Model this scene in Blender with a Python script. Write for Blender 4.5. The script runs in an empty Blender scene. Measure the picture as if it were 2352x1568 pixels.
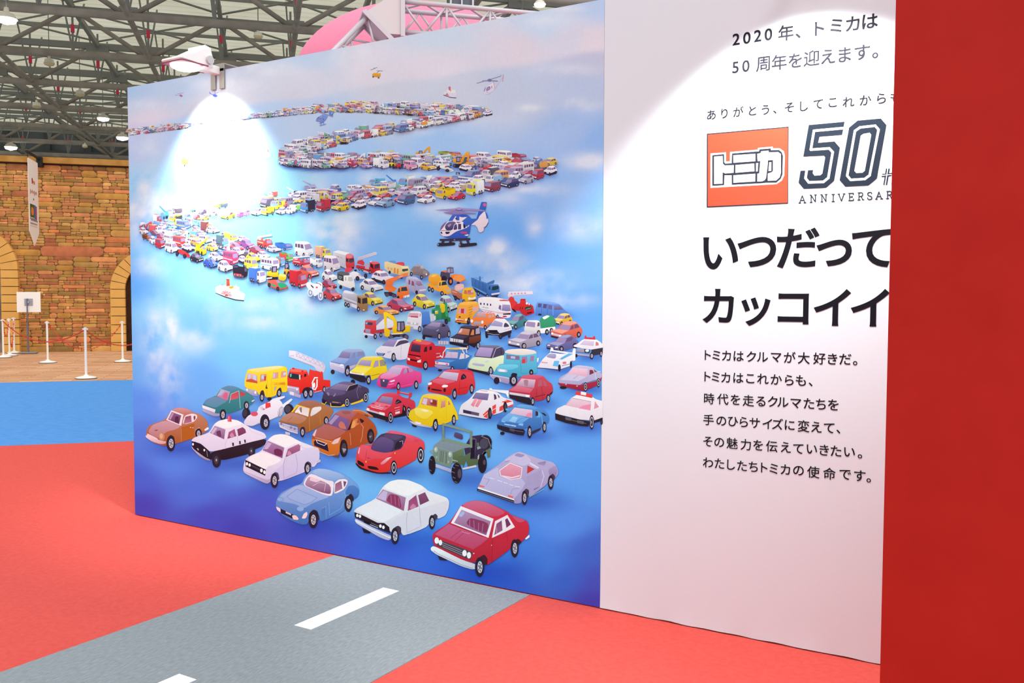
import bpy, bmesh, math, random
import numpy as np
from mathutils import Vector, Matrix, Quaternion

SC = bpy.context.scene
COL = SC.collection
rnd = random.Random(7)

# ------------------------------------------------------------------ camera
F, PITCH, ROLL, YAW, DIST, CAMH = 2076.6, 0.050063, 0.0028285, 0.5476, 4.03068, 1.564414
W0, H0 = 2352.0, 1568.0
CAM = np.array([0.0, -DIST, CAMH])
FW = np.array([-math.sin(YAW) * math.cos(PITCH), math.cos(YAW) * math.cos(PITCH), -math.sin(PITCH)])
RT = np.array([math.cos(YAW), math.sin(YAW), 0.0])
UP = np.cross(RT, FW)
R2 = math.cos(ROLL) * RT + math.sin(ROLL) * UP
U2 = np.cross(R2, FW)
cd = bpy.data.cameras.new('camera')
cd.sensor_fit = 'HORIZONTAL'
cd.sensor_width = 36.0
cd.lens = F * 36.0 / W0
cd.clip_start = 0.05
cd.clip_end = 400.0
cam = bpy.data.objects.new('camera', cd)
COL.objects.link(cam)
cam.matrix_world = Matrix([[R2[i], U2[i], -FW[i], CAM[i]] for i in range(3)] + [[0, 0, 0, 1]])
SC.camera = cam

# ------------------------------------------------------------------ light and exposure
SC.view_settings.view_transform = 'Standard'
SC.view_settings.look = 'None'
SC.view_settings.gamma = 1.0
SC.view_settings.exposure = 0.0
SC.view_settings.use_curve_mapping = False
world = bpy.data.worlds.new('hall_daylight')
SC.world = world
world.use_nodes = True
bg = world.node_tree.nodes['Background']
bg.inputs[0].default_value = (0.93, 0.97, 1.0, 1)
bg.inputs[1].default_value = 1.2
SC.cycles.max_bounces = 6
SC.cycles.diffuse_bounces = 4
SC.cycles.caustics_reflective = False
SC.cycles.caustics_refractive = False

sd = bpy.data.lights.new('hall_overhead_light', 'SUN')
sd.energy = 0.9
sd.angle = math.radians(14)
sd.color = (1.0, 0.97, 0.93)
so = bpy.data.objects.new('hall_overhead_light', sd)
COL.objects.link(so)
so.rotation_euler = Vector((-0.68, 0.48, -0.95)).to_track_quat('-Z', 'Y').to_euler()

def spot(name, loc, aim, energy, size, blend, soft, color=(1, 1, 1)):
    d = bpy.data.lights.new(name, 'SPOT')
    d.energy = energy
    d.spot_size = math.radians(size)
    d.spot_blend = blend
    d.shadow_soft_size = soft
    d.color = color
    o = bpy.data.objects.new(name, d)
    COL.objects.link(o)
    o.location = loc
    o.rotation_euler = (Vector(aim) - Vector(loc)).to_track_quat('-Z', 'Y').to_euler()
    return o

# ------------------------------------------------------------------ pixel -> place helpers
def ray(px, py):
    d = FW + R2 * ((px - W0 / 2) / F) - U2 * ((py - H0 / 2) / F)
    return d

def wall(px, py, y=0.0):
    d = ray(px, py)
    t = (y - CAM[1]) / d[1]
    return CAM + d * t

def floor_at(px, py, z=0.0):
    d = ray(px, py)
    return CAM + d * ((z - CAM[2]) / d[2])

def deep(px, py, z):
    """the point seen at a pixel, z metres in front of the camera"""
    return CAM + ray(px, py) * z

# hall axes: hu runs along the roof trusses and the stone wall, hv away from us
HA = math.radians(43.2)
HU = np.array([math.sin(HA), math.cos(HA), 0.0])
HV = np.array([-math.cos(HA), math.sin(HA), 0.0])
def hall(u, v, z=0.0):
    p = HU * u + HV * v
    return np.array([p[0], p[1], z])
def to_hall(p):
    return float(np.dot(p, HU)), float(np.dot(p, HV)), float(p[2])
def hall_plane(px, py, v):
    """point seen at a pixel on the vertical plane at hall depth v"""
    d = ray(px, py)
    t = (v - np.dot(CAM, HV)) / np.dot(d, HV)
    return CAM + d * t

# ------------------------------------------------------------------ colour and materials
def lin(c):
    c = c / 255.0
    return c / 12.92 if c <= 0.04045 else ((c + 0.055) / 1.055) ** 2.4
def hx(s):
    return tuple(lin(int(s[i:i + 2], 16)) for i in (0, 2, 4))
MATS = {}
def mat(name, color, rough=0.6, metal=0.0, spec=0.3, emit=None, estr=1.0):
    if name in MATS:
        return MATS[name]
    m = bpy.data.materials.new(name)
    m.use_nodes = True
    b = m.node_tree.nodes['Principled BSDF']
    c = hx(color) if isinstance(color, str) else color
    b.inputs['Base Color'].default_value = (*c, 1)
    b.inputs['Roughness'].default_value = rough
    b.inputs['Metallic'].default_value = metal
    b.inputs['Specular IOR Level'].default_value = spec
    if emit:
        b.inputs['Emission Color'].default_value = (*hx(emit), 1)
        b.inputs['Emission Strength'].default_value = estr
    MATS[name] = m
    return m

def noise_mat(name, c1, c2, scale, rough=0.85, detail=4, stretch=None, lo=0.35, hi=0.65, bump=0.0):
    """two colours mixed by noise over object coordinates"""
    m = mat(name, c1, rough, spec=0.15)
    nt = m.node_tree
    b = nt.nodes['Principled BSDF']
    tc = nt.nodes.new('ShaderNodeTexCoord')
    mp = nt.nodes.new('ShaderNodeMapping')
    if stretch:
        mp.inputs['Scale'].default_value = stretch
    nz = nt.nodes.new('ShaderNodeTexNoise')
    nz.inputs['Scale'].default_value = scale
    nz.inputs['Detail'].default_value = detail
    rp = nt.nodes.new('ShaderNodeValToRGB')
    rp.color_ramp.elements[0].position = lo
    rp.color_ramp.elements[1].position = hi
    rp.color_ramp.elements[0].color = (*hx(c1), 1)
    rp.color_ramp.elements[1].color = (*hx(c2), 1)
    nt.links.new(tc.outputs['Object'], mp.inputs[0])
    nt.links.new(mp.outputs[0], nz.inputs['Vector'])
    nt.links.new(nz.outputs['Fac'], rp.inputs[0])
    nt.links.new(rp.outputs[0], b.inputs['Base Color'])
    if bump:
        bp = nt.nodes.new('ShaderNodeBump')
        bp.inputs['Strength'].default_value = bump
        bp.inputs['Distance'].default_value = 0.004
        nt.links.new(nz.outputs['Fac'], bp.inputs['Height'])
        nt.links.new(bp.outputs[0], b.inputs['Normal'])
    return m

def attr_mat(name, rough=0.55, spec=0.2, speckle=0.03, sscale=60.0):
    """printed sheet: colours come from the 'Col' attribute, with faint print grain"""
    m = bpy.data.materials.new(name)
    m.use_nodes = True
    nt = m.node_tree
    b = nt.nodes['Principled BSDF']
    b.inputs['Roughness'].default_value = rough
    b.inputs['Specular IOR Level'].default_value = spec
    a = nt.nodes.new('ShaderNodeAttribute')
    a.attribute_name = 'Col'
    tc = nt.nodes.new('ShaderNodeTexCoord')
    nz = nt.nodes.new('ShaderNodeTexNoise')
    nz.inputs['Scale'].default_value = sscale
    nz.inputs['Detail'].default_value = 3
    mr = nt.nodes.new('ShaderNodeMapRange')
    mr.inputs['From Min'].default_value = 0.3
    mr.inputs['From Max'].default_value = 0.7
    mr.inputs['To Min'].default_value = 1 - speckle
    mr.inputs['To Max'].default_value = 1 + speckle
    vm = nt.nodes.new('ShaderNodeVectorMath')
    vm.operation = 'SCALE'
    nt.links.new(tc.outputs['Object'], nz.inputs['Vector'])
    nt.links.new(nz.outputs['Fac'], mr.inputs['Value'])
    nt.links.new(a.outputs['Color'], vm.inputs[0])
    nt.links.new(mr.outputs['Result'], vm.inputs['Scale'])
    nt.links.new(vm.outputs[0], b.inputs['Base Color'])
    return m

# ------------------------------------------------------------------ object helpers
def link(o, parent=None):
    COL.objects.link(o)
    if parent is not None:
        o.parent = parent
        o.matrix_parent_inverse = Matrix.Translation(-Vector(parent.location)) if False else parent.matrix_basis.inverted()
    return o

def thing(name, label, cat, loc=(0, 0, 0), group=None):
    o = bpy.data.objects.new(name, None)
    o.empty_display_size = 0.1
    o.location = Vector([float(v) for v in loc])
    COL.objects.link(o)
    o['label'] = label
    o['category'] = cat
    o['kind'] = 'thing'
    if group:
        o['group'] = group
    return o

def tag(o, label, cat, group=None):
    o['label'] = label
    o['kind'] = 'thing'
    o['category'] = cat
    if group:
        o['group'] = group
    return o

def struct(o):
    o['kind'] = 'structure'
    return o

def obj(name, bm, material, parent=None, smooth=False):
    me = bpy.data.meshes.new(name)
    bmesh.ops.recalc_face_normals(bm, faces=bm.faces)
    bm.to_mesh(me)
    bm.free()
    if smooth:
        for p in me.polygons:
            p.use_smooth = True
    me.materials.append(material)
    o = bpy.data.objects.new(name, me)
    return link(o, parent)

def V(p):
    return Vector([float(c) for c in p])

def box(bm, center, size, rot=None, bevel=0.0):
    r = bmesh.ops.create_cube(bm, size=1.0)
    vs = r['verts']
    M = Matrix.Translation(V(center)) @ (rot.to_4x4() if rot is not None else Matrix.Identity(4)) @ Matrix.Diagonal((*[float(s) for s in size], 1))
    bmesh.ops.transform(bm, matrix=M, verts=vs)
    if bevel:
        es = list({e for v in vs for e in v.link_edges})
        bmesh.ops.bevel(bm, geom=es, offset=bevel, segments=2, affect='EDGES', profile=0.7)

def tube(bm, p0, p1, r, seg=8, r2=None):
    p0, p1 = V(p0), V(p1)
    d = p1 - p0
    L = d.length
    if L < 1e-6:
        return
    q = d.to_track_quat('Z', 'Y')
    M = Matrix.Translation((p0 + p1) / 2) @ q.to_matrix().to_4x4()
    bmesh.ops.create_cone(bm, cap_ends=True, segments=seg, radius1=r, radius2=r if r2 is None else r2, depth=L, matrix=M)

def bar(bm, p0, p1, w, h):
    p0, p1 = V(p0), V(p1)
    d = p1 - p0
    x = d.normalized()
    up = Vector((0, 0, 1)) if abs(x.z) < 0.95 else Vector((HU[0], HU[1], 0))
    y = up.cross(x).normalized()
    z = x.cross(y)
    R = Matrix((x, y, z)).transposed()
    box(bm, (p0 + p1) / 2, (d.length, w, h), R)

def lathe(bm, prof, center, seg=32):
    rings = []
    c = V(center)
    for r, z in prof:
        if r < 1e-5:
            rings.append([bm.verts.new(c + Vector((0, 0, z)))])
        else:
            rings.append([bm.verts.new(c + Vector((r * math.cos(2 * math.pi * i / seg), r * math.sin(2 * math.pi * i / seg), z))) for i in range(seg)])
    for a, b in zip(rings, rings[1:]):
        for i in range(seg):
            j = (i + 1) % seg
            if len(a) == 1 and len(b) == 1:
                continue
            if len(a) == 1:
                bm.faces.new((a[0], b[i], b[j]))
            elif len(b) == 1:
                bm.faces.new((a[i], a[j], b[0]))
            else:
                bm.faces.new((a[i], a[j], b[j], b[i]))

def slab(bm, pts, z0, z1):
    """flat prism over a floor outline"""
    lo = [bm.verts.new((float(p[0]), float(p[1]), z0)) for p in pts]
    hi = [bm.verts.new((float(p[0]), float(p[1]), z1)) for p in pts]
    bm.faces.new(lo[::-1])
    bm.faces.new(hi)
    n = len(pts)
    for i in range(n):
        j = (i + 1) % n
        bm.faces.new((lo[i], lo[j], hi[j], hi[i]))

# ------------------------------------------------------------------ the printing press: flat ink shapes on a plane
INK_GAIN = (1.10, 0.89, 0.90)
def inkc(s):
    c = hx(s)
    return tuple(min(0.93, c[i] / INK_GAIN[i]) for i in range(3))

class Ink:
    """collects flat coloured polygons (in photo pixels); each one prints over those before it"""
    def __init__(self):
        self.items = []
    def poly(self, pts, c, c2=None):
        a = inkc(c) if isinstance(c, str) else c
        if c2 is None:
            cols = [a] * len(pts)
        else:
            b = inkc(c2)
            ys = [p[1] for p in pts]
            y0, y1 = min(ys), max(ys)
            cols = []
            for p in pts:
                t = (p[1] - y0) / max(1e-6, y1 - y0)
                cols.append(tuple(a[i] * (1 - t) + b[i] * t for i in range(3)))
        self.items.append((pts, cols))
    def ell(self, cx, cy, rx, ry, c, n=18, c2=None):
        self.poly([(cx + rx * math.cos(2 * math.pi * i / n), cy + ry * math.sin(2 * math.pi * i / n)) for i in range(n)], c, c2)
    def stroke(self, pts, w, c, closed=False):
        P = [np.array(p, float) for p in pts]
        if closed:
            P = P + [P[0]]
        for a, b in zip(P, P[1:]):
            d = b - a
            L = np.hypot(*d)
            if L < 1e-6:
                continue
            n = np.array([-d[1], d[0]]) / L * w / 2
            e = d / L * w * 0.28
            self.poly([tuple(a - e + n), tuple(b + e + n), tuple(b + e - n), tuple(a - e - n)], c)
    def bbox(self):
        P = np.array([p for it in self.items for p in it[0]])
        return P[:, 0].min(), P[:, 1].min(), P[:, 0].max(), P[:, 1].max()

def soften(pts, t=0.28):
    out = []
    n = len(pts)
    for i in range(n):
        p = np.array(pts[i], float)
        a = np.array(pts[i - 1], float)
        b = np.array(pts[(i + 1) % n], float)
        q0 = p + (a - p) * t
        q2 = p + (b - p) * t
        out += [tuple(q0), tuple(0.25 * q0 + 0.5 * p + 0.25 * q2), tuple(q2)]
    return out

def draw(ink, text, fx=0.0, fy=0.0, k=1.0, xf=None, pal=None):
    """reads the shape list: colour[>colour] kind points; kinds P S L<w> E W R K C (see branches)"""
    T = xf or (lambda x, y: (fx + x * k, fy + y * k))
    def col(c):
        return pal.get(c, c) if pal else c
    for ln in text.strip().splitlines():
        tk = ln.split()
        if not tk:
            continue
        if tk[0][0] in 'WRK' and ',' not in tk[0] and len(tk[0]) == 1:
            x, y, rx, ry = [float(v) for v in tk[1].split(',')]
            x0, y0 = T(x, y)
            x1, y1 = T(x + rx, y + ry)
            rx, ry = abs(x1 - x0), abs(y1 - y0)
            big = ry > 7
            if tk[0] == 'K':
                ink.ell(x0, y0, rx, ry, '2a2030')
                ink.ell(x0, y0, rx * .5, ry * .55, '453a4a')
                if big:
                    ink.ell(x0, y0, rx * .16, ry * .18, 'b0a8b8', 8)
                continue
            ink.ell(x0, y0, rx, ry, '2a2030', 22 if big else 12)
            if tk[0] == 'R':
                ink.ell(x0 + rx * .06, y0, rx * .72, ry * .74, 'd8d0d8', 20)
                ink.ell(x0 + rx * .06, y0, rx * .56, ry * .6, '352c3c', 18)
                if big:
                    ink.ell(x0, y0, rx * .2, ry * .22, 'a8a0b0', 10)
                continue
            ink.ell(x0 + rx * .1, y0, rx * (.56 if big else .46), ry * (.6 if big else .5), 'c6bcc8' if big else 'a49cac', 18 if big else 10)
            if big:
                for q in range(6):
                    an = q * math.pi / 3 + 0.3
                    ink.ell(x0 + rx * .1 + rx * .36 * math.cos(an), y0 + ry * .39 * math.sin(an), rx * .1, ry * .1, '40364a', 7)
                ink.ell(x0 + rx * .1, y0, rx * .2, ry * .22, '6a6070', 9)
            continue
        c, kind = tk[0], tk[1]
        c, _, c2 = c.partition('>')
        c, c2 = col(c), (col(c2) if c2 else None)
        P = [tuple(float(v) for v in t.split(',')) for t in tk[2:]]
        if kind == 'E':
            for (x, y, rx, ry) in P:
                x0, y0 = T(x, y)
                x1, y1 = T(x + rx, y + ry)
                ink.ell(x0, y0, abs(x1 - x0), abs(y1 - y0), c, 16, c2)
            continue
        Q = [T(*p) for p in P]
        if kind == 'P':
            ink.poly(Q, c, c2)
        elif kind == 'S':
            ink.poly(soften(Q), c, c2)
        elif kind[0] in 'LC':
            w = float(kind[1:])
            a = T(0, 0)
            b = T(1, 1)
            w *= (abs(b[0] - a[0]) + abs(b[1] - a[1])) / 2
            ink.stroke(Q, w, c, kind[0] == 'C')

STEP = 8e-6
PRINTED = []
def print_ink(name, inks, mat_, parent, base_y, levels=None):
    """one mesh from Ink collections, printed on the wall plane in front of base_y"""
    verts, faces, cols = [], [], []
    for ink in inks:
        x0, y0, x1, y1 = ink.bbox()
        lv = 0
        for (b, top) in PRINTED:
            if b[0] < x1 and b[2] > x0 and b[1] < y1 and b[3] > y0 and top > lv:
                lv = top
        for pts, cc in ink.items:
            lv += 1
            s = len(verts)
            for p in pts:
                q = wall(p[0], p[1])
                verts.append((q[0], base_y - lv * STEP, q[2]))
            faces.append(tuple(range(s, s + len(pts))))
            cols += cc
        PRINTED.append(((x0, y0, x1, y1), lv))
    return flat_mesh(name, verts, faces, cols, mat_, parent)

def flat_mesh(name, verts, faces, vcols, mat_, parent):
    me = bpy.data.meshes.new(name)
    me.from_pydata(verts, [], faces)
    at = me.color_attributes.new('Col', 'FLOAT_COLOR', 'POINT')
    arr = np.ones((len(verts), 4), np.float32)
    arr[:, :3] = np.array(vcols, np.float32)
    at.data.foreach_set('color', arr.ravel())
    me.materials.append(mat_)
    me.update()
    o = bpy.data.objects.new(name, me)
    return link(o, parent)

# ------------------------------------------------------------------ lettering
def glyph_mesh(ch, weight=0.0):
    cu = bpy.data.curves.new('glyph', 'FONT')
    cu.body = ch
    cu.size = 1.0
    cu.resolution_u = 6
    cu.offset = weight
    o = bpy.data.objects.new('glyph', cu)
    COL.objects.link(o)
    dg = bpy.context.evaluated_depsgraph_get()
    me = bpy.data.meshes.new_from_object(o.evaluated_get(dg))
    vs = np.array([v.co[:2] for v in me.vertices]) if len(me.vertices) else np.zeros((0, 2))
    fs = [tuple(p.vertices) for p in me.polygons]
    bpy.data.objects.remove(o)
    bpy.data.curves.remove(cu)
    bpy.data.meshes.remove(me)
    return vs, fs
# ------------------------------------------------------------------ the traced toy vehicles of the print
FR = {'A': (320, 880, .15306), 'B': (540, 980, .15306), 'C': (800, 1080, .18707), 'D': (640, 880, .15306),
      'E': (960, 940, .15306), 'F': (540, 780, .14029), 'G': (820, 800, .13393), 'H': (1030, 760, .15943),
      'M': (740, 560, .17219), 'N': (1000, 600, .17219), 'O': (480, 500, .14668), 'Q': (310, 440, .12755),
      'U': (560, 400, .14456), 'X': (800, 330, .21259), 'Z': (990, 455, .07653), 'Y': (1000, 160, .07653),
      'J': (710, 240, .03826), 'I': (290, 130, .25935), 'P': (0, 0, 1.0)}
CARS = [
('printed_car', 'orange-brown coupe with white window frames, farthest left in the front rows', 'A', """
c08068>a85420 S 105,760 140,650 200,610 400,545 490,400 560,368 640,362 740,382 830,440 900,450 1000,530 1035,580 1042,650 1030,720 960,750 950,790 830,820 560,905 440,930 360,935 230,890 130,830
cc98a4>b8787c S 135,740 200,622 410,550 640,640 560,690 430,720 370,760 300,830
9c4a38 S 235,700 295,690 275,712 245,715
d49494>b87064 S 490,402 560,370 640,364 740,385 828,440 700,465 660,470
b05c20 P 640,660 835,600 830,815 640,880
ecd8e0 P 412,548 490,402 672,468 638,638
8c5a80>6a3050 P 440,540 496,428 638,480 606,612
b88ab0 P 450,530 500,440 530,448 480,545
5a2848 S 545,500 600,490 600,600 540,590
ecd6de S 650,622 690,482 800,450 872,470 880,512 830,578
90465c>b87088 P 670,610 702,500 785,482 795,580
7a3848 S 820,492 850,482 852,530 830,560
c08a70 L6 640,690 640,880
e0c0a8 L6 850,700 910,660
5a2430 S 840,760 860,700 910,670 950,720 945,790
2a1c24 S 425,880 440,810 480,770 530,800 545,880 540,920
c88464 E 345,800,44,66
dca888 E 338,790,26,42
f2d0d0 S 122,745 290,830 285,856 128,788
f2d2d6>d0a0a8 S 103,782 130,772 330,862 412,868 405,902 330,912 200,872 110,812
W 480,900,64,118
W 895,752,46,76
f0e4e8 S 985,690 1040,652 1055,680 1030,702 990,712
f0e8f0 E 780,660,7,7 815,665,7,7
"""),
('printed_car', 'white and black patrol sedan with one red beacon, behind the leftmost coupe', 'A', """
ece0ee>dccce4 S 785,860 830,810 1060,740 1130,612 1200,560 1330,530 1480,550 1570,600 1680,670 1880,740 1912,790 1915,820 1700,880 1080,1032 1020,980 930,900 850,880
34202e>241420 S 1078,1032 1310,975 1915,820 1902,910 1830,955 1740,990 1650,1060 1300,1145 1240,1145 1100,1135 1050,1150
261826 P 795,868 850,876 930,910 1010,970 1072,1030 1080,1142 1000,1112 830,992 800,940
cdb8c8>a08898 S 793,938 830,990 1000,1112 1078,1142 1068,1162 1000,1142 900,1082 800,972
b090b4>8a4e78 P 1070,742 1142,636 1302,690 1282,838
cdb0c8 P 1085,730 1145,660 1180,672 1110,770
6a3a5c S 1160,720 1230,700 1240,810 1180,790
b46088>8a3e66 P 1330,832 1352,730 1440,682 1466,792
c88aa4 S 1360,780 1400,730 1440,790 1400,825
8a4468>70344e P 1476,690 1560,655 1600,690 1612,740 1496,792
f6eef4 S 1130,614 1200,562 1330,532 1480,552 1565,600 1450,640 1310,680
c4b4cc L6 1300,980 1300,910 1325,840
c4b4cc L5 1500,930 1480,800 1470,690
d8cce0 L8 1640,640 1690,720 1880,790
e03c50 P 1335,492 1352,480 1380,482 1397,575 1335,572
f08090 P 1345,495 1358,490 1362,560 1345,560
e8e0ec E 815,912,14,20 985,1000,14,18
b0a8b4 P 870,975 890,970 905,1000 890,1005
40303c P 1400,890 1428,888 1432,936 1406,940
40303c P 1505,865 1530,862 1534,910 1510,915
40303c P 1580,845 1604,842 1610,888 1588,892
c8bcc8 L4 1020,1010 1035,1100
K 1166,1150,66,112
K 1690,1012,56,92
"""),
('printed_car', 'white coupe with black grille and four headlamps, beside the patrol sedan', 'B', """
eee2ec>d0c2e0 S 140,560 165,482 240,430 410,360 500,190 590,120 700,105 800,118 980,215 1100,260 1200,300 1270,318 1282,480 1200,600 1160,592 1150,620 1040,682 700,812 560,802 500,852 440,832 150,690 130,640
dacde4>cabce0 S 490,735 740,560 770,330 960,250 1060,320 1200,305 1275,328 1280,480 1172,592 1130,520 1080,520 1030,690 700,802 650,690 585,682 550,740
f2e8ee S 165,482 410,360 722,490 610,560 500,590 470,640
f4ecf2 S 500,190 590,122 700,107 800,120 980,217 1000,245 900,250 780,310 755,302
a880ac>8a4272 P 422,348 500,206 748,310 718,468
c8a8cc P 440,335 500,225 560,245 500,330
702c50 S 590,340 640,320 720,350 715,440 600,420
b26e92>8c3e66 P 768,452 802,330 962,256 1000,290 1048,340 985,352
c88aa4 S 785,430 810,350 850,380 860,410
e8dce8 P 990,280 1050,340 985,352
221824 P 160,490 472,640 462,732 168,592
40384a P 250,560 390,630 388,660 250,590
f4f0f6 E 188,552,17,26 228,570,17,26 405,652,20,29 450,677,18,29
dccce0>b09cbc S 128,642 480,792 552,766 552,810 500,852 440,836 150,692
9888a8 L5 135,662 490,815 548,790
a890b4 L5 760,470 735,560 740,772 932,690 947,560 920,402
504060 S 545,800 560,720 610,672 660,690 680,800
504060 S 1040,640 1060,545 1100,510 1150,540 1160,610
W 598,802,56,112
W 1095,622,46,94
ccc0d4 P 1238,502 1292,486 1296,520 1244,542
"""),
('printed_car', 'light blue fastback coupe with pale window frames, left of the white sedan', 'B', """
88a8dc>4070b8 S 620,1170 632,1090 690,990 880,890 1010,850 1050,760 1140,660 1250,618 1400,630 1600,690 1720,760 1830,850 1872,930 1860,1030 1800,1092 1780,1032 1740,990 1690,1050 1652,1190 1650,1262 1290,1432 1270,1332 1240,1252 1190,1232 1140,1312 1100,1462 1000,1462 850,1402 720,1322 640,1232
a8b6de>88a4d8 S 690,1020 900,892 1020,862 1300,1000 1440,1042 1280,1100 1150,1152 1050,1222 900,1150 660,1110
9cb0de P 790,1040 940,930 1240,1060 1150,1130 1050,1162 830,1080
5c80c0 C5 790,1040 940,930 1240,1060 1150,1130 1050,1162 830,1080
a8bce2>88a6d8 S 1150,682 1250,625 1400,637 1600,700 1660,755 1560,780 1480,805 1390,790
f0dee8 S 1038,842 1070,770 1148,690 1390,800 1500,812 1470,1042 1330,1012 1050,882
c098b4>804a70 S 1060,842 1120,728 1442,862 1452,1012 1300,980 1070,882
ecc8d8 P 1140,740 1300,800 1230,830 1130,800
e8c8d8 L6 1180,880 1270,830 1370,850 1350,960
f2e4ec S 1490,1012 1500,838 1560,788 1650,776 1702,800 1690,862 1640,942
94607e>b07890 P 1503,982 1515,850 1602,806 1622,922
7a4868 P 1634,810 1682,820 1662,882 1645,902
5480c0>4068b0 S 1660,1002 1702,882 1800,872 1870,932 1860,1030 1800,1090 1780,1032 1740,988 1700,1020
4c78b8 P 1305,1222 1375,1185 1380,1375 1310,1402
88b0e4 L5 1420,1130 1425,1322 1600,1220 1668,1070 1650,960
88b0e4 L5 1308,1225 1370,1190 1378,1372
f4d4da S 622,1188 692,1222 692,1282 640,1242
f4d6d8 S 1008,1372 1040,1300 1090,1268 1098,1310 1070,1372
281c30 P 690,1222 880,1312 962,1352 956,1392 870,1372 700,1292
d8c0c8 P 770,1262 850,1300 850,1325 770,1290
f6cccc S 862,1322 920,1322 962,1362 960,1392 882,1388
8cacde E 690,1085,50,34 990,1226,52,36
5c80c0 C4 640,1085 665,1060 715,1058 740,1085 700,1115 655,1110
2c2030 S 1105,1400 1125,1290 1185,1235 1250,1270 1275,1400
2c2030 S 1660,1150 1690,1050 1745,995 1785,1040 1795,1110
W 1180,1390,66,128
W 1710,1152,60,122
"""),
('printed_car', 'white sedan with dark grille and pink seats, second from the right at the bottom', 'C', """
eee6e8>d8ccd6 S 80,490 130,450 350,345 430,200 520,130 620,108 740,113 900,175 960,220 990,250 1220,330 1248,380 1240,460 1200,552 1110,592 1090,540 1060,540 1020,602 980,672 690,802 660,762 640,702 600,702 550,762 520,742 500,692 300,612 80,512
ded2dc>d8ccd8 S 545,762 600,692 640,692 690,802 980,692 1020,592 1060,532 1110,592 1200,550 1245,402 1228,362 1010,430 740,502 560,600 510,692
eae2e8 S 90,480 140,448 350,348 690,490 560,570 440,640 300,580
f4eef0 S 430,202 520,132 620,110 740,115 900,177 950,225 860,250 730,322
b090b0>9a4e7a P 348,342 432,228 716,330 690,494
c8b0d4 P 360,335 440,245 490,260 470,375
92365c S 470,368 520,280 640,312 664,470 560,425
b06488 L8 530,300 540,400
b06488 L8 580,310 590,420
b06488 L8 625,330 635,440
9c4470>a8527c P 738,494 752,370 840,300 872,440
c8809c S 760,460 800,400 850,440 800,475
8a4c70>74385a P 865,302 950,264 1002,370 890,422
c4b4c8 L7 842,292 882,440
281a26 P 84,508 170,540 370,640 450,642 512,692 522,768 300,682 200,622 90,572
f4f0f6 E 120,550,15,20 152,560,15,20 403,680,16,22 440,695,16,22
c8c0d0 L7 275,660 372,700
8a8494 L5 290,640 375,680
1a1018 P 200,610 280,640 275,665 200,635
d8cce0>b4a8c4 S 88,580 300,692 500,782 540,800 542,832 500,857 400,822 200,702 100,642
f4ecf2 L10 95,612 300,720 500,815 535,818
281c28 P 176,702 285,752 272,772 200,762
a898b4 L4 735,510 722,600 728,762 885,692
a898b4 L4 882,450 900,690
483848 S 545,760 570,700 620,672 660,700 655,790
483848 S 1010,640 1040,550 1080,525 1110,560 1090,600
W 580,802,48,102
W 1035,632,38,88
"""),
('printed_car', 'red two-door sedan with white window frames, nearest car at the bottom right', 'C', """
d83048>b82234 S 1040,800 1060,760 1250,640 1390,430 1470,383 1570,363 1700,383 1960,500 2000,540 2200,610 2228,680 2222,780 2110,902 2090,852 2040,852 2000,962 1700,1172 1680,1112 1660,1062 1600,1072 1560,1135 1400,1092 1200,1012 1060,922
d06888>cc4866 S 1390,432 1470,385 1570,365 1700,385 1960,512 1800,577
c85c84>c04060 P 1070,780 1240,652 1722,832 1640,902 1540,967
a82844 L5 1260,830 1390,730
a82844 L5 1310,870 1440,745
e8b0c4 L4 1400,748 1500,775
a02438 L6 1300,662 1650,805
f2e4ec P 1268,642 1390,433 1792,590 1730,824
b890b4>94507c P 1308,640 1400,478 1758,622 1702,792
a8b8dc S 1360,550 1420,490 1440,520 1400,570
8c3a5c S 1448,655 1500,572 1740,642 1702,784
b870a0 L7 1500,600 1500,690
b870a0 L7 1550,610 1555,710
b870a0 L7 1610,640 1605,740
b870a0 L7 1665,650 1650,750
f0e0e8 P 1772,826 1810,620 1962,542 2054,692 1932,752
88486c>a05c80 P 1798,792 1830,650 1892,610 1902,732
74345a P 1934,602 1960,580 2004,660 1950,702
d09aae L6 1830,700 1830,770
cc5070 S 2000,542 2200,612 2100,642
50404c P 1060,820 1500,985 1532,1000 1512,1092 1450,1072 1100,922
b0a4b0 L5 1160,880 1400,980
b0a4b0 L5 1160,905 1410,1010
b0a4b0 L5 1170,930 1420,1040
f6f2f4 E 1095,857,27,40 1140,882,22,34 1436,1012,27,40 1490,1037,26,40
f4ecf0>c8bccc S 1022,942 1060,920 1400,1092 1590,1152 1594,1192 1540,1214 1400,1174 1100,1032 1022,977
a898ac L8 1060,985 1120,1025 1400,1155 1540,1200
302030 P 1105,1040 1225,1094 1202,1104 1130,1094
441c28 S 1590,1130 1620,1060 1680,1025 1720,1080 1715,1165
441c28 S 2020,960 2050,860 2090,830 2140,870 2110,905
W 1620,1182,56,122
W 2050,952,48,112
f0e6ec S 2178,832 2232,782 2236,816 2190,847
a81c30 L4 1780,822 1768,1130
a81c30 L4 1950,756 1962,860
f0c0cc E 1768,915,6,6 1550,1015,8,8
"""),
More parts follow.
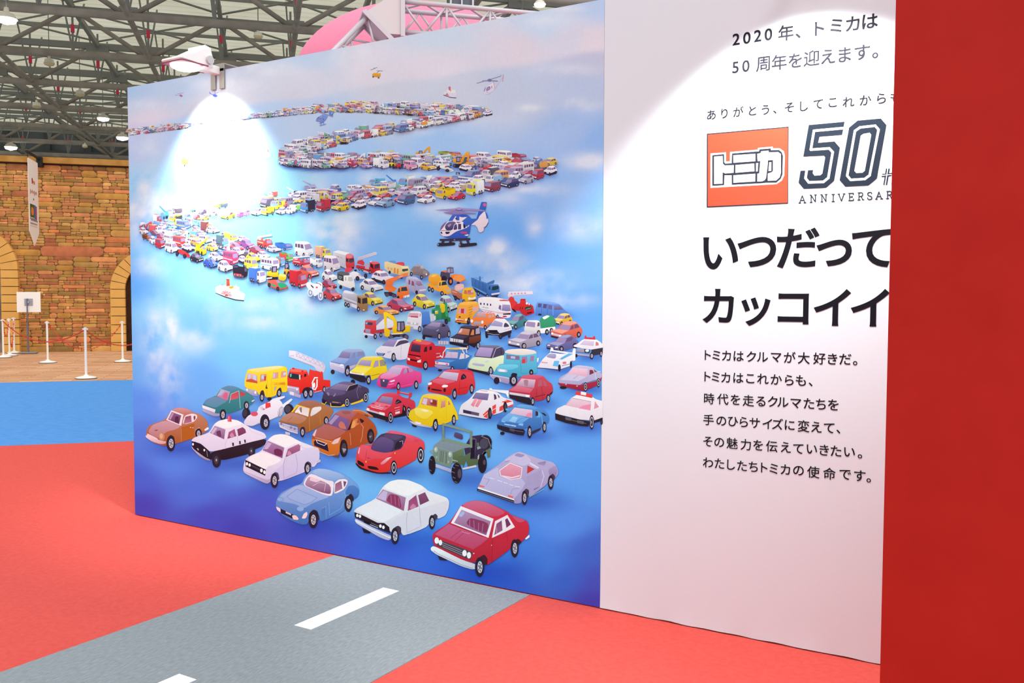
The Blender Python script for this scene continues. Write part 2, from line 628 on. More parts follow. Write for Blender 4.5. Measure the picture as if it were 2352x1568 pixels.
('printed_car', 'orange grand tourer with rear wing, behind the white coupe', 'D', """
b85430>a8481c S 505,830 530,740 570,690 730,605 850,450 940,403 1040,398 1200,430 1350,510 1450,612 1492,742 1462,812 1400,902 1310,902 1050,1002 1000,862 950,852 920,942 910,1082 760,1082 620,1022 510,922
d8742c>c86424 S 505,835 545,832 800,872 940,802 935,942 912,1082 760,1082 620,1022 510,922
b46462>b05c4c S 560,692 725,608 1045,712 900,802 800,852 545,812
b86a72>a85858 S 850,450 940,405 1040,400 1200,432 1130,500 1080,552
9a5a5c S 940,420 1060,410 1110,450 1000,470
8460a0>704c78 P 725,602 850,456 1078,552 1035,714
a890b8 P 760,590 860,470 920,490 800,620
cc7060 S 900,622 940,562 990,592 1032,692 930,672
d88050 S 1080,692 1110,560 1205,515 1175,600 1240,592
e89a58 S 1095,680 1120,570 1160,560 1165,650
301c28 P 1038,706 1112,548 1124,538 1082,692
301828 S 1215,518 1302,560 1252,602
c86838 S 1110,393 1200,383 1380,460 1432,492 1412,522 1280,462 1130,422
f0b890 L6 1120,405 1250,410 1400,480
8a4024 P 1300,460 1360,480 1350,505 1290,475
281c38 P 538,872 570,838 740,912 762,1022 620,962 545,932
ece0e6 C8 570,845 592,892 692,932 732,905
e4bcbc P 800,902 850,842 942,804 902,892 840,912
e4bcbc P 518,772 570,688 582,692 550,802
f0d0c0 L5 800,872 560,812
W 985,972,10,10
281c26 E 985,972,60,132 1390,792,54,114
4a3c46 E 992,975,36,84 1396,796,32,72
a098a4 P 960,970 1020,980 1025,995 985,1040 970,990
8a828e P 1365,790 1410,780 1400,800 1380,820
604858 P 820,1082 922,1070 912,1112 830,1102
e0a088 L5 1080,742 1095,922
e8a890 L6 1240,602 1280,652 1262,800 1240,882
f0c8a8 L6 620,1022 760,1080 850,1070
"""),
('printed_car', 'bright red supercar with dark canopy, right of the orange grand tourer', 'D', """
e85060>dc2c24 S 1165,1180 1175,1080 1190,980 1250,915 1330,920 1390,925 1500,800 1620,735 1760,712 1950,758 2120,818 2198,880 2202,1020 2150,950 2100,1002 2080,1142 1790,1292 1770,1162 1720,1162 1680,1322 1500,1342 1380,1312 1250,1262
e86484>e04858 S 1640,722 1680,705 1760,710 1950,760 2120,820 2192,872 1980,880 1900,832
d84058 S 2040,850 2080,830 2130,860 2060,880
e8586c>e04450 S 1195,980 1260,915 1340,930 1400,962 1420,1012 1600,1042 1740,1032 1600,1132 1450,1122 1330,1172 1200,1102
463858 S 1388,982 1430,880 1540,760 1640,743 1935,780 1890,902 1850,982 1720,1022 1600,1042 1450,1012
6c5484>4c3c6c S 1398,972 1450,862 1560,788 1752,862 1702,1022 1600,1042 1450,1012
5a4868 S 1560,785 1650,748 1900,790 1760,860
2c2034 S 1770,880 1880,830 1870,900 1840,970 1740,1000
d8ccd8 L5 1822,872 1870,860 1872,912
201418 S 1188,1140 1292,1202 1292,1252 1198,1212
201418 S 1338,1232 1480,1252 1524,1302 1360,1282
281820 S 1163,1182 1250,1262 1500,1340 1690,1330 1700,1352 1480,1354 1230,1284 1168,1214
f0b8c0>e07080 S 1538,1192 1640,1110 1704,1104 1600,1202 1545,1222
f0c0c8 S 1200,1042 1220,960 1232,960 1217,1062
501820 P 1328,1105 1402,1132 1350,1122
c83040 L6 1330,1000 1310,1150
c82830 L5 1800,1280 2070,1140
e0c040 E 1320,1175,10,14 1755,1045,8,12
f0e0e4 L6 1640,1130 1700,1108
R 1738,1262,48,108
R 2140,1072,52,122
"""),
('printed_car', 'olive green open off-roader with folding windshield frame', 'E', """
3a2c48 P 700,560 800,400 960,380 1100,540 1000,640 900,820 760,865 720,680
5c4c70>503c60 S 560,332 682,372 682,457 545,412
5a6850 P 890,500 985,470 1095,545 900,595
8c98a0 P 895,560 1040,530 1010,560 900,600
685078>4a345c S 770,410 897,432 862,702 800,690
201828 P 800,520 830,450 870,450 855,720 800,735
84909c>7c8890 P 240,540 370,450 800,565 690,582 540,642
6c7a5c>586844 P 540,642 690,582 702,682 560,742 530,732
62705a>50603c P 505,790 520,745 705,690 800,640 790,742 930,742 1000,640 1095,545 1092,712 1050,722 1040,640 1000,620 950,702 900,822 760,867 730,760 690,872 680,832
7c8c84>788676 P 245,545 530,637 522,792 490,867 260,792 236,702
8e9c92 L8 245,545 530,637 520,800
98a49c S 520,745 610,770 610,782 530,770
8a988e S 190,612 240,602 240,662 185,632
8ea090 L10 330,470 370,440 800,560
a8b4a8 E 278,600,28,40 492,672,28,42
c4ccc0 E 272,594,14,20 486,664,14,20
98a498 E 288,715,14,20 465,785,14,20
505a50 L9 332,612 325,772
505a50 L9 360,620 352,780
505a50 L9 388,628 380,790
505a50 L9 416,636 408,798
505a50 L9 440,645 434,806
a8b4a0 L5 327,612 320,772
a8b4a0 L5 411,636 403,798
748678 L36 390,470 388,220
80927e L34 388,220 800,332
748672 L34 805,335 808,560
7e907c L42 385,440 808,552
302434 E 1020,492,98,112
4a4458 E 1000,510,66,80
1c1420 L14 1090,440 1110,590
b0a8b0 L6 960,400 1060,440 1105,560
c8c4da>a098c0 P 175,780 512,892 512,947 180,827
241a26 E 590,952,80,156 222,832,52,140 975,812,66,142
544858 E 632,960,28,70 1005,790,20,40
807484 L8 520,850 560,880
807484 L8 520,930 560,950
807484 L8 530,1010 570,1030
807484 L8 190,740 215,760
807484 L8 180,900 210,920
807484 L8 570,830 620,845
807484 L8 560,1080 600,1090
d0c8d8 P 670,880 880,830 890,860 690,900
b0b8a8 S 905,700 930,660 925,740 905,750
"""),
('printed_car', 'silver-lilac wedge sports car with orange lamps, above the red sedan', 'E', """
bcb0d4>9c90bc S 905,1180 1000,970 1220,830 1400,680 1530,625 1640,668 1850,745 2050,790 2112,900 2112,962 2060,1032 2040,962 1990,1002 1960,1082 1930,1132 1670,1322 1650,1202 1600,1222 1560,1402 1470,1412 1200,1312 900,1217
c4bcde>b4aad2 P 905,1180 1000,970 1210,865 1232,1000 1420,1062 1560,1032 1620,1100 1580,1180 1450,1342
c8bcdc S 1300,760 1400,700 1530,640 1640,680 1720,780 1600,852 1400,790
9c90b8 S 1450,690 1500,650 1620,680 1560,720
e4a0b4>d87c94 P 1235,912 1390,800 1572,870 1552,1022 1412,1052 1260,992
f0e8f4 C10 1235,912 1390,800 1572,870 1552,1022 1412,1052 1250,990
e8d0e0 P 1270,985 1420,1010 1540,980 1540,1000 1415,1035 1270,1000
c43c38 P 1645,962 1652,838 1760,892
d4c8e0 P 1685,790 1830,872 1800,892 1680,822
f0ecf4 L8 1690,795 1820,870
8c80a8>a494bc S 1780,802 1940,768 1905,852
a898c0>8c7cac S 1960,902 2070,832 2110,922 2060,1032 2040,962 1985,1000
8878a4 S 1420,760 1330,770 1230,850 1300,790
a89cc4 P 1640,1000 1860,900 1850,1160 1700,1290
dcd0e8 L9 1870,912 1900,1002 1850,1162
7868a0 P 1745,1190 1840,1150 1800,1180 1750,1210
80c0c0 L8 1680,1310 1900,1190
2c2438 P 897,1180 1452,1362 1452,1402 897,1217
f0e8ee P 912,1162 1450,1342 1457,1362 907,1184
a8a0b0 L4 910,1205 1450,1385
e4664c P 928,1125 1012,1152 1000,1167 922,1152
e4664c P 1365,1278 1442,1305 1430,1327 1358,1302
f0e8f4 L8 1090,1022 1150,1042
f0e8f4 L8 1200,1058 1270,1080
f0e8f4 L8 1295,1088 1355,1108
f0e8f4 L8 1380,1120 1440,1142
f0e8f4 L8 1465,1148 1540,1160
8878a8 L5 1000,1030 1080,1050 1030,1130
9484b4 L5 1530,1180 1430,1190 1395,1270
4a3848 S 1560,1370 1580,1240 1630,1180 1680,1210 1665,1310
4a3848 S 1960,1110 1985,1000 2030,955 2070,1000 2050,1060
W 1606,1322,42,108
W 2000,1092,42,108
"""),
('printed_car', 'dark teal coupe with red seats, above the patrol sedan', 'A', """
4a8890>2c7078 S 955,330 1010,240 1150,190 1220,80 1330,33 1440,42 1560,100 1650,140 1720,210 1742,240 1690,322 1640,332 1620,280 1590,372 1330,462 1290,402 1250,422 1200,452 1130,452 960,362
7088ac>5088a0 S 965,310 1020,240 1150,192 1342,262 1230,322 1150,372
6888a8>4c8098 S 1220,80 1330,35 1440,44 1530,78 1400,130 1370,128
80c0c0 L8 1150,190 1222,82 1370,130
b898bc>c06c8c P 1168,192 1230,88 1368,132 1332,258
a8b0d8 P 1180,185 1235,100 1290,115 1230,180
d06080 S 1250,200 1300,130 1340,150 1320,245
c83c4c>d05c68 P 1368,252 1392,160 1500,118 1496,222
c04050 S 1518,115 1602,150 1592,180 1530,207
b0d4d4 L6 1362,290 1385,160 1502,112 1512,215 1525,372
f0e8ec>d8ccd8 P 952,325 1152,392 1140,442 957,372
b8acc8>988cb4 S 955,375 1150,452 1222,450 1212,492 1120,494 960,422
302838 S 1215,450 1240,400 1290,385 1310,440 1310,470
302838 S 1580,360 1600,290 1640,270 1650,330
W 1260,472,46,84
W 1615,332,40,66
d0c4d8 S 1690,260 1740,240 1735,262 1700,282
"""),
('printed_car', 'white open-wheel racing car with red seat and tail fins', 'A', """
282030 E 1960,232,34,26
e4e0ee S 1960,272 2010,230 2190,183 2198,212 2050,272
281f2c E 1612,452,62,84
3c3446 E 1592,440,36,58
f0e4ee>d8cade S 1572,580 1640,480 1780,430 1800,350 1900,300 2000,260 2120,240 2182,350 2152,470 1960,552 1800,602 1700,642 1600,624
d0c4d8 S 1800,350 1860,340 1900,400 1850,410
c85070 S 1850,380 1890,375 1890,400
e43c44 P 1900,382 1905,268 1930,292 1975,290 1982,352
d85068 E 1735,457,54,36
c0b4cc>8c8098 S 2090,400 2150,330 2182,400 2142,502 2080,502
f4f0f8 L7 2100,400 2090,490
f4f0f8 L7 2125,380 2120,490
f4f0f8 L7 2150,370 2145,470
e8e4f0 S 2150,322 2290,223 2312,245 2170,372
c0b4cc L10 1770,605 1810,590
281f2c E 2252,390,72,82
4a4254 E 2236,385,46,56
281f2c E 1892,578,72,116
W 1902,592,54,98
"""),
('printed_car', 'golden brown coupe with yellow windshield edge, behind the orange grand tourer', 'F', """
b4744c>9a5828 S 722,1350 800,1250 930,1180 1020,1060 1100,1008 1220,983 1360,1008 1450,1050 1590,1110 1628,1170 1550,1292 1500,1292 1470,1362 1440,1402 1170,1532 1150,1472 1100,1452 1060,1502 1040,1402 730,1342
bc8478>b0744c S 730,1320 810,1240 920,1185 1202,1272 1130,1340 1050,1382
ac7060>a06444 S 1030,1060 1110,1010 1220,985 1360,1010 1440,1060 1340,1080 1250,1122
f0c030 P 928,1182 1020,1058 1232,1120 1208,1258 1195,1258 1218,1145 1040,1088 950,1186
dcc8c4>e8dcd8 P 985,1182 1050,1088 1222,1122 1206,1257
907078 S 1060,1110 1105,1100 1100,1200 1075,1180
ffffff L18 1000,1190 1020,1160 1060,1165 1085,1210
e8dcd8>d8ccd0 S 1233,1262 1270,1108 1420,1088 1425,1140 1330,1212
c8803c L6 1390,1220 1410,1380
d09050 L6 1225,1270 1230,1490
8c5438 L5 870,1330 960,1250
d4c8d8>a89cbc P 722,1345 1032,1432 1038,1542 900,1502 740,1432
78688c L6 740,1375 1030,1465
f0e8f2 L7 740,1410 900,1490 1035,1530
8878a0 E 765,1375,20,22 985,1455,24,22 925,1435,24,22
706080 L5 800,1380 800,1420
c8bcd0 P 830,1500 910,1520 908,1560 835,1545
38283c S 1065,1500 1090,1430 1140,1420 1160,1470 1150,1540
W 1110,1510,38,84
W 1500,1322,40,70
"""),
('printed_bus', 'yellow nursery bus with red lettering on its side', 'F', """
f4d428>ecc01c S 165,660 205,500 240,478 700,422 840,440 862,480 868,852 780,862 740,782 690,842 680,912 560,948 500,932 480,842 440,842 400,912 370,842 165,782
f4e0a0>f0cc50 S 210,500 240,484 700,424 835,445 420,547 380,547
e0b0ac>d88c78 P 185,682 210,538 377,577 375,717
b8c4e8 P 225,560 260,568 255,640 220,640
b8c4e8 P 305,575 350,585 350,670 300,640
c85038 P 190,660 260,640 280,640 372,680 372,712 190,684
d08878 P 413,692 425,568 522,560 515,672
b8c0e4 P 440,580 480,575 480,640 440,640
c83c34 P 485,600 518,590 512,665 485,670
d89488 P 618,642 630,538 717,528 715,627
b8c0e4 P 635,550 660,545 655,620 630,625
d89488 P 753,622 765,520 842,508 845,607
c8cce8 P 800,540 840,530 840,570 800,580
d8b020 L6 535,580 528,930
d8b020 L6 605,620 610,890
b8acc8>9c90b4 P 165,790 362,832 380,922 300,912 190,852
e8e0ec E 205,815,14,22 340,860,16,24
c0a0a8 P 650,770 690,760 660,840 645,820
4a3420 P 505,800 522,715 528,770 545,798
402c34 S 410,900 430,835 475,820 495,930
402c34 S 690,890 720,790 760,780 775,860
W 445,942,36,68
W 726,872,36,68
"""),
('printed_fire_engine', 'red fire engine with white turntable ladder reaching left', 'F', """
e83c34>d82018 P 840,660 880,560 905,482 1000,468 1180,498 1202,552 1210,590 1225,482 1300,502 1440,520 1452,652 1562,660 1567,772 1490,782 1450,772 1440,842 1300,872 1270,772 1170,792 1130,852 1060,892 850,742
f06858 S 905,484 1000,470 1180,500 1190,520 1070,530 900,520
c83028 E 960,470,24,14 1110,515,20,14
203038 P 880,602 902,540 1052,568 1058,652 900,632
60b8a8 P 905,560 935,550 930,600 905,610
c0d8d0 P 1052,570 1075,575 1075,655 1055,650
301828 P 1132,608 1140,560 1172,553 1175,600
301828 P 1090,580 1105,578 1100,625 1088,622
bcb0cc>9c90b0 P 842,745 1052,780 1062,882 1000,882 850,842
e8e0f0 L8 850,765 1045,805
e8e0f0 E 865,770,16,20 1020,810,16,20
b0a4c4 P 880,850 1052,890 1082,902 1080,952 900,902
e0d8e8 P 905,845 970,858 968,910 905,890
ccc0d8>c0b0cc P 1335,502 1390,440 1425,480 1410,532
e8deec>d4c4d8 P 888,272 890,173 1005,185 1440,368 1488,430 1482,482 1460,540 1380,492 1300,442 930,292
c898ac P 930,290 1300,440 1340,470 1250,410
b8a8c8 C6 1010,200 1440,380 1480,440 1470,500 1400,430 1010,270
b0a0c0 L6 1010,270 1040,215 1080,302 1120,245 1160,332 1200,275 1240,362 1280,308 1320,392 1360,340 1400,422 1440,385 1460,460
9c8cb0 L6 905,262 970,262
d4c8dc P 1300,440 1420,490 1400,520 1340,500
f6f0f4 L20 1358,622 1310,620 1272,702 1282,802 1318,815 1348,760 1350,650
f6f0f4 E 1302,742,18,44
2c1c28 S 1090,880 1130,790 1200,770 1270,800 1290,870
W 1160,882,40,82
W 1245,872,38,76
W 1465,812,26,56
b0a8bc L14 1310,860 1420,830
"""),
('printed_car', 'black supercar with yellow skirts, between the fire engine and the red racer', 'F', """
584868>33263f S 1440,920 1480,820 1560,780 1680,713 1780,683 1900,688 2050,740 2190,790 2203,870 2140,862 2110,972 2050,1022 1900,1052 1860,962 1820,1002 1800,1092 1600,1092 1430,1022
6a5880>5c4a72 S 1480,830 1550,798 1835,852 1780,902 1600,922 1480,860
8a78a0 S 1500,870 1530,850 1560,900 1540,920
8a78a0 S 1610,920 1660,860 1650,910 1625,935
9884a4>6c5c84 P 1545,798 1690,713 1882,745 1832,842 1700,822
746488 S 1690,712 1790,686 1900,692 1990,722 1880,745
2c2038 S 1838,842 1882,755 1992,718 2030,742 1960,810
d8c890 L7 1832,832 1882,752 1998,722
8878a0 L6 2030,742 2000,850 2025,960
a898b8 L5 2030,745 2090,800
4a3c58 S 2050,760 2180,800 2195,860 2120,850
8a7aa0 L6 1600,1010 1740,1030
221828 P 1430,960 1510,1000 1500,1060 1430,1030
221828 P 1575,1040 1740,1060 1720,1090 1585,1088
e8c030 L11 1428,1032 1475,1057 1502,1018
e8c030 L13 1570,1035 1580,1090 1720,1096 1800,1082
ecc028 S 1738,1088 1792,1042 1818,1088
ecc028 S 1898,1042 2060,990 2092,958 2118,1002 2060,1022 1910,1067
d8b830 L7 1600,1020 1700,1030
R 1840,1022,40,78
R 2146,942,40,82
"""),
('printed_car', 'yellow angular hatchback with black bumper, behind the black supercar', 'G', """
f4dc30>e8bc10 S -118,395 -20,320 20,260 70,180 140,138 300,128 430,138 480,200 532,370 532,420 400,482 250,557 245,452 200,457 150,472 130,452 -112,402
f4dcb0>f0d048 S 70,180 140,140 300,130 425,140 290,182
f4e060 P -100,385 0,310 260,325 140,435
b8a8c8>9888b0 P 18,282 80,193 262,205 236,307
a898b4 P 278,332 320,210 377,198 382,302
a09080 P 393,202 452,188 492,240 490,292 405,307
403038 L5 455,190 495,245 490,295
e8dce0 P -120,402 130,440 130,462 -105,427
f8f4f8 E -100,408,18,16 108,440,22,18
28202c P -132,428 130,470 160,502 150,582 60,572 -112,492
282030 E -62,570,38,40
282030 L6 260,467 400,432
3c2c34 S 150,560 170,480 215,450 245,500
W 205,542,40,76
"""),
('printed_car', 'hot pink sedan with dark grille, right of the yellow hatchback', 'G', """
ec60a4>dc2c78 S 348,592 380,470 430,430 520,400 600,310 680,283 830,288 940,330 1000,380 1100,400 1118,470 1112,592 1060,602 1040,540 990,562 970,642 750,682 740,592 700,592 680,692 560,692 400,662 348,622
f0b8d8>ec80b4 S 600,310 680,285 830,290 935,330 800,345 780,327
f0a0c8>e878ac S 400,480 450,430 530,402 742,452 650,492 560,522 420,512
d8c0dc>c0a0cc P 515,407 610,308 792,330 740,452
c8a0c8>a880a8 S 790,442 830,352 872,328 880,412
b890b8 S 890,335 945,342 985,387 905,407
301c30 L8 868,335 885,412
584870>48385c P 405,520 562,537 510,667 420,652
f0ecf4 E 466,552,13,16
f4e4f0 S 560,562 655,530 658,557 590,577
f8d0e4 L6 550,620 640,600
a81c58 S 560,690 680,640 690,690
e878b0 L5 770,650 960,605
481c38 S 685,680 700,590 735,570 755,640
W 716,652,30,70
W 1022,622,36,76
"""),
('printed_car', 'red coupe with tall rear spoiler, right of the pink sedan', 'G', """
e04858>cc2020 S 1220,640 1260,560 1390,490 1480,400 1560,358 1740,358 1900,358 2000,390 2012,480 2032,560 2032,702 1990,722 1960,662 1920,722 1900,772 1720,802 1700,692 1650,692 1620,812 1500,782 1218,742
e86884>e04c60 S 1490,397 1560,360 1740,365 1790,390 1700,402
d83848 S 1760,370 1900,358 2000,390 2008,480 1985,472 1960,412 1780,387
e46c84>dc5468 S 1270,562 1400,500 1722,557 1570,602 1450,622
dcc8dc>b098bc P 1408,492 1500,393 1754,420 1722,557
302030 S 1783,542 1800,460 1835,428 1882,470 1882,512
a8a0b8 L5 1830,470 1860,500
f6eef4 S 1225,590 1292,574 1292,612 1230,632
f6eef4 S 1462,642 1500,618 1572,628 1562,662 1470,667
301820 S 1278,682 1462,712 1462,737 1288,712
301820 E 1512,712,22,34 1245,680,16,26
b01828 L5 1770,560 1760,780
b01820 L6 1740,690 1900,660
4c1820 S 1645,800 1660,700 1705,670 1720,770
W 1680,782,36,92
W 1975,692,36,86
"""),
('printed_car', 'red racing coupe with tall rear wing and white lettering', 'G', """
e04058>c4202c S 158,1042 210,970 330,910 400,820 460,770 600,753 720,778 780,830 1000,890 1012,1022 940,1042 900,1032 860,1092 840,1152 640,1192 610,1112 570,1112 540,1242 490,1182 160,1062
e87890>e05c70 P 200,982 335,910 602,967 482,1062
d83848 E 285,945,34,16 515,995,34,14
f4d8e0 L9 250,1000 440,1045
f4d8e0 L7 320,985 460,1020
f4d8e0 L7 390,980 410,960
e85068>d83c50 S 400,825 465,772 600,755 720,780 640,845 440,810
a090b8>786898 P 368,902 440,813 624,840 602,962
302430 S 653,962 690,868 730,875 792,922
a89cb8 L5 670,940 730,900
d83848 P 690,715 742,708 747,740 902,770 902,755 952,757 950,802 900,882 878,872 905,802 740,765 725,782 695,772
f0a0b0 L8 750,745 900,775
c8bccc P 162,1030 490,1122 485,1152 168,1062
f0e8f0 P 390,1085 482,1102 482,1152 395,1132
f0e8f0 P 180,1015 225,1030 215,1070 175,1055
281c28 P 158,1062 480,1152 542,1172 540,1262 460,1232 300,1182
241a24 P 632,1160 780,1112 800,958 852,1002 850,1152 640,1192
d8d0dc P 665,1090 745,1070 745,1105 668,1125
f0d0d8 L6 655,1020 745,1000
f0d0d8 L5 665,1065 740,1045
d8d0dc L7 820,1010 825,1060
9a90a4 L5 330,1190 500,1240
R 585,1182,42,98
R 895,1102,42,104
"""),
('printed_car', 'round yellow two-door car with split front hood line', 'G', """
f4d430>e4b810 S 898,1122 930,1060 1060,990 1090,890 1130,800 1230,768 1400,778 1550,818 1620,870 1680,1010 1720,1080 1754,1222 1700,1222 1690,1132 1650,1152 1630,1252 1400,1322 1380,1212 1340,1212 1300,1342 1200,1332 1000,1272 900,1202
f0b8a0>f0d048 S 1140,800 1230,770 1400,780 1530,810 1420,827
f6dc70>f0cc28 S 985,1040 1050,1010 1290,1060 1315,1112 1210,1212 1110,1200 1000,1132
f8e8c0 S 1095,1045 1180,1040 1260,1075 1180,1085
d8a81c L5 985,1050 1010,1140 1110,1205 1210,1215 1310,1120
d09090>c05848 P 1108,952 1150,833 1392,880 1382,1002
e0c0d0 P 1120,940 1155,850 1220,862 1200,970
903830 S 1250,890 1290,870 1380,890 1375,985 1270,960
e8b8c8 E 1285,900,22,26
d8a088>c87868 P 1443,1022 1455,900 1527,883 1527,997
c87860 P 1573,972 1575,888 1614,952
d8b41c L5 1420,1030 1440,880 1540,860 1545,1250
ddd2de>b0a4b8 S 888,1230 1010,1270 1090,1290 1292,1342 1292,1364 1000,1314
e8e0ec P 1010,1250 1105,1270 1105,1300 1010,1285
302430 P 945,1295 1040,1322 1020,1352 960,1332
3c2c30 S 1305,1330 1330,1220 1380,1195 1405,1310
W 1352,1312,42,104
W 1670,1222,34,90
"""),
('printed_car', 'white racing coupe with red stripes and rear wing', 'H', """
f0e6ec>dccfdc S 155,1185 190,1060 320,970 400,870 480,838 590,850 720,880 800,960 940,990 945,1082 870,1092 840,1032 810,1082 800,1162 640,1212 620,1112 590,1112 580,1265 480,1252 160,1202
f4ecf0 S 390,880 480,840 590,852 700,880 600,900
9080a8>6c5c90 P 348,972 400,883 592,900 572,997
483c58 P 660,902 692,920 704,972 670,992
483c58 P 713,908 738,930 748,957 730,960
f2eaf0 P 590,845 605,820 630,822 640,838 878,855 872,972 835,900 700,872
d8cce0 L5 640,840 870,870
eca0ac>e07c90 P 328,1062 390,968 432,975 370,1092
eca0ac>e07c90 P 388,1082 440,980 502,988 430,1097
eca8b4 P 470,850 580,860 560,872 460,860
382c48 P 220,1128 452,1180 446,1222 220,1176
5c4c6c P 335,1155 450,1182 446,1220 335,1200
e44440 P 503,1202 580,1130 572,1252 520,1237
f4ecf0 L6 510,1225 580,1170
e44440 P 640,1082 692,1050 692,1180 640,1202
f4ecf0 L7 640,1140 690,1110
e44440 P 768,1022 845,985 935,1010 850,1032
e44440 P 745,1092 802,1060 792,1142 740,1152
e44440 P 865,1080 940,1050 940,1080 870,1100
f4ecf0 L6 770,1010 850,1000
241a22 L6 170,1200 480,1265 575,1270
281e2a E 605,1182,28,84 825,1092,28,78
4c4454 E 610,1185,14,50 830,1095,14,46
"""),
('printed_car', 'crimson four-door sedan with black bumper, right of the red coupe', 'H', """
d04a60>b02c38 S 868,852 980,778 1020,700 1080,638 1200,623 1370,643 1440,720 1500,760 1517,852 1480,932 1440,922 1400,982 1260,1012 1240,962 1200,962 1180,952 880,882
d4607c>cc5068 S 1030,702 1080,640 1200,625 1370,647 1280,692
d8748c>cc5468 P 878,852 990,783 1232,830 1180,892
dcb8cc>a880a0 P 983,782 1060,683 1262,700 1240,822
a87888 S 1090,700 1160,700 1150,800 1100,780
b05c6c P 1298,802 1300,713 1352,700 1362,782
b05c6c P 1370,712 1402,720 1432,790 1385,792
e0d4dc>c0b4c4 P 885,878 1182,920 1177,957 890,912
f8f4f8 P 1120,915 1175,925 1172,952 1120,945
28202c P 885,910 1172,960 1202,1002 1190,1062 1000,1012 890,960
40202c L8 1260,947 1400,912
8c2030 L5 1350,800 1370,980
8c2030 L5 1280,830 1270,1000
28202c S 1455,910 1515,860 1500,900 1470,920
W 1220,1012,26,62
W 1445,967,26,60
"""),
('printed_car', 'metallic blue sports car with open headlamp covers, lower right', 'H', """
5890d0>3460a8 S 718,1332 760,1250 880,1170 960,1080 1040,1048 1200,1068 1350,1110 1440,1190 1462,1262 1442,1332 1400,1312 1360,1362 1330,1422 1210,1472 1190,1372 1150,1382 1100,1402 720,1352
70acdf>5890d0 S 970,1085 1040,1050 1200,1070 1300,1110 1240,1132
7cb4e4>5c98d8 P 775,1265 875,1180 1172,1250 1060,1332 770,1292
a4cdf0>80b8e8 P 880,1292 940,1225 1010,1245 970,1320
4478b8 L5 985,1310 1060,1250 1140,1245
dcc8dc>d8a8c0 P 888,1182 960,1098 1217,1135 1212,1247
e08ca0 S 1110,1230 1150,1180 1205,1170 1205,1240
402840 P 1263,1222 1263,1148 1312,1170 1322,1212
302438 P 1338,1170 1385,1180 1424,1215 1400,1222
5ca8dc P 1300,1150 1342,1190 1330,1242 1268,1242 1300,1215
5ca8dc S 830,1110 885,1120 870,1155 835,1140
80c4ec L6 1350,1200 1365,1340
b0d0f0 P 808,1330 982,1360 982,1377 818,1347
4878b8 L4 890,1350 900,1360 915,1355
88b8e8 P 775,1285 830,1300 820,1315 770,1305
88b8e8 P 1030,1330 1090,1330 1080,1365 1010,1350
282030 P 705,1338 720,1350 900,1392 1090,1412 1112,1442 1090,1502 1000,1492 800,1442 715,1402
80788c L5 900,1420 1090,1450
544a60 P 890,1395 960,1410 955,1450 890,1430
3c2c3c P 1210,1442 1340,1392 1330,1422 1210,1482
282030 E 785,1470,32,24
W 1176,1452,32,92
W 1390,1382,28,80
"""),
('printed_car', 'white patrol coupe with wide red light bar, cut by the right edge', 'H', """
f0e8ec>e0d6e0 P 1548,1190 1552,1150 1580,1110 1690,1060 1780,960 1850,918 2080,948 2132,980 2227,1008 2227,1242 2110,1284 2090,1232 2050,1282 1900,1274 1700,1222
e4ccd8>dca4bc P 1688,1067 1790,963 2062,1015 2052,1142 1900,1112
e48cac P 1880,1110 1950,1070 2060,1050 2052,1142
d890a8 P 2103,1122 2117,1008 2152,1060 2177,1092
604858 L4 1690,1065 1790,963 2062,1015
e04048 P 1843,863 2078,910 2077,964 1838,912
f4e8e8 P 1915,868 1992,885 1987,927 1913,914
b82838 L6 1842,908 2076,958
282028 P 1543,1180 1700,1230 1900,1272 2045,1302 2022,1372 1900,1362 1700,1322 1548,1272
8a8490 L5 1690,1260 1990,1330
605868 P 1690,1235 1780,1255 1770,1290 1700,1280
605868 P 1860,1280 1960,1300 1950,1340 1860,1320
282028 P 2100,1290 2227,1245 2227,1290 2100,1320
R 2070,1312,32,104
K 2212,1312,18,34
"""),
('printed_car', 'silver coupe with dark red lower body, upper right', 'H', """
c0b8d4>a8a0c4 S 1592,702 1620,660 1730,600 1800,510 1880,488 2080,513 2160,580 2212,610 2222,652 2190,692 2150,692 2000,742 1950,742 1900,782 1600,752
ccc4dc>bcb4d2 S 1800,515 1880,490 2080,515 2110,530 2010,547
c8c0da P 1620,700 1735,612 2000,655 1880,720
9088a8 L5 1800,690 1870,640
e4c8d8>e0a0b8 P 1733,612 1800,523 2012,545 2002,652
b83048>8c2038 P 1578,745 1900,777 1960,762 2150,712 2218,660 2200,722 2130,792 2030,832 1960,862 1900,852 1620,792
d8a0b0 E 1700,765,12,10 1860,790,12,10
282028 E 1660,812,50,22
803040 P 2038,632 2040,558 2082,560 2104,602
705868 P 2100,545 2150,590 2110,590
d8d0e4 L6 2120,600 2130,700
d0c8dc P 2160,575 2200,575 2200,590 2160,590
R 1980,802,26,66
R 2168,742,26,66
"""),
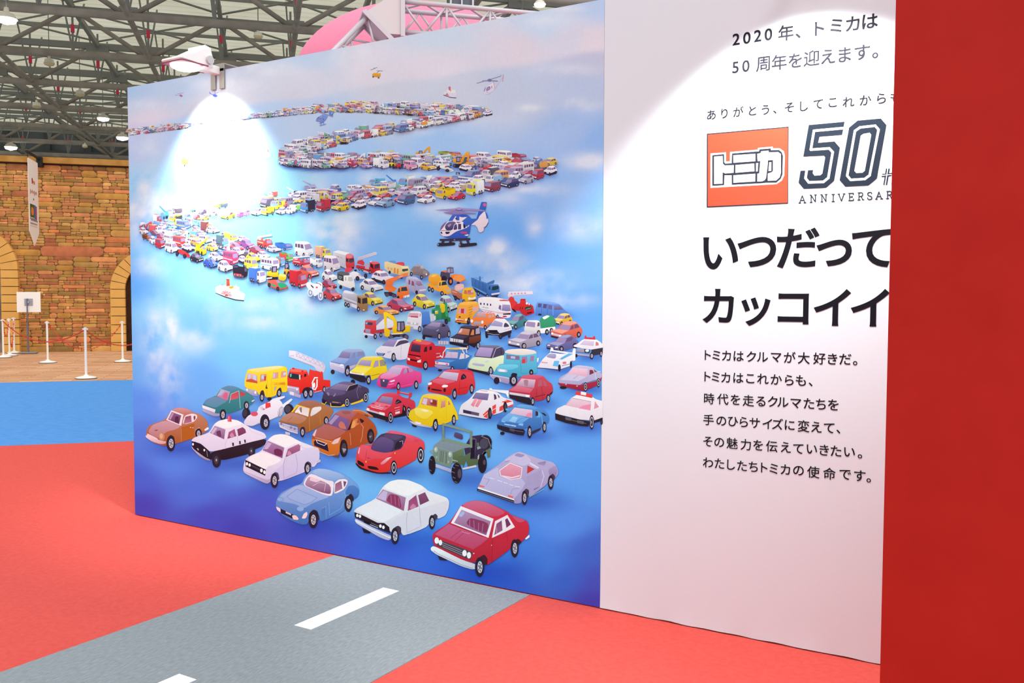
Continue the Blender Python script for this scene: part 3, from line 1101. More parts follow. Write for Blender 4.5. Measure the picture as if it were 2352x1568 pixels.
('printed_car', 'teal boxy off-roader with white roof, behind the crimson sedan', 'H', """
64bcd8>4498bc P 655,600 740,480 800,468 812,320 1030,345 1283,320 1283,602 1240,612 1200,570 1170,642 1010,662 980,642 920,642 890,662 830,682 650,622
78c8e0>5cb4d4 S 680,540 745,482 1000,480 1020,520 900,560 800,560
f0e2d8>dcccc8 S 800,315 860,262 1100,252 1250,278 1288,322 1060,352
806888 P 838,402 842,338 1032,360 1032,417
b0b8dc P 905,360 970,365 968,400 905,392
9c78a4 P 1063,467 1065,368 1143,365 1143,457
d03c40 P 1063,467 1065,410 1112,400 1112,462
9c78a4 P 1178,437 1190,358 1242,355 1237,432
f0e4ea S 713,540 852,560 857,592 718,582
c8bccc E 730,560,14,16 838,575,16,18
b0a4c0>9888b0 P 603,618 880,668 892,722 870,762 680,712 608,652
d8d0e0 L8 605,625 880,678
d0c4d4 P 695,680 760,690 760,730 695,715
3888a8 L5 1050,420 1055,612 1140,607
f0f0f4 P 1285,390 1310,385 1300,440 1285,450
282030 S 900,640 930,600 1000,610 990,660
282030 E 702,712,42,50 1200,592,30,42
W 942,712,56,78
W 1200,595,22,34
"""),
('printed_car', 'pale lime micro car with dark upper body', 'H', """
5c506c>483c58 S 360,372 450,240 480,208 740,208 800,248 828,332 640,392 600,387
e0e8cc>c8d4a8 S 288,510 320,420 380,368 610,390 640,392 815,335 825,480 690,520 680,640 640,522 600,532 582,592 300,532
7c7088 S 450,235 490,210 740,210 790,240 660,240
b8a0cc>9884b4 P 388,357 450,233 657,245 612,377
4c4060 P 643,387 690,258 762,228 802,342
c8bcc8 L7 640,390 690,255 765,225
282028 S 272,532 582,592 602,642 500,612 290,562
c0b8d4>a8a0c0 S 348,455 532,480 522,512 355,492
c8d0d8 S 525,440 590,415 590,435 540,460
303038 E 770,300,6,50
W 615,572,30,64
"""),
('printed_car', 'white endurance racer with blue panels and wide rear wing', 'H', """
f2eaf0>dcd4e0 P 1288,520 1370,400 1470,308 1620,328 1830,328 1835,412 1770,432 1760,502 1640,542 1590,552 1290,532
f6f2f6 P 1468,302 1482,233 1510,240 1520,270 1790,310 1800,270 1840,258 1832,422 1800,432 1800,342 1490,290
b0b0cc L5 1520,275 1795,318
68b4e4>58a4d8 P 1598,402 1740,318 1802,330 1640,412
68b4e4 P 1508,502 1530,428 1602,430 1590,512
68b4e4 P 1318,382 1362,368 1330,422
b4a8cc>9088b0 S 1405,372 1470,318 1562,330 1550,402
e8f0f4 L9 1560,330 1620,400
e898a4 P 1348,440 1442,450 1430,467 1343,457
e06878 P 1650,445 1702,438 1702,472 1655,474
282030 L7 1290,528 1400,535 1590,556
303040 L6 1640,500 1750,475
282030 E 1605,530,20,52 1770,482,15,50
"""),
('printed_car', 'blue and silver sport utility car, behind the yellow hatchback', 'F', """
8ca0d4>6880b8 S 1558,360 1690,290 1760,180 1850,148 2080,153 2122,200 2142,272 2050,302 1990,412 1880,472 1860,422 1820,432 1790,522 1570,452
b0b4d4>98a4d0 S 1760,182 1850,150 2080,155 2110,185 1900,212
9cacdc>84a0d8 P 1570,350 1690,290 1880,310 1800,390
d0c8e0>b0a4cc P 1553,360 1792,420 1802,512 1780,552 1568,472
e8e0ee P 1560,375 1790,430 1790,460 1562,400
8878a0 L5 1570,395 1780,440
988cb8>7c7098 P 1698,287 1760,193 1897,215 1877,307
8888b0 P 1913,302 1940,218 1972,208 1977,292
8888b0 P 1998,272 2020,198 2102,198 2132,262
c0b0c0 P 1878,432 2000,402 1960,452 1890,482
f0ecf4 E 1750,415,34,18
302838 E 1605,525,34,38
302838 S 1800,520 1820,430 1870,410 1890,480
W 1842,522,40,78
"""),
('printed_car', 'white electric hatchback with blue grille, above the pink sedan', 'M', """
f2ecf2>dcd0e2 S 717,1412 830,1330 900,1270 1000,1238 1120,1258 1172,1310 1182,1402 1150,1532 1000,1552 970,1452 930,1542 717,1472
7898dc>5c84c8 S 878,1272 1000,1240 1120,1263 1010,1278
a898c4>8880b0 P 798,1357 890,1273 1012,1275 960,1372
504460 S 973,1377 1030,1290 1130,1278 1175,1312 1050,1342
403450 P 725,1447 852,1460 822,1492 748,1482
6898e0 P 735,1450 830,1462 812,1482 755,1474
c8bcd8 S 865,1440 930,1420 920,1445 880,1460
b8a8c4 L4 1060,1345 1055,1520
W 958,1512,28,62
"""),
('printed_fire_engine', 'red pump fire engine with yellow beacon, above the red coupe', 'P', """
d03440>c01c28 P 995,793 1024,795 1024,832 1000,842 985,842
c8bccc P 1008,782 1031,783 1031,791 1008,791
806878 L1 1013,783 1013,791
806878 L1 1019,783 1019,791
806878 L1 1025,784 1025,791
e8d0d8 L1 1003,812 1012,811
f0d8dc L1.4 1004,820 1014,818
d83040>c81c24 S 934,836 938,812 941,797 947,783 957,778 995,785 1001,793 998,842 984,843 982,830 975,835 972,846 945,839
e86068 S 947,785 957,779 995,786 985,792 966,790
503c60>382838 P 944,806 948,789 968,793 966,809
401c28 P 974,808 977,797 982,795 982,807
401c28 P 987,804 988,795 993,795 993,803
f0b838 P 957,778 969,780 968,785 956,783
301018 P 939,812 967,817 967,819.4 939,814.4
301018 P 943,823.5 960,827 959,830.5 944,827.5
ece4ec P 937,820.5 943,823 942,828 937,825.6
ece4ec P 959,828.5 968,825 968,832 960,832
f4d0d4 L0.8 957,821 965,822.5
W 978,839,6,10.5
"""),
('printed_car', 'blue pickup with white rack carrying a yellow surfboard', 'G', """
4c84c8>2c60a0 S 1338,205 1440,178 1505,160 1550,60 1620,33 1800,28 1870,70 1960,120 1990,112 1900,252 1880,342 1700,362 1650,302 1600,342 1580,342 1338,232
5c94d4 P 1345,205 1440,180 1700,200 1600,240
d8bcd4>c8acc8 P 1508,157 1560,53 1742,65 1732,167
b894b8 L6 1625,60 1625,160
e0ccd8 P 1758,182 1790,78 1852,90 1852,172
e0ccd8 P 1868,92 1942,130 1870,172
f4dce4>e8c0d0 P 1348,220 1592,250 1587,292 1353,267
d06880 E 1385,243,22,14 1550,270,22,14
a098c0>8880b0 S 1338,270 1600,310 1652,342 1450,362 1343,312
f2eaee L14 1478,150 1488,70 1540,0 1800,-12 1850,90
f2eaee L12 1890,70 1880,-12 1800,-12
e8e0ea S 1430,100 1480,150 1470,165 1430,130
f0b840 S 1555,12 1620,-14 1780,-10 1760,22
f4d8b0 S 1760,20 1780,-10 1920,-8 1900,12
282030 E 1432,372,36,20
W 1642,342,30,42
"""),
('printed_car', 'black and copper sport utility car, upper middle', 'N', """
3c3044>241a26 P 203,1022 300,960 345,870 400,855 580,860 612,950 612,1062 560,1102 530,1152 430,1102 200,1072
80442c>602c20 P 460,1012 612,980 612,1052 520,1092 450,1092
504658 S 345,870 400,855 580,860 560,880 470,895
cc8870>b86840 P 298,967 345,890 467,905 452,987
e0c0c8 P 310,950 345,895 370,900 350,950
d88448 P 473,982 500,910 522,910 522,982
b0a0b4 P 543,972 545,900 592,882 602,962
544860>3c3048 P 208,1012 290,975 442,1002 372,1042
e0d8e0>c8c0cc P 203,1020 382,1050 377,1087 203,1067
403848 L6 250,1030 245,1072
403848 L6 280,1035 275,1077
403848 L6 310,1040 305,1080
241c28 P 193,1070 440,1112 432,1152 198,1102
W 435,1142,22,36
W 575,1122,25,52
"""),
('printed_car', 'dark grey two-seat coupe, right of the yellow excavator', 'M', """
6c6488>484060 S 1333,1192 1360,1112 1420,1070 1460,1038 1600,1033 1690,1090 1722,1182 1700,1232 1590,1262 1560,1192 1540,1262 1350,1232
7c7494 S 1460,1042 1600,1035 1680,1085 1580,1055
b0a0c0>8c80a8 P 1408,1087 1470,1043 1592,1050 1570,1112
8078a0>686084 S 1365,1115 1410,1090 1570,1112 1500,1150
30283c P 1600,1105 1615,1060 1655,1085 1640,1105
a098b8 S 1520,1160 1570,1130 1550,1165
28202c S 1345,1205 1480,1225 1470,1250 1360,1235
282030 E 1362,1245,20,30
W 1565,1232,22,52
W 1695,1202,18,48
"""),
('printed_helicopter', 'large blue and white helicopter flying above the car line', 'Z', """
3c64c0>3458b4 P 1470,330 1525,135 1545,115 1680,120 1690,145 1660,330 1600,420 1540,540 1430,640 1380,620
d06488 E 1630,200,52,50
3c60b8 P 1220,620 1420,615 1430,650 1290,760 1220,790
3c60b8 S 1620,420 1690,440 1730,590 1700,640 1670,580
ecd8e0>e0c8d4 S 1215,808 1300,740 1430,640 1470,540 1620,390 1650,440 1680,560 1690,640 1730,600 1742,680 1720,780 1660,860 1610,900 1600,980 1520,1030 1450,1010 1420,890 1350,810
402c4c L12 1730,740 1690,820 1640,870 1590,885
4068c0>3450b0 S 545,690 570,640 660,500 760,490 1080,490 1170,540 1230,620 1215,800 1195,940 1180,1040 1130,1140 1080,1210 800,1230 520,1200 380,1150 600,900
e8d4de P 655,695 760,540 880,560 1100,572 1000,650 940,700
3c60bc P 770,530 870,520 872,670 790,672
302040 P 745,600 780,580 800,640 770,650
3458b4 S 875,520 960,490 1080,500 1090,560 960,580 890,560
ecdce4>e4d0dc S 278,990 320,940 400,860 480,740 560,690 760,685 1000,710 980,790 1000,900 1190,790 1120,880 960,940 800,990 700,1050 590,1130 480,1150 380,1140 320,1090
8c6494>7c5488 S 290,960 330,840 420,750 500,695 470,740 400,860 330,950
70608c>3c3060 S 435,870 470,780 560,710 700,695 780,740 710,800 670,960 480,970
a090b4 S 510,820 600,760 640,790 560,880
58487c>4c3c70 S 690,960 720,810 790,765 812,940
504068 P 832,940 835,770 925,775 925,935
605078 S 780,710 920,715 880,740 800,750
302040 P 990,800 1040,780 1060,890 1000,910
302848 P 1100,820 1115,815 1120,860 1100,880
302048 L12 285,975 620,978
302040 S 300,1010 350,1010 370,1080 320,1060
302040 S 440,1010 605,1010 550,1075 470,1080
4870c8 L5 815,980 815,1110 640,1110
c04878 S 880,1040 940,1000 1100,1010 1120,1050 1080,1070 960,1065
ecdce4 S 1000,1110 1160,1080 1120,1140
9880b8>8470a8 S 350,430 640,400 700,395 860,390 1000,400 1060,420 1370,450 1375,475 1060,480 950,485 700,500 480,460
a890c4>9880b4 S 75,358 640,318 760,305 860,272 950,300 1080,310 1450,330 1670,380 1660,400 1080,375 950,390 700,385 400,372
6c5890 E 860,350,110,36
a894c4 E 860,325,90,34
3c3046 P 280,1225 1195,1195 1195,1260 700,1285 280,1280
3c3046 P 350,1270 430,1265 400,1360 320,1360
3c3046 P 590,1270 660,1265 620,1360 540,1360
302838 S 200,1390 230,1335 420,1345 720,1320 755,1370 720,1415 260,1450 205,1430
50405c P 860,1270 920,1265 970,1360 900,1370
3c3046 P 1070,1260 1140,1255 1180,1350 1110,1360
302838 S 840,1410 870,1350 1000,1365 1380,1335 1400,1370 1390,1420 950,1475 860,1465
8c80a0 E 235,1390,26,30 880,1405,30,34 725,1250,24,20
"""),
('printed_helicopter', 'small lilac helicopter near the upper right of the sky', 'Y', """
d8cadc S 1450,640 1500,540 1600,480 1760,470 1800,560 1780,620 1640,700 1540,740 1470,720
e4d4e0 S 1520,540 1620,480 1760,380 1790,480 1790,560
c4b8d4 L30 1780,590 2010,250
d0889c L22 2045,150 2030,355
d08898 L16 1755,370 1785,540
948aac S 1455,650 1490,560 1540,500 1520,560 1490,660
8c7ca4>7c6c98 S 1530,650 1550,540 1640,490 1670,550 1640,610
a090b4 S 1560,620 1575,560 1630,520 1640,580
8c80a8 P 1690,500 1715,480 1720,550 1695,560
7c7890 S 1530,680 1600,660 1560,692
8c80a8 L20 1255,412 1430,360 1640,300 1980,195
8c80ac L32 1430,342 1640,330 1880,348
7c70a0 E 1640,320,60,46
9c94ac L12 1970,195 1975,150
ccbedc S 1500,740 1600,745 1700,700 1600,715
"""),
('printed_ship', 'small white ferry with red funnel in the upper sky', 'Y', """
dcd4dc>d8c8dc S 240,690 300,650 420,640 600,640 640,700 665,760 630,840 480,830 350,790 260,750
e8dcdc S 330,610 420,600 600,610 640,700 420,690
c85c78>d06880 P 405,515 465,510 470,620 410,620
d8a870 S 430,620 515,615 460,670
d0708c P 305,770 360,700 430,790
404450 L20 260,765 350,795 480,840 630,852
"""),
('printed_helicopter', 'small blue helicopter over the far row of cars', 'J', """
6c84c8>5c78c0 S 1210,560 1230,440 1340,330 1420,400 1330,520 1380,600 1490,400 1540,420 1450,620 1440,720 1300,690
8c9cd0>6080c8 S 440,1000 460,880 640,720 820,600 1050,610 1160,680 1100,800 1000,960 880,1060 880,1100 690,1120 680,1040 540,1020
505c9c S 450,900 560,770 660,720 620,800 520,860
6c6494>a890c0 S 560,920 620,820 740,820 830,900 740,960 600,980
6890dc S 870,760 930,680 1080,680 1060,780 950,850
8c80b0 L44 430,400 860,530 1200,640 1450,730
8478a8 L40 1000,380 880,560 830,880
78b0e0 E 870,420,90,70
9c94b8 E 900,570,60,70
504c80 E 900,890,30,34
6888c8 L40 670,1270 1030,1180
7084c4 L26 740,1110 740,1220
7084c4 L26 900,1060 910,1200
8090cc L24 620,1150 760,1110
"""),
('printed_helicopter', 'tiny yellow twin-rotor helicopter near the top', 'I', """
707484 L4 2168,120 2225,97
707484 L4 2222,126 2275,128
707484 L5 2198,100 2198,112
707484 L4 2222,148 2245,125
e0d4dc S 2190,112 2215,108 2220,150 2188,150
e8a840>d08830 S 2180,160 2195,142 2235,150 2258,145 2255,178 2238,185 2200,180 2183,172
585060 E 2190,180,8,7 2238,188,8,7
"""),
('printed_helicopter', 'tiny blue helicopter below the floodlight', 'I', """
5060d0 L4 742,312 745,330
5060d0 L4 745,325 775,342
5868d4 L3 772,335 820,317
5060d0 L3 785,308 795,330
5868dc>4050c8 S 768,342 785,332 805,338 815,352 800,362 780,358
5060d0 L3 772,372 802,373
5060d0 L2 788,358 788,372
"""),
('printed_helicopter', 'tiny faint pink helicopter at the upper left', 'I', """
b08098 L3 455,332 510,320
b08098 L3 440,335 445,350
b088a0 L3 442,342 478,342
a87090 S 472,342 490,335 505,348 495,360 478,352
b08098 L2 482,328 482,340
"""),
('printed_helicopter', 'yellow helicopter in the glare of the floodlight', 'I', """
6c6888 L3 455,878 520,838 562,815
6c6888 L3 520,838 553,862
7c7898 E 520,838,10,6
f0d870>e8c840 S 492,900 520,885 560,890 590,880 592,900 560,925 545,950 510,958 492,935
c8c0c8 L3 590,892 640,925
585870 L4 640,915 645,932
585070 E 520,965,7,10
f8f0d0 P 530,895 545,895 545,910 530,910
"""),
('printed_ship', 'small white boat with red trim right of the glare', 'I', """
f0e8f0>c0c0e8 S 1190,900 1200,870 1240,855 1285,862 1270,895 1230,915 1195,915
e06070 L4 1200,880 1230,868
e06868 L6 1255,825 1262,845
f4e4e8 S 1225,855 1250,842 1275,850 1265,862
8890c8 L4 1192,915 1230,916 1268,898
"""),
('printed_ship', 'white ferry with red sun mark and red funnel, left of the motorcycle', 'O', """
d8dcf0>c8d0f0 S 98,1140 110,1080 150,1065 200,1070 270,1070 330,1090 400,1120 480,1140 560,1180 580,1210 560,1280 545,1300 420,1280 250,1230 130,1180
e4e4f2 S 150,1065 200,1040 280,1060 480,1075 490,1150 400,1150 280,1110
8cb8e8 S 188,1065 200,1028 240,1025 248,1055
e8603c>d84428 P 280,975 325,968 332,1065 280,1070
c83838 E 300,968,30,9
f0a028 S 315,1080 390,1065 395,1090 360,1112 320,1100
f4f0f4 P 430,1090 480,1080 485,1170 440,1165
f0ecf4 P 420,1045 440,1045 440,1100 420,1100
3c4050 L16 115,1175 250,1235 420,1285 550,1298
f0f0f8 S 105,1160 250,1210 420,1262 555,1275 550,1285 420,1275 250,1225 115,1175
e04838 S 250,1225 265,1195 300,1195 305,1230
e04838 L9 250,1195 200,1180
e04838 L9 258,1185 215,1155
e04838 L9 268,1180 240,1150
e04838 L9 278,1178 270,1140
e04838 L9 290,1180 300,1150
e04838 L9 300,1188 340,1165
e04838 L9 305,1205 350,1195
e04838 L9 310,1222 355,1222
"""),
('printed_motorcycle', 'white patrol motorcycle beside the small red coupe', 'O', """
e8e8f4>c8cce4 E 1600,1170,46,70 1760,1215,44,80
9098b0 E 1600,1170,30,48 1760,1215,28,56
e0e0f0 E 1600,1170,14,24 1760,1215,14,26
f4f2f8>dce0f0 S 1530,1060 1545,1010 1600,1000 1640,1030 1690,1030 1740,1000 1790,1030 1790,1100 1770,1180 1740,1160 1700,1220 1650,1230 1640,1150 1570,1120
303848 S 1600,1040 1650,1080 1650,1110 1610,1070
f0f0f4 L14 1595,1000 1595,940
d04858 E 1595,948,18,16
303440 L9 1690,1020 1730,1030
303440 L9 1740,1030 1770,1060
d05060 E 1700,1090,16,14
a8acc8 L8 1660,1240 1665,1260
"""),
]
# ------------------------------------------------------------------ more traced vehicles of the middle distance
CARS += [
('printed_truck', 'red truck carrying a slanting white load', 'M', """
f0ecf4>d8d4e4 P 730,1140 700,1040 790,965 850,975 960,1030 955,1110 800,1140
8c88b0 P 700,1040 790,965 850,975 760,1060 720,1100
a83c48 P 720,1150 940,1115 940,1140 830,1190 730,1195
e04850>c02c38 P 575,1075 580,1025 610,1010 720,1018 728,1110 725,1190 690,1205 660,1195 560,1180 560,1150 575,1140
f07078 P 580,1025 610,1010 720,1018 690,1032
304860 P 580,1075 590,1040 680,1050 675,1085
80b0c8 P 583,1070 592,1042 615,1045 605,1072
a898b8>8c80a0 P 580,1130 650,1140 645,1215 585,1205
e0d8e4 P 553,1185 690,1205 690,1228 553,1208
2a2030 E 592,1235,20,22
W 712,1235,22,36
W 788,1212,20,34
"""),
('printed_excavator', 'yellow excavator with raised arm', 'M', """
302838 S 880,1235 920,1200 1100,1195 1150,1215 1160,1245 1140,1275 900,1262
605870 E 925,1238,26,22 1125,1240,24,24 1060,1235,20,20
f0f0f4 P 925,1195 1060,1190 1100,1200 930,1208
f4cc28>e0b010 P 940,1140 980,1060 1110,1090 1180,1085 1182,1170 1080,1190 950,1195
403850 P 1005,1035 1100,1030 1115,1140 1080,1170 1000,1168
a898b8 P 1015,1050 1045,1048 1045,1155 1012,1155
807090 P 1060,1048 1090,1045 1100,1130 1062,1155
302838 L5 1080,1175 1120,1110
ffd428>ecb818 P 822,915 850,905 880,915 960,960 1000,1030 1005,1130 960,1140 940,1110 965,1080 950,1020 870,965 860,1120 915,1150 905,1230 880,1240 838,1228 832,1130 845,1110
"""),
('printed_truck', 'white mail truck with blue cargo body', 'M', """
5c8cd8>3c70c4 P 1320,905 1430,898 1452,1040 1410,1120 1330,1100
6898dc P 1200,900 1420,895 1430,905 1320,915
303040 P 1345,1085 1400,1070 1400,1115 1350,1120
f0e8ec>d8d0dc S 1148,975 1160,920 1190,898 1310,898 1335,930 1330,1110 1290,1140 1270,1145 1125,1105 1125,1060
d8a0b0 P 1150,970 1170,918 1293,925 1290,985
c04068 P 1190,960 1280,965 1285,985 1180,975
d898a8 P 1303,965 1306,925 1325,930 1320,970
c0b4c4 P 1140,1040 1290,1055 1285,1085 1140,1068
f4f0f4 E 1200,1058,14,14 1245,1060,14,14
a898b0 P 1140,1095 1220,1105 1220,1125 1140,1115
d0c8d4 P 1445,925 1500,935 1500,1025 1450,1030
W 1305,1135,22,42
"""),
('printed_mixer_truck', 'green toy-like mixer with a yellow drum', 'M', """
2c8850>247040 P 1600,800 1640,770 1670,790 1690,980 1715,980 1715,1035 1650,1035 1620,1000 1590,1010
f0cc28>dcb418 S 1570,800 1620,790 1660,830 1640,910 1600,920 1580,870
3ca060 S 1640,785 1665,780 1690,970 1650,970
409870>2c7c58 P 1465,870 1520,850 1590,860 1600,1000 1510,1025 1465,930
348c60 S 1510,830 1525,812 1575,815 1580,845 1560,870 1520,865
286c50 P 1475,890 1505,880 1508,930 1480,940
f0e8d8 P 1512,895 1552,890 1552,930 1515,935
e8b830 P 1512,920 1540,895 1552,895 1552,930 1520,935
d8dcd8 P 1490,960 1520,955 1520,1010 1505,1020
2c2438 E 1660,1035,22,38
K 1665,1035,18,34
"""),
('printed_bus', 'orange tiger-striped safari bus', 'N', """
fcb040>e89828 S 285,700 300,600 335,550 440,530 560,535 585,580 592,650 540,690 480,800 440,830 300,815 268,800
fcbc58 S 335,550 440,530 560,535 570,560 450,580 330,580
e0a0a8 P 303,695 318,620 425,628 418,698
c83840 P 345,690 348,630 390,632 385,695
e4a8a0 P 500,680 500,605 580,600 585,650
c07828 L8 450,620 500,600
c07828 L8 450,650 500,635
c07828 L8 455,690 500,665
c07828 L8 450,720 490,700
c07828 L8 455,750 480,735
503020 S 310,750 330,725 350,750
c83838 P 275,765 390,775 388,800 275,795
f0e8e0 L8 280,772 385,782
f0d8d0 E 285,770,14,14 415,778,16,16
282028 P 265,800 300,810 440,830 440,840 270,812
282030 E 325,825,22,14 445,810,20,34
K 452,790,18,44
"""),
('printed_bus', 'white rescue bus with red roof trim and a thin red line', 'N', """
f4eef4>e0d8e4 S 570,530 580,490 640,472 800,478 980,515 1005,560 1018,650 1010,745 960,760 840,735 600,650
f8f2f6 S 580,492 640,474 800,480 975,515 880,525 700,500
d84050 P 570,490 600,475 630,474 610,480
d84050 P 850,515 920,510 985,520 980,530 870,528
38304c P 600,552 620,553 620,580 602,578
38304c P 648,555 664,556 664,582 648,580
38304c P 690,560 708,562 708,590 692,588
38304c P 733,565 750,567 750,594 734,592
88b0a8 L10 635,610 660,612
88b0a8 L10 670,618 710,622
706090 P 845,625 860,580 882,590 880,655
a898c0>8074a0 P 888,655 900,575 1000,580 1012,660 960,665
d85868 L5 570,630 830,680 1010,690
e0788c L4 830,695 1015,700
302838 P 905,695 1010,690 1008,710 910,712
c03048 E 930,735,30,10
W 835,735,16,26
"""),
('printed_fire_engine', 'red ladder truck right of the white rescue bus', 'N', """
f0d8e0>e4c4d0 P 968,470 980,405 1300,398 1308,438 1080,450 985,475
b890a4 P 1005,440 1020,418 1040,440
b890a4 P 1050,438 1065,416 1085,438
b890a4 P 1095,436 1110,414 1130,436
b890a4 P 1140,434 1155,412 1175,434
b890a4 P 1185,432 1200,410 1220,432
d83838 P 980,500 1010,470 1050,480 1060,520 1100,550 1090,600 1030,640 985,600
d83030>b82028 P 1020,640 1080,570 1130,560 1140,515 1205,510 1215,555 1260,560 1310,600 1325,690 1215,728 1160,700 1130,660 1040,655
281820 P 1020,625 1060,640 1090,680 1050,670
304038 P 1195,640 1205,610 1280,595 1295,630 1230,655
a0c8b0 L5 1215,640 1280,620
501018 P 1225,685 1295,670 1290,690 1230,700
c02028 P 1130,515 1150,500 1210,500 1205,520
f0e4e8 E 1225,560,14,16 1255,570,10,12
701820 P 1130,610 1140,605 1142,640 1132,640
701820 P 1160,610 1170,605 1172,640 1162,640
"""),
('printed_van', 'blue wagon at the right end of the upper row', 'N', """
6c94dc>4870bc S 1335,690 1350,580 1370,535 1560,540 1660,570 1730,650 1785,690 1795,725 1600,740 1335,722
80a4e4 S 1360,550 1375,536 1560,540 1660,570 1600,575
584c78 P 1370,610 1378,560 1420,565 1412,615
584c78 P 1438,622 1445,568 1492,572 1485,628
6c6090 P 1510,635 1512,578 1565,590 1562,645
8078a4>605880 P 1590,645 1588,590 1660,590 1712,645
3c5ca8 L5 1425,560 1420,700
3c5ca8 L5 1500,570 1495,720
88ace8 L5 1570,590 1575,720
e8e4f0 P 1700,705 1790,700 1792,716 1705,722
282838 S 1370,720 1385,692 1420,700 1420,725
"""),
('printed_car', 'orange small car with flag-patterned roof', 'N', """
f88c50>e46c30 S 478,800 490,760 545,740 560,690 620,668 750,668 800,695 815,770 790,820 740,820 690,880 660,890 520,870 480,840
e8c0d0 S 555,690 620,668 750,670 795,690 700,698
6878b0 L6 600,688 640,670
d05868 L6 640,690 680,670
6878b0 L6 690,692 720,672
d05868 L6 730,690 750,674
d8a8a8>c08888 P 552,742 570,695 685,705 680,755
d0a0a0 P 708,755 715,710 745,705 750,745
d0a0a0 P 758,742 755,705 785,700 795,735
b0a8b0>988c98 S 510,830 525,800 615,805 620,835 600,850 520,845
f4f0f0 E 492,795,18,22 632,810,16,22
c0b4c0 P 480,845 600,868 660,870 660,885 520,872
e08040 L5 695,760 690,850
W 670,880,20,32
"""),
('printed_car', 'white and black patrol car with red roof lamp, upper middle', 'N', """
f2ecf2>dcd4e0 S 670,935 690,900 740,860 790,780 830,755 920,755 990,820 1028,890 1020,930 880,960 820,940
2c2434 P 670,930 760,935 830,920 860,960 1022,915 1018,960 900,1010 870,1030 840,990 700,980 672,990
181420 P 690,915 760,915 835,915 815,945 740,940
c84050 P 820,748 915,750 918,765 825,762
b0a8d0>9890b8 P 742,858 795,785 905,820 895,872
484058 S 915,880 925,830 945,815 985,850 990,870
c8c0cc L5 700,955 780,975 860,975
a8a0b0 L5 930,915 1015,890
282030 E 692,1000,18,24
K 875,1000,22,38
K 990,985,18,34
"""),
('printed_car', 'white and black patrol car with raised red lamps, right edge', 'N', """
f4eef2>e0d8e2 S 1830,1130 1900,1100 1960,1050 2010,1030 2150,1040 2200,1070 2238,1110 2240,1150 2120,1180 1960,1160
d83840 P 1992,1035 1998,990 2015,988 2020,1012 2110,1015 2115,992 2132,998 2140,1045
dcc8dc>c4b0cc P 1930,1110 1990,1052 2125,1065 2115,1128
d07880 P 2140,1125 2145,1068 2180,1085 2185,1120
383040 P 2090,1175 2240,1150 2235,1230 2130,1250 2080,1230
a8a0b4>8c84a0 P 1885,1205 1900,1165 1985,1160 2000,1215
303038 P 1990,1170 2070,1180 2060,1220 1995,1215
e4e0e8 E 2030,1190,26,18 1860,1170,18,14
b8b0c4>9890a8 P 1875,1225 2050,1240 2080,1250 2070,1270 1890,1250
282030 E 1885,1255,16,24
W 2090,1260,26,44
W 2215,1230,18,42
"""),
('printed_truck', 'blue tipper truck at the far right bend of the line', 'N', """
24406c P 500,340 600,400 720,470 680,470 540,410
4878bc>305c9c P 480,215 720,300 700,430 640,400 490,330
3864a8 P 590,200 605,200 610,260 590,250
4470b4 P 690,290 785,248 795,262 780,300 700,310
5484c8 L6 485,222 600,225 640,218
6c94d0 L5 600,262 720,318
305498 L5 540,240 535,345
305498 L5 590,260 588,375
305498 L5 640,280 640,400
4878c0>3464a8 P 680,330 700,310 840,308 858,340 862,440 830,465 740,470 700,440
203848 P 755,385 765,335 845,325 850,365 800,385
284068 P 715,375 722,335 740,335 738,380
d8d0e0 P 750,430 862,412 862,435 755,452
203050 P 740,460 850,445 830,480 760,480
W 575,430,18,32
W 695,460,16,30
"""),
('printed_wheel_loader', 'orange wheel loader beside the blue tipper truck', 'N', """
4c4460 P 70,180 80,135 150,130 200,150 200,230 130,250 70,200
f07838 P 85,135 130,120 190,135 150,150
605878 P 155,150 158,90 245,85 250,155 200,165
a8a0bc P 165,145 168,102 200,100 200,150
9088a8 P 210,145 210,100 238,97 240,148
706888 P 150,85 200,72 252,82 245,95 160,95
f88840>e86c20 P 200,190 250,170 370,180 400,230 412,250 340,275 270,260 240,240
f89850 P 240,240 260,190 370,180 400,235 340,275
302030 E 120,235,40,42
302030 E 205,265,36,56
e07030 E 210,268,16,26
282030 E 310,290,20,16
"""),
('printed_truck', 'yellow livestock truck behind the tiger-striped bus', 'N', """
e8b4b0 S 260,330 300,300 380,298 390,350 350,390 270,400
f4d0cc L8 290,340 380,320
f4d0cc L8 300,365 380,350
c87860>b05c48 P 215,375 235,365 360,430 370,500 330,500 225,440
f0c8c0 L6 230,400 290,420
302838 P 230,440 330,500 330,520 250,480
f8c030>e8a818 S 360,500 365,400 385,355 470,345 520,370 548,440 545,510 400,540
d07058 P 385,430 395,380 425,390 428,440
c85840>d89080 P 432,440 432,388 500,380 520,435 470,450
d8b8c8 E 495,400,18,18
e8e0d8 P 440,490 545,480 545,500 445,512
f4f0ec E 460,492,14,14 530,485,12,12
282030 P 400,535 550,508 540,525 410,545
K 275,490,20,34
W 385,530,18,24
"""),
('printed_mixer_truck', 'orange cement mixer truck', 'M', """
f8b040>e89020 S 1420,490 1430,420 1480,395 1560,405 1600,460 1580,550 1480,560
fcc468 S 1450,440 1490,405 1540,410 1500,440
f4a030 P 1400,540 1420,520 1560,580 1600,600 1590,640 1520,620 1410,560
fcb848>ec9828 P 1550,560 1560,500 1600,488 1650,490 1680,560 1722,600 1725,650 1690,670 1600,650
203840 P 1595,555 1605,505 1655,498 1668,545
304048 P 1565,555 1570,512 1585,510 1585,560
c0b0a0 P 1660,610 1720,600 1722,630 1665,640
e8a030 P 1630,655 1720,640 1722,660 1640,680
W 1432,600,20,36
W 1475,615,20,34
W 1603,660,22,32
282030 E 1650,675,12,12
"""),
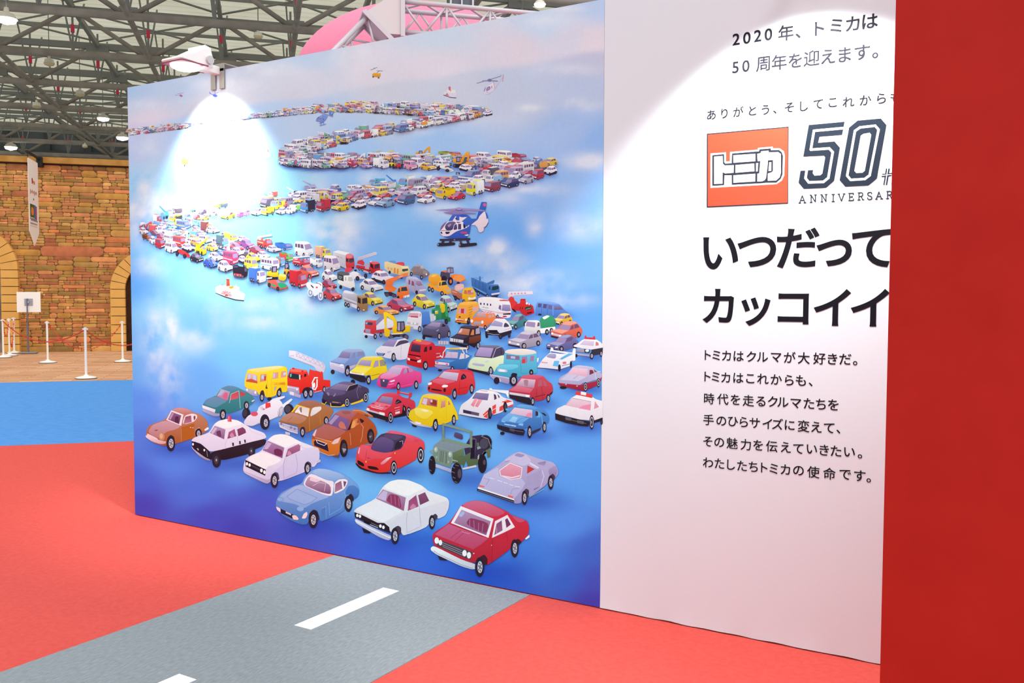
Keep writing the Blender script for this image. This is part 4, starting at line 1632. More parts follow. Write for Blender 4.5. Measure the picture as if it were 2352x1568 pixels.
('printed_bus', 'beige house-shaped bus with toys on its roof', 'M', """
6c98d0 S 880,265 900,225 980,222 1000,260 960,285
e04858 S 970,290 1000,245 1090,240 1110,280 1070,310
f0d4a0>dcb878 P 835,240 870,235 1110,300 1150,290 1172,340 1165,430 1080,425 900,380 838,330
f4dcb0 P 1050,300 1140,295 1160,320 1080,330
e08838 P 960,390 962,320 985,322 985,395
e08838 P 1000,400 1002,330 1025,332 1022,400
d0a890 P 875,335 878,305 900,310 898,345
d0a890 P 915,345 918,315 945,320 942,355
384850 P 1070,360 1075,335 1150,330 1152,355 1090,370
d09048 L5 1060,400 1165,385
282030 E 905,378,16,22 1060,450,20,16
"""),
('printed_car', 'brown beetle-shaped car behind the silver van', 'M', """
a08c8c>706068 S 1178,380 1190,340 1220,300 1270,275 1330,280 1370,330 1430,370 1442,410 1400,440 1340,460 1310,430 1220,410 1195,420
b8a4a8 S 1220,302 1270,276 1330,282 1310,300 1250,300
c8c0cc>a8a0b0 P 1315,330 1318,290 1350,290 1368,335
8c7c88 P 1215,345 1240,300 1250,302 1245,345
8c7c88 P 1255,350 1262,302 1295,300 1300,345
c8b8b8 S 1180,370 1200,350 1215,380 1195,410
9c8888 S 1360,345 1420,375 1380,410 1345,395
f0e8e0 E 1395,405,10,12
W 1195,400,18,32
W 1330,445,20,30
"""),
('printed_van', 'silver van beside the orange mixer truck', 'M', """
bcb4d0>9c94b8 S 1118,480 1130,440 1180,430 1260,440 1330,490 1370,570 1395,600 1390,645 1280,660 1240,665 1125,570
c8c0dc S 1130,445 1180,432 1260,442 1300,475 1220,470
8c5070 P 1155,535 1158,475 1180,485 1180,545
8c5070 P 1195,550 1200,490 1225,500 1235,560
a890b0>8c6890 P 1255,540 1258,490 1320,500 1345,550 1290,560
d8d0e4 P 1300,610 1390,600 1390,618 1305,630
8880a4 L5 1240,480 1250,650
282030 E 1265,645,18,26
"""),
('printed_truck', 'box truck with silver cargo body and red cab', 'M', """
d8d4de>b0acb8 P 148,105 215,85 380,120 320,150 310,325 160,250
f0eef4 P 148,105 215,85 375,122 318,150
bcb8c4 P 318,150 335,135 330,320 308,325
e05058>c83038 S 318,190 325,140 370,125 420,150 435,220 438,310 400,335 320,320
e88088 S 325,142 370,126 418,150 400,190 330,185
3c3038 P 322,235 325,190 355,200 352,245
40303c>584858 P 360,240 365,200 425,190 430,235 390,255
281c24 P 355,320 430,305 430,325 390,340
484050 P 170,260 310,325 310,335 175,275
"""),
('printed_fire_engine', 'red ladder truck right of the silver box truck', 'M', """
e0d0da>c8b8c8 P 475,215 480,180 710,108 735,115 732,140 560,195
b0a0b4 L4 490,195 715,125
d83840 P 470,260 480,225 540,210 570,250 560,290
d83840>b82028 P 455,290 470,280 640,310 640,240 660,230 750,240 775,265 778,350 700,385 640,395 600,360 460,325
e86870 P 640,242 660,230 750,240 765,262 690,270
c0a0b0 P 575,330 580,260 630,265 630,340
301c28 P 645,300 650,260 685,280 690,340
3c2838>583848 P 700,335 705,280 765,265 770,320
f0e0e4 P 640,235 660,225 670,232 650,245
c8c0cc P 560,350 630,375 620,390 550,365
W 503,335,14,22
W 540,345,14,22
W 642,375,16,28
"""),
('printed_tanker_truck', 'silver tanker truck with brown cab', 'M', """
d0cad8>a09aac S 278,700 280,640 310,610 450,650 480,680 470,780 300,720
e4e0ea S 285,650 310,615 450,652 400,670
b8b2c0 P 280,700 470,770 470,860 380,830 285,760
e8e4ec L6 290,715 465,785
887c90 P 300,740 460,800 460,815 300,760
a8825c>8c6844 P 468,740 472,690 550,680 605,700 615,760 612,890 545,905 475,850
bc9470 P 475,690 550,680 605,700 540,715
302428 P 478,780 480,710 520,730 520,800
3c2c30 P 540,800 540,730 605,715 608,790
e0d0b8 E 560,880,12,8
d8d0d8 P 395,790 470,815 468,865 400,835
W 318,805,18,32
W 355,818,20,32
W 488,868,18,34
"""),
('printed_crane_truck', 'orange crane truck with raised boom', 'M', """
f88048>e46830 P 855,560 850,490 880,470 1000,430 1060,410 1150,380 1152,425 1090,440 1010,470 960,510 940,560 1000,590 920,650 840,590
c8b0c0 L12 1030,445 1080,425
f07838 P 838,570 920,580 1000,595 960,640 840,610
302838 P 830,640 920,640 990,670 1000,710 840,680
504858 E 870,680,26,26 960,690,26,24
f88448>e06428 S 1000,690 1010,600 1050,565 1140,560 1165,620 1170,700 1060,735 1005,715
304048 P 1058,630 1062,580 1130,572 1145,625
604838 P 1015,640 1022,590 1045,595 1045,645
e8e0e0 P 1090,695 1170,675 1170,705 1095,722
281c24 L4 1105,700 1105,718
281c24 L4 1130,692 1130,712
282030 E 1020,715,16,24
"""),
('printed_three_wheeler', 'cream three-wheeled delivery truck with dark canopy', 'M', """
f2ece8>dcd4d4 S 210,500 290,440 300,420 390,420 430,470 445,560 435,600 360,590 240,540 210,520
606468 S 205,380 260,360 370,390 360,420 290,420 210,400
404448 P 208,395 290,420 292,500 210,470
d0d0d0 L5 225,430 270,445
d0d0d0 L5 225,450 260,462
c0c0c4 P 350,490 355,440 405,440 420,490 380,500
b0acb4 P 310,490 312,445 325,440 328,485
281c24 E 252,575,20,26 415,605,22,24
K 420,600,16,24
"""),
('printed_racing_car', 'white open-wheel racer in the upper row', 'M', """
e04050 P 310,330 390,310 420,340 350,385 310,370
f2ecf2>dcd4e0 S 370,390 430,360 480,380 540,430 590,455 560,470 480,460 420,470 375,440
c83848 L7 490,405 540,435
K 476,460,26,32
K 585,425,22,32
282030 E 450,355,18,14
"""),
]
# ------------------------------------------------------------------ shape lists for the smaller printed vehicles (unit box 0..100, facing left)
TPL = {
'sedan': """
b>d S 0,58 3,46 24,38 33,16 45,3 62,0 78,3 88,18 97,36 100,50 97,72 85,80 50,95 44,92 36,90 2,76
l P 3,47 24,39 57,47 46,55 36,63
l S 34,16 45,3 62,0 78,3 84,12 70,15 62,22
g P 26,39 36,17 62,23 58,46
h P 60,44 65,24 72,19 73,39
h P 75,38 74,18 84,14 91,31
s P 2,57 35,70 34,80 3,67
w E 6,61,3,5 30,73,4,5
k P 1,71 35,83 36,92 2,79
W 47,82,7,17
W 88,67,6,15""",
'coupe': """
b>d S 0,66 4,54 26,44 38,22 50,10 66,6 82,14 92,34 100,42 99,66 86,78 50,96 44,94 36,94 2,82
l P 4,55 26,45 58,52 46,62 36,68
l S 38,22 50,11 66,7 80,13 70,20 62,26
g P 28,44 40,22 63,28 58,51
h P 60,48 66,28 78,18 84,26 78,40
w P 4,62 12,62 12,67 4,67
w P 28,74 37,72 36,79 28,80
k P 2,76 35,88 36,94 2,84
W 47,84,7,16
W 89,68,7,16""",
'police': """
w0>w1 S 0,58 3,46 24,38 33,16 45,5 62,2 78,5 88,18 97,36 100,50 98,58 50,80 36,84 2,66
k2 P 36,80 50,76 99,52 97,72 85,80 50,95 44,93 36,92 2,76 1,62
w P 35,16 45,6 62,3 78,6 84,14 62,24
g P 26,39 36,18 62,24 58,46
h P 60,44 65,26 72,21 73,39
h P 75,38 74,20 84,16 91,31
r P 48,2 62,-3 66,2 52,7
k2 P 2,55 35,69 34,80 2,68
w E 7,62,3,4 29,73,4,4
K 47,82,7,17
K 88,67,6,15""",
'van': """
b>d S 0,62 4,42 18,14 30,3 88,0 97,7 100,60 97,76 50,98 40,95 2,80
l S 19,13 30,3 88,0 95,6 52,15
g P 5,43 19,16 48,21 42,53
h P 51,45 54,21 67,18 67,41
h P 70,40 70,18 82,16 82,38
h P 85,37 85,16 95,14 96,34
s P 2,62 38,75 37,85 3,72
w E 6,65,3,4 33,76,4,4
k P 1,76 38,88 39,95 2,81
W 51,84,6,15
W 88,73,5,13""",
'bus': """
b>d S 0,60 2,26 8,12 22,3 92,0 99,6 100,64 97,76 44,98 34,95 1,80
l S 8,12 22,3 92,0 98,5 40,15
g P 3,46 6,20 35,25 33,54
h P 42,48 43,25 52,23 52,45
h P 55,44 55,22 65,20 65,42
h P 68,41 68,20 78,18 78,39
h P 81,38 81,17 95,15 95,36
q P 38,62 99,46 99,53 38,70
s P 1,66 33,78 33,86 1,74
w E 5,68,2,4 29,76,3,4
W 46,86,5,12
W 86,74,5,11""",
'box': """
q>q2 P 36,6 58,0 99,3 100,72 64,86 38,82
q2 P 36,6 60,10 64,86 38,82
l P 36,6 58,0 99,3 60,10
b>d S 0,66 4,36 12,22 42,24 52,30 53,86 38,95 2,84
g P 5,50 9,28 36,33 34,57
h P 41,54 43,34 51,34 51,52
s P 2,70 36,80 36,88 2,78
w E 6,73,2,3 31,80,3,3
W 46,86,6,13
W 86,75,5,12
W 74,78,5,12""",
'dump': """
q2 P 38,34 60,16 100,20 100,50 60,60
q>q2 P 40,30 46,26 64,40 100,20 98,64 62,80 42,74
d P 46,28 62,18 96,22 64,38
b>d S 0,68 4,40 12,28 42,28 50,34 52,86 38,95 2,84
g P 5,54 9,33 36,38 34,60
h P 41,56 43,38 49,38 49,54
s P 2,72 36,82 36,89 2,80
W 46,86,6,14
W 84,76,6,14""",
'fire': """
b>d P 40,44 100,36 100,72 60,86 40,84
b P 58,44 66,22 92,22 96,44
wl P 2,0 96,14 98,26 4,12
s P 70,26 92,26 88,38 74,38
b>d S 0,68 4,44 10,32 42,32 50,38 52,86 38,95 2,84
g P 5,58 8,38 36,42 34,62
h P 41,58 43,42 49,42 49,56
w E 12,31,4,4 30,31,4,4
s P 2,74 36,84 36,91 2,82
w P 60,56 96,46 96,50 60,61
W 46,86,6,14
W 86,76,6,14
W 72,80,6,13""",
'mixer': """
q>q2 S 46,40 54,14 74,2 92,12 100,40 92,66 60,74
q2 P 96,20 100,30 100,60 92,70
l S 56,16 72,6 82,10 64,26
b P 44,66 98,56 99,70 60,86 44,84
b>d S 0,68 4,40 12,28 42,28 50,34 52,86 38,95 2,84
g P 5,54 9,33 36,38 34,60
h P 41,56 43,38 49,38 49,54
s P 2,72 36,82 36,90 2,80
W 46,86,6,14
W 86,76,6,14
W 72,80,6,13""",
'tank': """
q>q2 S 42,30 50,14 92,8 99,14 100,48 94,60 50,72 42,66
l S 50,18 92,11 94,18 52,26
s P 42,66 100,54 100,70 60,84 42,82
b>d S 0,66 4,38 10,26 40,26 48,32 50,86 36,95 2,84
g P 5,52 8,32 34,36 32,58
h P 39,54 41,36 46,36 46,52
s P 2,72 34,82 34,90 2,80
W 45,86,6,13
W 88,74,5,12
W 76,78,5,12""",
'exc': """
k S 24,84 40,76 92,76 98,86 92,98 34,100 24,94
k3 E 34,88,6,7 88,87,6,7
b>d P 44,66 50,38 96,46 98,66 60,76 44,74
k2 P 52,64 54,34 76,34 78,66
g P 56,60 57,38 72,38 74,60
b>d P 0,4 10,0 26,14 44,40 48,66 36,66 30,42 14,22 10,70 2,66
b>d S 0,66 14,68 30,72 26,96 12,94 2,84""",
'loader': """
k2 P 46,20 52,0 88,2 90,40 50,44
g P 54,24 58,6 82,8 80,36
b>d P 40,44 66,36 100,40 98,70 50,74 38,64
b>d P 0,58 30,42 42,60 40,76 16,84 2,76
K 50,74,15,24
K 88,70,10,20""",
'crane': """
b>d P 0,6 8,0 70,42 84,44 84,60 66,56
q P 60,40 90,36 96,64 62,68
b>d P 40,62 100,58 100,78 58,90 38,86
b>d S 14,72 18,52 44,48 52,54 54,88 42,96 16,88
g P 18,66 22,54 42,52 42,68
K 50,88,6,12
K 84,82,6,12
K 72,84,6,12""",
'f1': """
K 24,58,10,20
K 88,40,10,22
b>d S 0,78 14,56 40,38 60,18 84,14 88,44 66,62 30,84 6,88
r S 40,40 50,26 58,34 52,48
w P 78,0 100,-4 100,10 80,14
b P 0,84 24,92 22,98 0,92
K 40,82,12,20
K 96,58,10,24""",
'racer': """
b>d S 0,70 10,50 34,34 46,20 62,18 96,24 100,46 96,60 60,86 40,96 2,82
q P 2,70 12,50 36,36 50,50 36,84
g S 32,38 46,22 58,24 50,46
w P 74,0 100,4 100,14 76,10
q P 56,60 98,38 98,50 58,74
K 48,86,7,15
K 88,58,7,16""",
'dozer': """
k S 40,72 92,60 100,72 96,88 50,98
b>d P 40,30 56,24 96,36 98,62 60,72 40,70
k2 P 46,0 72,2 74,40 48,40
g P 50,6 66,8 68,36 52,36
b>d S 0,54 34,48 40,62 38,92 10,98 0,82
l P 2,58 34,52 36,64 4,72""",
'fork': """
b>d P 34,40 92,44 96,78 44,88 32,78
k L5 18,0 20,92
k L5 28,0 30,92
k L4 0,90 28,92
k L4 40,6 88,10 90,46
k L4 42,8 44,44
K 48,84,9,14
K 86,78,9,14""",
'loco': """
k2>k S 0,40 8,16 60,10 64,0 94,4 100,20 98,84 60,96 30,98 2,84
k3 P 64,8 92,10 92,20 66,18
k3 E 12,36,9,16
k P 18,4 28,0 30,20 20,20
r P 40,70 92,62 94,84 44,92
w L2 44,80 90,72
k3 E 34,88,8,10 56,86,8,10 80,80,8,10""",
'trike': """
b>d S 0,70 8,36 20,14 44,8 98,16 100,74 60,92 30,96 6,88
k3 P 50,4 60,-4 98,2 100,40 52,52
w L4 60,30 92,24
g P 10,40 22,18 42,22 38,50
K 22,94,8,10
K 84,84,7,12""",
}
def mix(c, t, w):
    return ''.join('%02x' % int(int(c[i:i + 2], 16) * (1 - w) + t * w) for i in (0, 2, 4))
def palette(c, c2=None):
    q = c2 or mix(c, 255, .45)
    return {'b': mix(c, 255, .06), 'd': mix(c, 20, .2), 'l': mix(c, 240, .38), 'g': '9c88b0', 'h': '6c5072', 's': 'c4b8cc', 'w': 'f4f0f6', 'k': '2a2030',
            'k2': '302838', 'k3': '5c5468', 'w0': 'f2ecf2', 'w1': 'd8cce0', 'r': 'e04048', 'q': q, 'q2': mix(q, 30, .14), 'wl': 'e0d4e0'}
def tpl(kind, x0, y0, x1, y1, c, face='L', c2=None):
    ink = Ink()
    sx, sy = (x1 - x0) / 100.0, (y1 - y0) / 100.0
    if face == 'L':
        xf = lambda x, y: (x0 + x * sx, y0 + y * sy)
    else:
        xf = lambda x, y: (x1 - x * sx, y0 + y * sy)
    draw(ink, TPL[kind], xf=xf, pal=palette(c, c2))
    return ink

# mid-distance vehicles: frame; x0,y0,x1,y1 kind colour [second colour] facing
MID = """
N 40,450,300,685 sedan b8d0c8 . R|pale green sedan behind the green mixer
N 1560,690,1835,860 sedan f0b838 . L|yellow cab with roof sign behind the red-orange hatchback
N 935,680,1235,912 coupe 408490 . L|teal coupe behind the white mixer truck
N 1188,700,1612,1002 mixer f0e8e8 3c9c70 L|white truck with green mixer drum
N 1540,795,1968,1065 sedan ec6450 . L|red-orange hatchback, upper right
N 970,925,1432,1172 sedan b4a4bc . L|silver-mauve coupe above the white endurance racer
N 1483,958,1915,1205 coupe 7068a4 . L|violet coupe behind the white endurance racer
M 20,150,245,385 van f0e0e8 d84050 R|white micro car with red bonnet
M 0,322,208,512 coupe f0eef4 . R|white small hatchback above the cream three-wheeler
M 660,348,975,545 police f0ecf0 . R|white and black patrol coupe in the upper row
M 0,458,205,608 coupe b83850 . R|dark red roadster behind the small red coupe
M 505,448,825,645 coupe f0ecf2 . R|white sports coupe in the middle of the row
M 20,560,272,765 coupe d84048 . R|small red coupe beside the white motorcycle
M 520,622,820,825 coupe f0d028 . R|yellow convertible beside the silver tanker
M 1205,648,1512,872 coupe f4d830 . R|yellow angular coupe behind the white mail truck
M 868,708,1232,912 coupe cc3c5c . R|crimson mid-engine sports car
M 690,805,1035,962 coupe f49844 . R|orange wedge sports car behind the yellow excavator
O 450,280,645,380 sedan e8e4f4 . R|white sedan behind the purple sedan
O 490,325,725,505 sedan 9c509c . R|purple sedan
O 762,258,1002,495 fire e04840 . R|small red ladder truck with white ladder
O 1040,358,1318,515 dump 4474c8 4070c4 R|blue tipper truck left of the ambulance
O 1660,438,1925,655 box f0e040 f0b098 R|yellow bread truck with pink cargo body
O 1343,365,1642,628 van f2eef2 . R|white high-roof ambulance with red lamps
O 0,400,152,535 sedan f4cc50 . R|yellow sedan left of the pale blue truck
O 120,258,318,475 box 70aee4 607080 R|pale blue canvas-back truck
O 335,378,562,525 coupe e06078 . R|pink-red sports coupe
O 640,438,885,575 sedan b83c54 . R|dark red sedan with roof lamp
O 905,428,1142,545 sedan d0cad8 . R|pale grey sedan
O 355,458,560,605 sedan f6f2f6 . R|white sedan behind the double-decker bus
O 120,500,262,595 sedan 6890d8 . R|light blue sedan behind the white coupe
O 1110,508,1342,695 dump 70bc50 d85048 R|green-cab fire truck
O 768,520,965,645 sedan f4f0f6 . R|white patrol sedan in the middle
O 20,528,232,682 coupe f2f0f8 . R|white coupe left of the double-decker bus
O 228,508,472,745 bus e84474 f0a0b8 R|magenta double-decker bus with white lettering
O 470,588,625,725 police f0ecf4 . R|white and black patrol car behind the yellow buggy
O 590,530,818,702 coupe f4d838 . R|yellow sports coupe
O 1060,568,1205,770 dump 78b4ec b87058 R|sky blue small truck
O 1590,580,1795,790 dump f0eef4 f0eef4 R|white pickup truck
O 0,618,152,780 coupe 4474d4 . R|blue sports coupe at the left bend
O 560,628,785,822 van f0d84c . R|yellow open buggy
O 818,618,1115,830 bus f2f0f4 88a8e0 R|white coach with orange windows
O 1320,588,1602,775 fire d83844 . R|red snorkel fire engine with white mark
O 145,662,385,855 sedan f6f2f6 . R|white hatchback beside the black locomotive
O 1180,708,1335,962 loader f0a034 . R|orange farm tractor
O 1412,742,1735,952 sedan ec5c48 . R|orange-red sedan
O 385,738,615,945 loco 302c40 . R|black steam locomotive
O 632,768,908,1035 box f2f0f4 4c78d4 R|white garbage truck with blue body
O 910,758,1222,995 dozer f4c828 . R|yellow bulldozer
O 1270,808,1555,1112 box d83440 d02c38 R|red postal van
O 915,930,1250,1140 racer e85848 2c9c74 R|red and green endurance racer
"""
FAR = """
Q 440,250,620,505 crane 60b0e0 60b0e0 L
Q 580,300,860,400 box d8d8e8 806878 L
Q 980,250,1110,370 crane 80c8e0 f0d060 L
Q 1410,180,1680,310 dump f0d850 606880 L
Q 1240,340,1500,450 coupe f4f4fc . L
Q 1150,310,1300,420 sedan 705878 . L
Q 620,390,860,550 dump f0d830 504858 L
Q 840,390,1020,540 sedan 60a8d8 . L
Q 1050,400,1180,510 sedan e05060 . L
Q 1130,430,1350,520 coupe f0d050 . L
Q 1550,340,1815,508 coupe f0e850 . L
Q 1840,360,1965,468 van e060b0 . L
Q 330,400,490,595 box c84050 f0dce4 R
Q 510,500,640,620 sedan 90b0b0 . R
Q 930,460,1090,640 van f4f4f8 . R
Q 730,490,880,640 van b8d8e8 . R
Q 1030,510,1250,640 dump 60b0b8 90d0d8 R
Q 105,550,240,650 box f0e0e0 f0e4e8 R
Q 250,540,400,660 mixer d85058 f0b020 R
Q 580,570,780,680 sedan 90c0e0 . R
Q 420,580,570,680 sedan f4f4f4 . R
Q 1190,530,1412,755 box f08030 884850 R
Q 290,610,420,740 box f0f0f0 f0f0f4 R
Q 420,640,580,740 van e8e4f0 . R
Q 590,660,780,770 van c8dcf0 . R
Q 85,640,250,780 sedan f0d8d8 . R
Q 810,650,990,780 sedan c0a090 . R
Q 1030,620,1220,740 sedan d8a0a0 . R
Q 1140,700,1300,800 sedan d0c0d0 . R
Q 300,690,430,790 sedan 904868 . R
Q 730,730,920,860 sedan d090a0 . R
Q 140,740,305,885 dump c06030 704030 R
Q 400,740,560,880 sedan b04868 . R
Q 980,770,1170,900 sedan f0c840 . R
Q 1160,780,1400,930 van c8e4f4 . R
Q 530,760,705,930 bus f4f0f4 e0a0b0 R
Q 270,800,420,955 sedan f0e8f0 . R
Q 690,790,915,1005 bus e84040 f0d0d0 R
Q 370,840,555,1030 van c83040 . R
Q 900,850,1100,960 coupe e8e8f4 . R
Q 1090,820,1335,1155 crane f0c028 f0c028 R
Q 850,920,1092,1095 police f0f0f4 . R
Q 550,900,785,1108 van f0f0f4 . R
Q 1290,930,1500,1080 sedan f0c840 . R
Q 1330,1080,1600,1260 sedan f4f4f8 . R
Q 758,1010,1005,1190 f1 e03030 . R
Q 1000,1105,1248,1282 sedan 302838 . R
Q 1240,1180,1508,1375 coupe 3858d0 . R
U 930,100,1160,260 crane b0a8d8 b0a8d8 L
U 1600,265,1850,420 coupe c84868 . L
U 1640,165,1850,270 bus f0f0f0 e0d8e0 L
U 1310,155,1550,310 sedan d0ccdc . L
U 1310,215,1560,320 van 4868b8 . L
U 680,200,880,370 crane f4f4f8 404048 L
U 330,310,490,450 crane 58a8e8 58a8e8 L
U 390,270,545,375 box f4f0f0 e86060 L
U 960,228,1195,372 van e0e0f0 . L
U 1190,310,1430,395 coupe f0d060 . L
U 1100,310,1250,390 coupe b83850 . L
U 780,330,935,435 coupe c83858 . L
U 1370,305,1592,440 van d8d840 . L
U 510,370,645,455 sedan f0e040 . L
U 640,395,850,480 coupe d8e0a0 . L
U 900,340,1150,450 coupe f0f0f4 . L
U 500,440,645,565 dozer f0e020 . L
U 760,440,940,605 dump f0f0f0 90d860 L
U 0,560,100,670 van e090c8 . L
U 120,520,315,662 coupe ffffff . L
U 280,480,495,662 dump f0e050 f0b040 L
U 510,520,695,645 sedan f0f0ff . L
U 680,480,825,642 box ffffff f0f0f4 L
U 900,395,1142,625 box 58a8f0 383048 L
U 1160,385,1392,605 box c83848 c83848 L
U 1400,385,1600,500 coupe d05870 . L
U 1540,400,1720,490 coupe c8bcd4 . L
U 1720,310,1900,440 coupe b0909c . L
U 1400,448,1692,592 sedan f0c820 . L
U 1713,405,1962,568 police f0ecf4 . L
X 250,70,370,130 crane e8b030 404048 R
X 335,68,500,165 crane f0c820 f0c820 R
X 450,100,600,165 dump d83840 d83840 R
X 600,110,690,180 sedan 9090a8 . R
X 730,30,890,165 exc e8a030 . R
X 975,72,1220,130 dump c83840 90b040 R
X 850,120,950,185 van f0e020 . R
X 1065,90,1240,170 dump e89838 e89838 R
X 1295,120,1505,205 box f0e020 f0e8e0 R
X 1380,88,1562,195 van f0ecf0 . R
X 1610,72,1772,175 bus f4f0f0 e87050 R
X 1740,90,1930,165 dump b83848 b83848 R
X 1750,130,1942,205 dump 606c94 8c88a4 R
X 50,118,170,180 van e8d8e0 . R
X 0,130,108,268 fire c83858 . R
X 95,160,240,245 van e0a868 . R
X 215,130,302,218 van d8d8e8 . R
X 278,152,452,275 box f0ecf0 f0ecf0 R
X 945,122,1090,200 van 88a8d8 . R
X 800,155,930,225 coupe 6888c8 . R
X 680,148,822,268 van f0ecf2 . R
X 450,162,545,275 loader f0d020 . R
X 510,178,615,278 fork c83040 . R
X 610,180,755,288 van f09cb8 . R
X 130,208,272,270 sedan b890c8 . R
X 1140,150,1342,225 dump 4878c0 5080c8 R
X 918,180,1112,255 van e8e8f0 . R
X 1540,145,1692,205 coupe 80b8e0 . R
X 1985,138,2120,215 sedan c8c8d8 . R
X 2080,165,2262,245 fire d83850 . R
X 1528,178,1662,252 police f0f0f4 . R
X 1130,82,1312,262 exc f0a030 . R
X 1700,172,1902,265 box d0b8c8 d0b8c8 R
X 1910,188,2082,275 sedan 6080b8 . R
X 1358,198,1532,255 dump c03040 c03040 R
X 1570,208,1708,298 van c8ccdc . R
X 780,205,962,294 sedan f0b030 . R
X 970,222,1145,304 f1 f0ece8 . R
X 1200,218,1372,305 police f0f0f4 . R
X 1760,198,1912,298 box e06868 d8c0c8 R
X 2108,235,2262,348 police f0ecf4 . L
X 1840,248,2012,315 sedan 90b890 . L
X 1400,225,1570,330 mixer c83040 e04048 L
X 1280,255,1400,345 loader d83838 . L
X 1580,270,1790,355 coupe 9890b0 . L
X 1870,280,2005,345 sedan d04868 . L
X 1985,270,2122,392 van c03850 . L
X 1250,318,1420,400 coupe f0d8a0 . L
X 1728,288,1872,392 coupe f0ecf0 . L
X 1090,308,1255,405 dozer f09830 . L
X 1843,328,2012,438 sedan b8b0c8 . L
X 1478,335,1622,415 coupe d83850 . L
X 1600,350,1732,425 coupe 5070b0 . L
X 410,335,530,475 crane 4888d0 4888d0 L
X 545,340,725,480 box 68b0e0 f0e4dc L
X 775,335,910,435 box 6090d8 f0ece8 L
X 1650,365,1852,484 sedan 383c70 . L
X 890,355,1072,445 van b83858 . L
X 230,372,402,435 box 60b0d8 60b0d8 L
X 1080,390,1270,470 sedan a8a890 . L
X 140,418,385,512 tank e8a848 5890c8 L
X 330,400,425,492 van e8f0f8 . L
X 1463,403,1652,525 van 984058 . L
X 680,420,885,515 sedan 487858 . L
X 1278,388,1475,568 box f0e020 f0ecf0 L
X 0,442,132,512 bus f0ece8 90a0d0 L
X 885,412,1052,545 coupe e0b848 . L
X 1155,438,1292,522 box f0f0f0 c0a890 L
X 388,462,555,545 coupe 508868 . L
X 190,470,362,582 police c8c0d8 . L
X 505,468,682,575 sedan c8b0d0 . L
X 670,458,855,562 van ece8f0 . L
X 948,448,1165,605 dump f0c020 f0c020 L
X 1080,512,1274,612 coupe d83048 . L
X 745,502,915,592 coupe e87878 . L
X 310,522,478,592 coupe d84848 . L
X 30,535,165,640 coupe b0909c . L
X 500,540,605,635 coupe e05868 . L
X 130,568,252,652 sedan d8c8dc . L
X 748,545,952,648 coupe f0e8ee . L
X 535,542,728,662 van 486898 . L
X 220,572,395,678 coupe ece4f0 . L
X 308,578,514,692 sedan 80a8d0 . L
"""
SMALLCOL = ['f4f0f4', 'f0ecf0', 'e8e4f0', 'd8d0dc', 'd84048', 'c83850', 'e86070', 'f0c030', 'f4d840', 'e89038', '6090d0', '4870b8', '88b0e0', '484058', '8880a0', 'b8a8c0', '70a890', 'f0b0c0', 'b890c0', 'e0d8d8', 'f6f4f6', 'd8c8d8']
# far bands: (lower edge, upper edge, vehicle width start, end, count)
BANDS = [
    ([(296, 312), (440, 294)], [(296, 298), (440, 283)], 12, 15, 52, 'L'),
    ([(440, 294), (600, 270)], [(440, 283), (600, 258)], 12, 14, 30, 'L'),
    ([(595, 272), (740, 259), (830, 259), (960, 267), (1060, 271), (1120, 264)], [(595, 262), (740, 243), (830, 238), (960, 241), (1080, 247), (1122, 254)], 15, 27, 190, 'R'),
    ([(1125, 266), (1000, 290), (900, 310), (820, 322), (760, 340), (690, 356)], [(1080, 268), (960, 278), (860, 294), (780, 305), (720, 318), (660, 338)], 26, 30, 88, 'L'),
    ([(1255, 392), (1130, 424), (1000, 442), (850, 456), (700, 472), (590, 484)], [(1262, 372), (1150, 388), (1000, 412), (860, 430), (720, 446), (600, 464)], 40, 34, 58, 'L'),
    ([(790, 380), (1000, 382), (1230, 392)], [(800, 362), (1000, 362), (1220, 374)], 33, 40, 34, 'R'),
    ([(335, 530), (420, 556), (520, 584), (600, 600)], [(410, 498), (480, 524), (560, 556), (640, 584)], 30, 38, 26, 'R'),
    ([(655, 352), (655, 382), (720, 388), (800, 388)], [(690, 330), (670, 350), (700, 358), (790, 362)], 27, 31, 74, 'R'),
]
def along(pl, t):
    L = [0]
    for a, b in zip(pl, pl[1:]):
        L.append(L[-1] + math.hypot(b[0] - a[0], b[1] - a[1]))
    d = t * L[-1]
    for i, (a, b) in enumerate(zip(pl, pl[1:])):
        if d <= L[i + 1] or i == len(pl) - 2:
            u = (d - L[i]) / max(1e-6, L[i + 1] - L[i])
            return a[0] + (b[0] - a[0]) * u, a[1] + (b[1] - a[1]) * u
def band_items():
    r = random.Random(21)
    out = []
    kinds = ['sedan', 'sedan', 'coupe', 'van', 'bus', 'box', 'dump', 'sedan', 'police', 'mixer', 'van', 'exc', 'fire']
    for lo, up, w0, w1, n, face in BANDS:
        rows = 3
        for k in range(n):
            t = (k + r.uniform(-.4, .4)) / n
            t = min(1, max(0, t))
            s = r.choice([0.0, 0.0, 0.35, 0.7, 1.0])
            a, b = along(lo, t), along(up, t)
            w = w0 + (w1 - w0) * t
            kd = r.choice(kinds)
            h = w * (0.52 if kd in ('sedan', 'coupe', 'police') else 0.72)
            x = a[0] + (b[0] - a[0]) * s
            y = a[1] + (b[1] + h * .5 - a[1]) * s
            c = r.choice(SMALLCOL)
            c2 = r.choice(SMALLCOL)
            out.append((y, kd, (x - w / 2, y - h, x + w / 2, y), mix(c, 215, .18), face, mix(c2, 215, .18)))
    return out
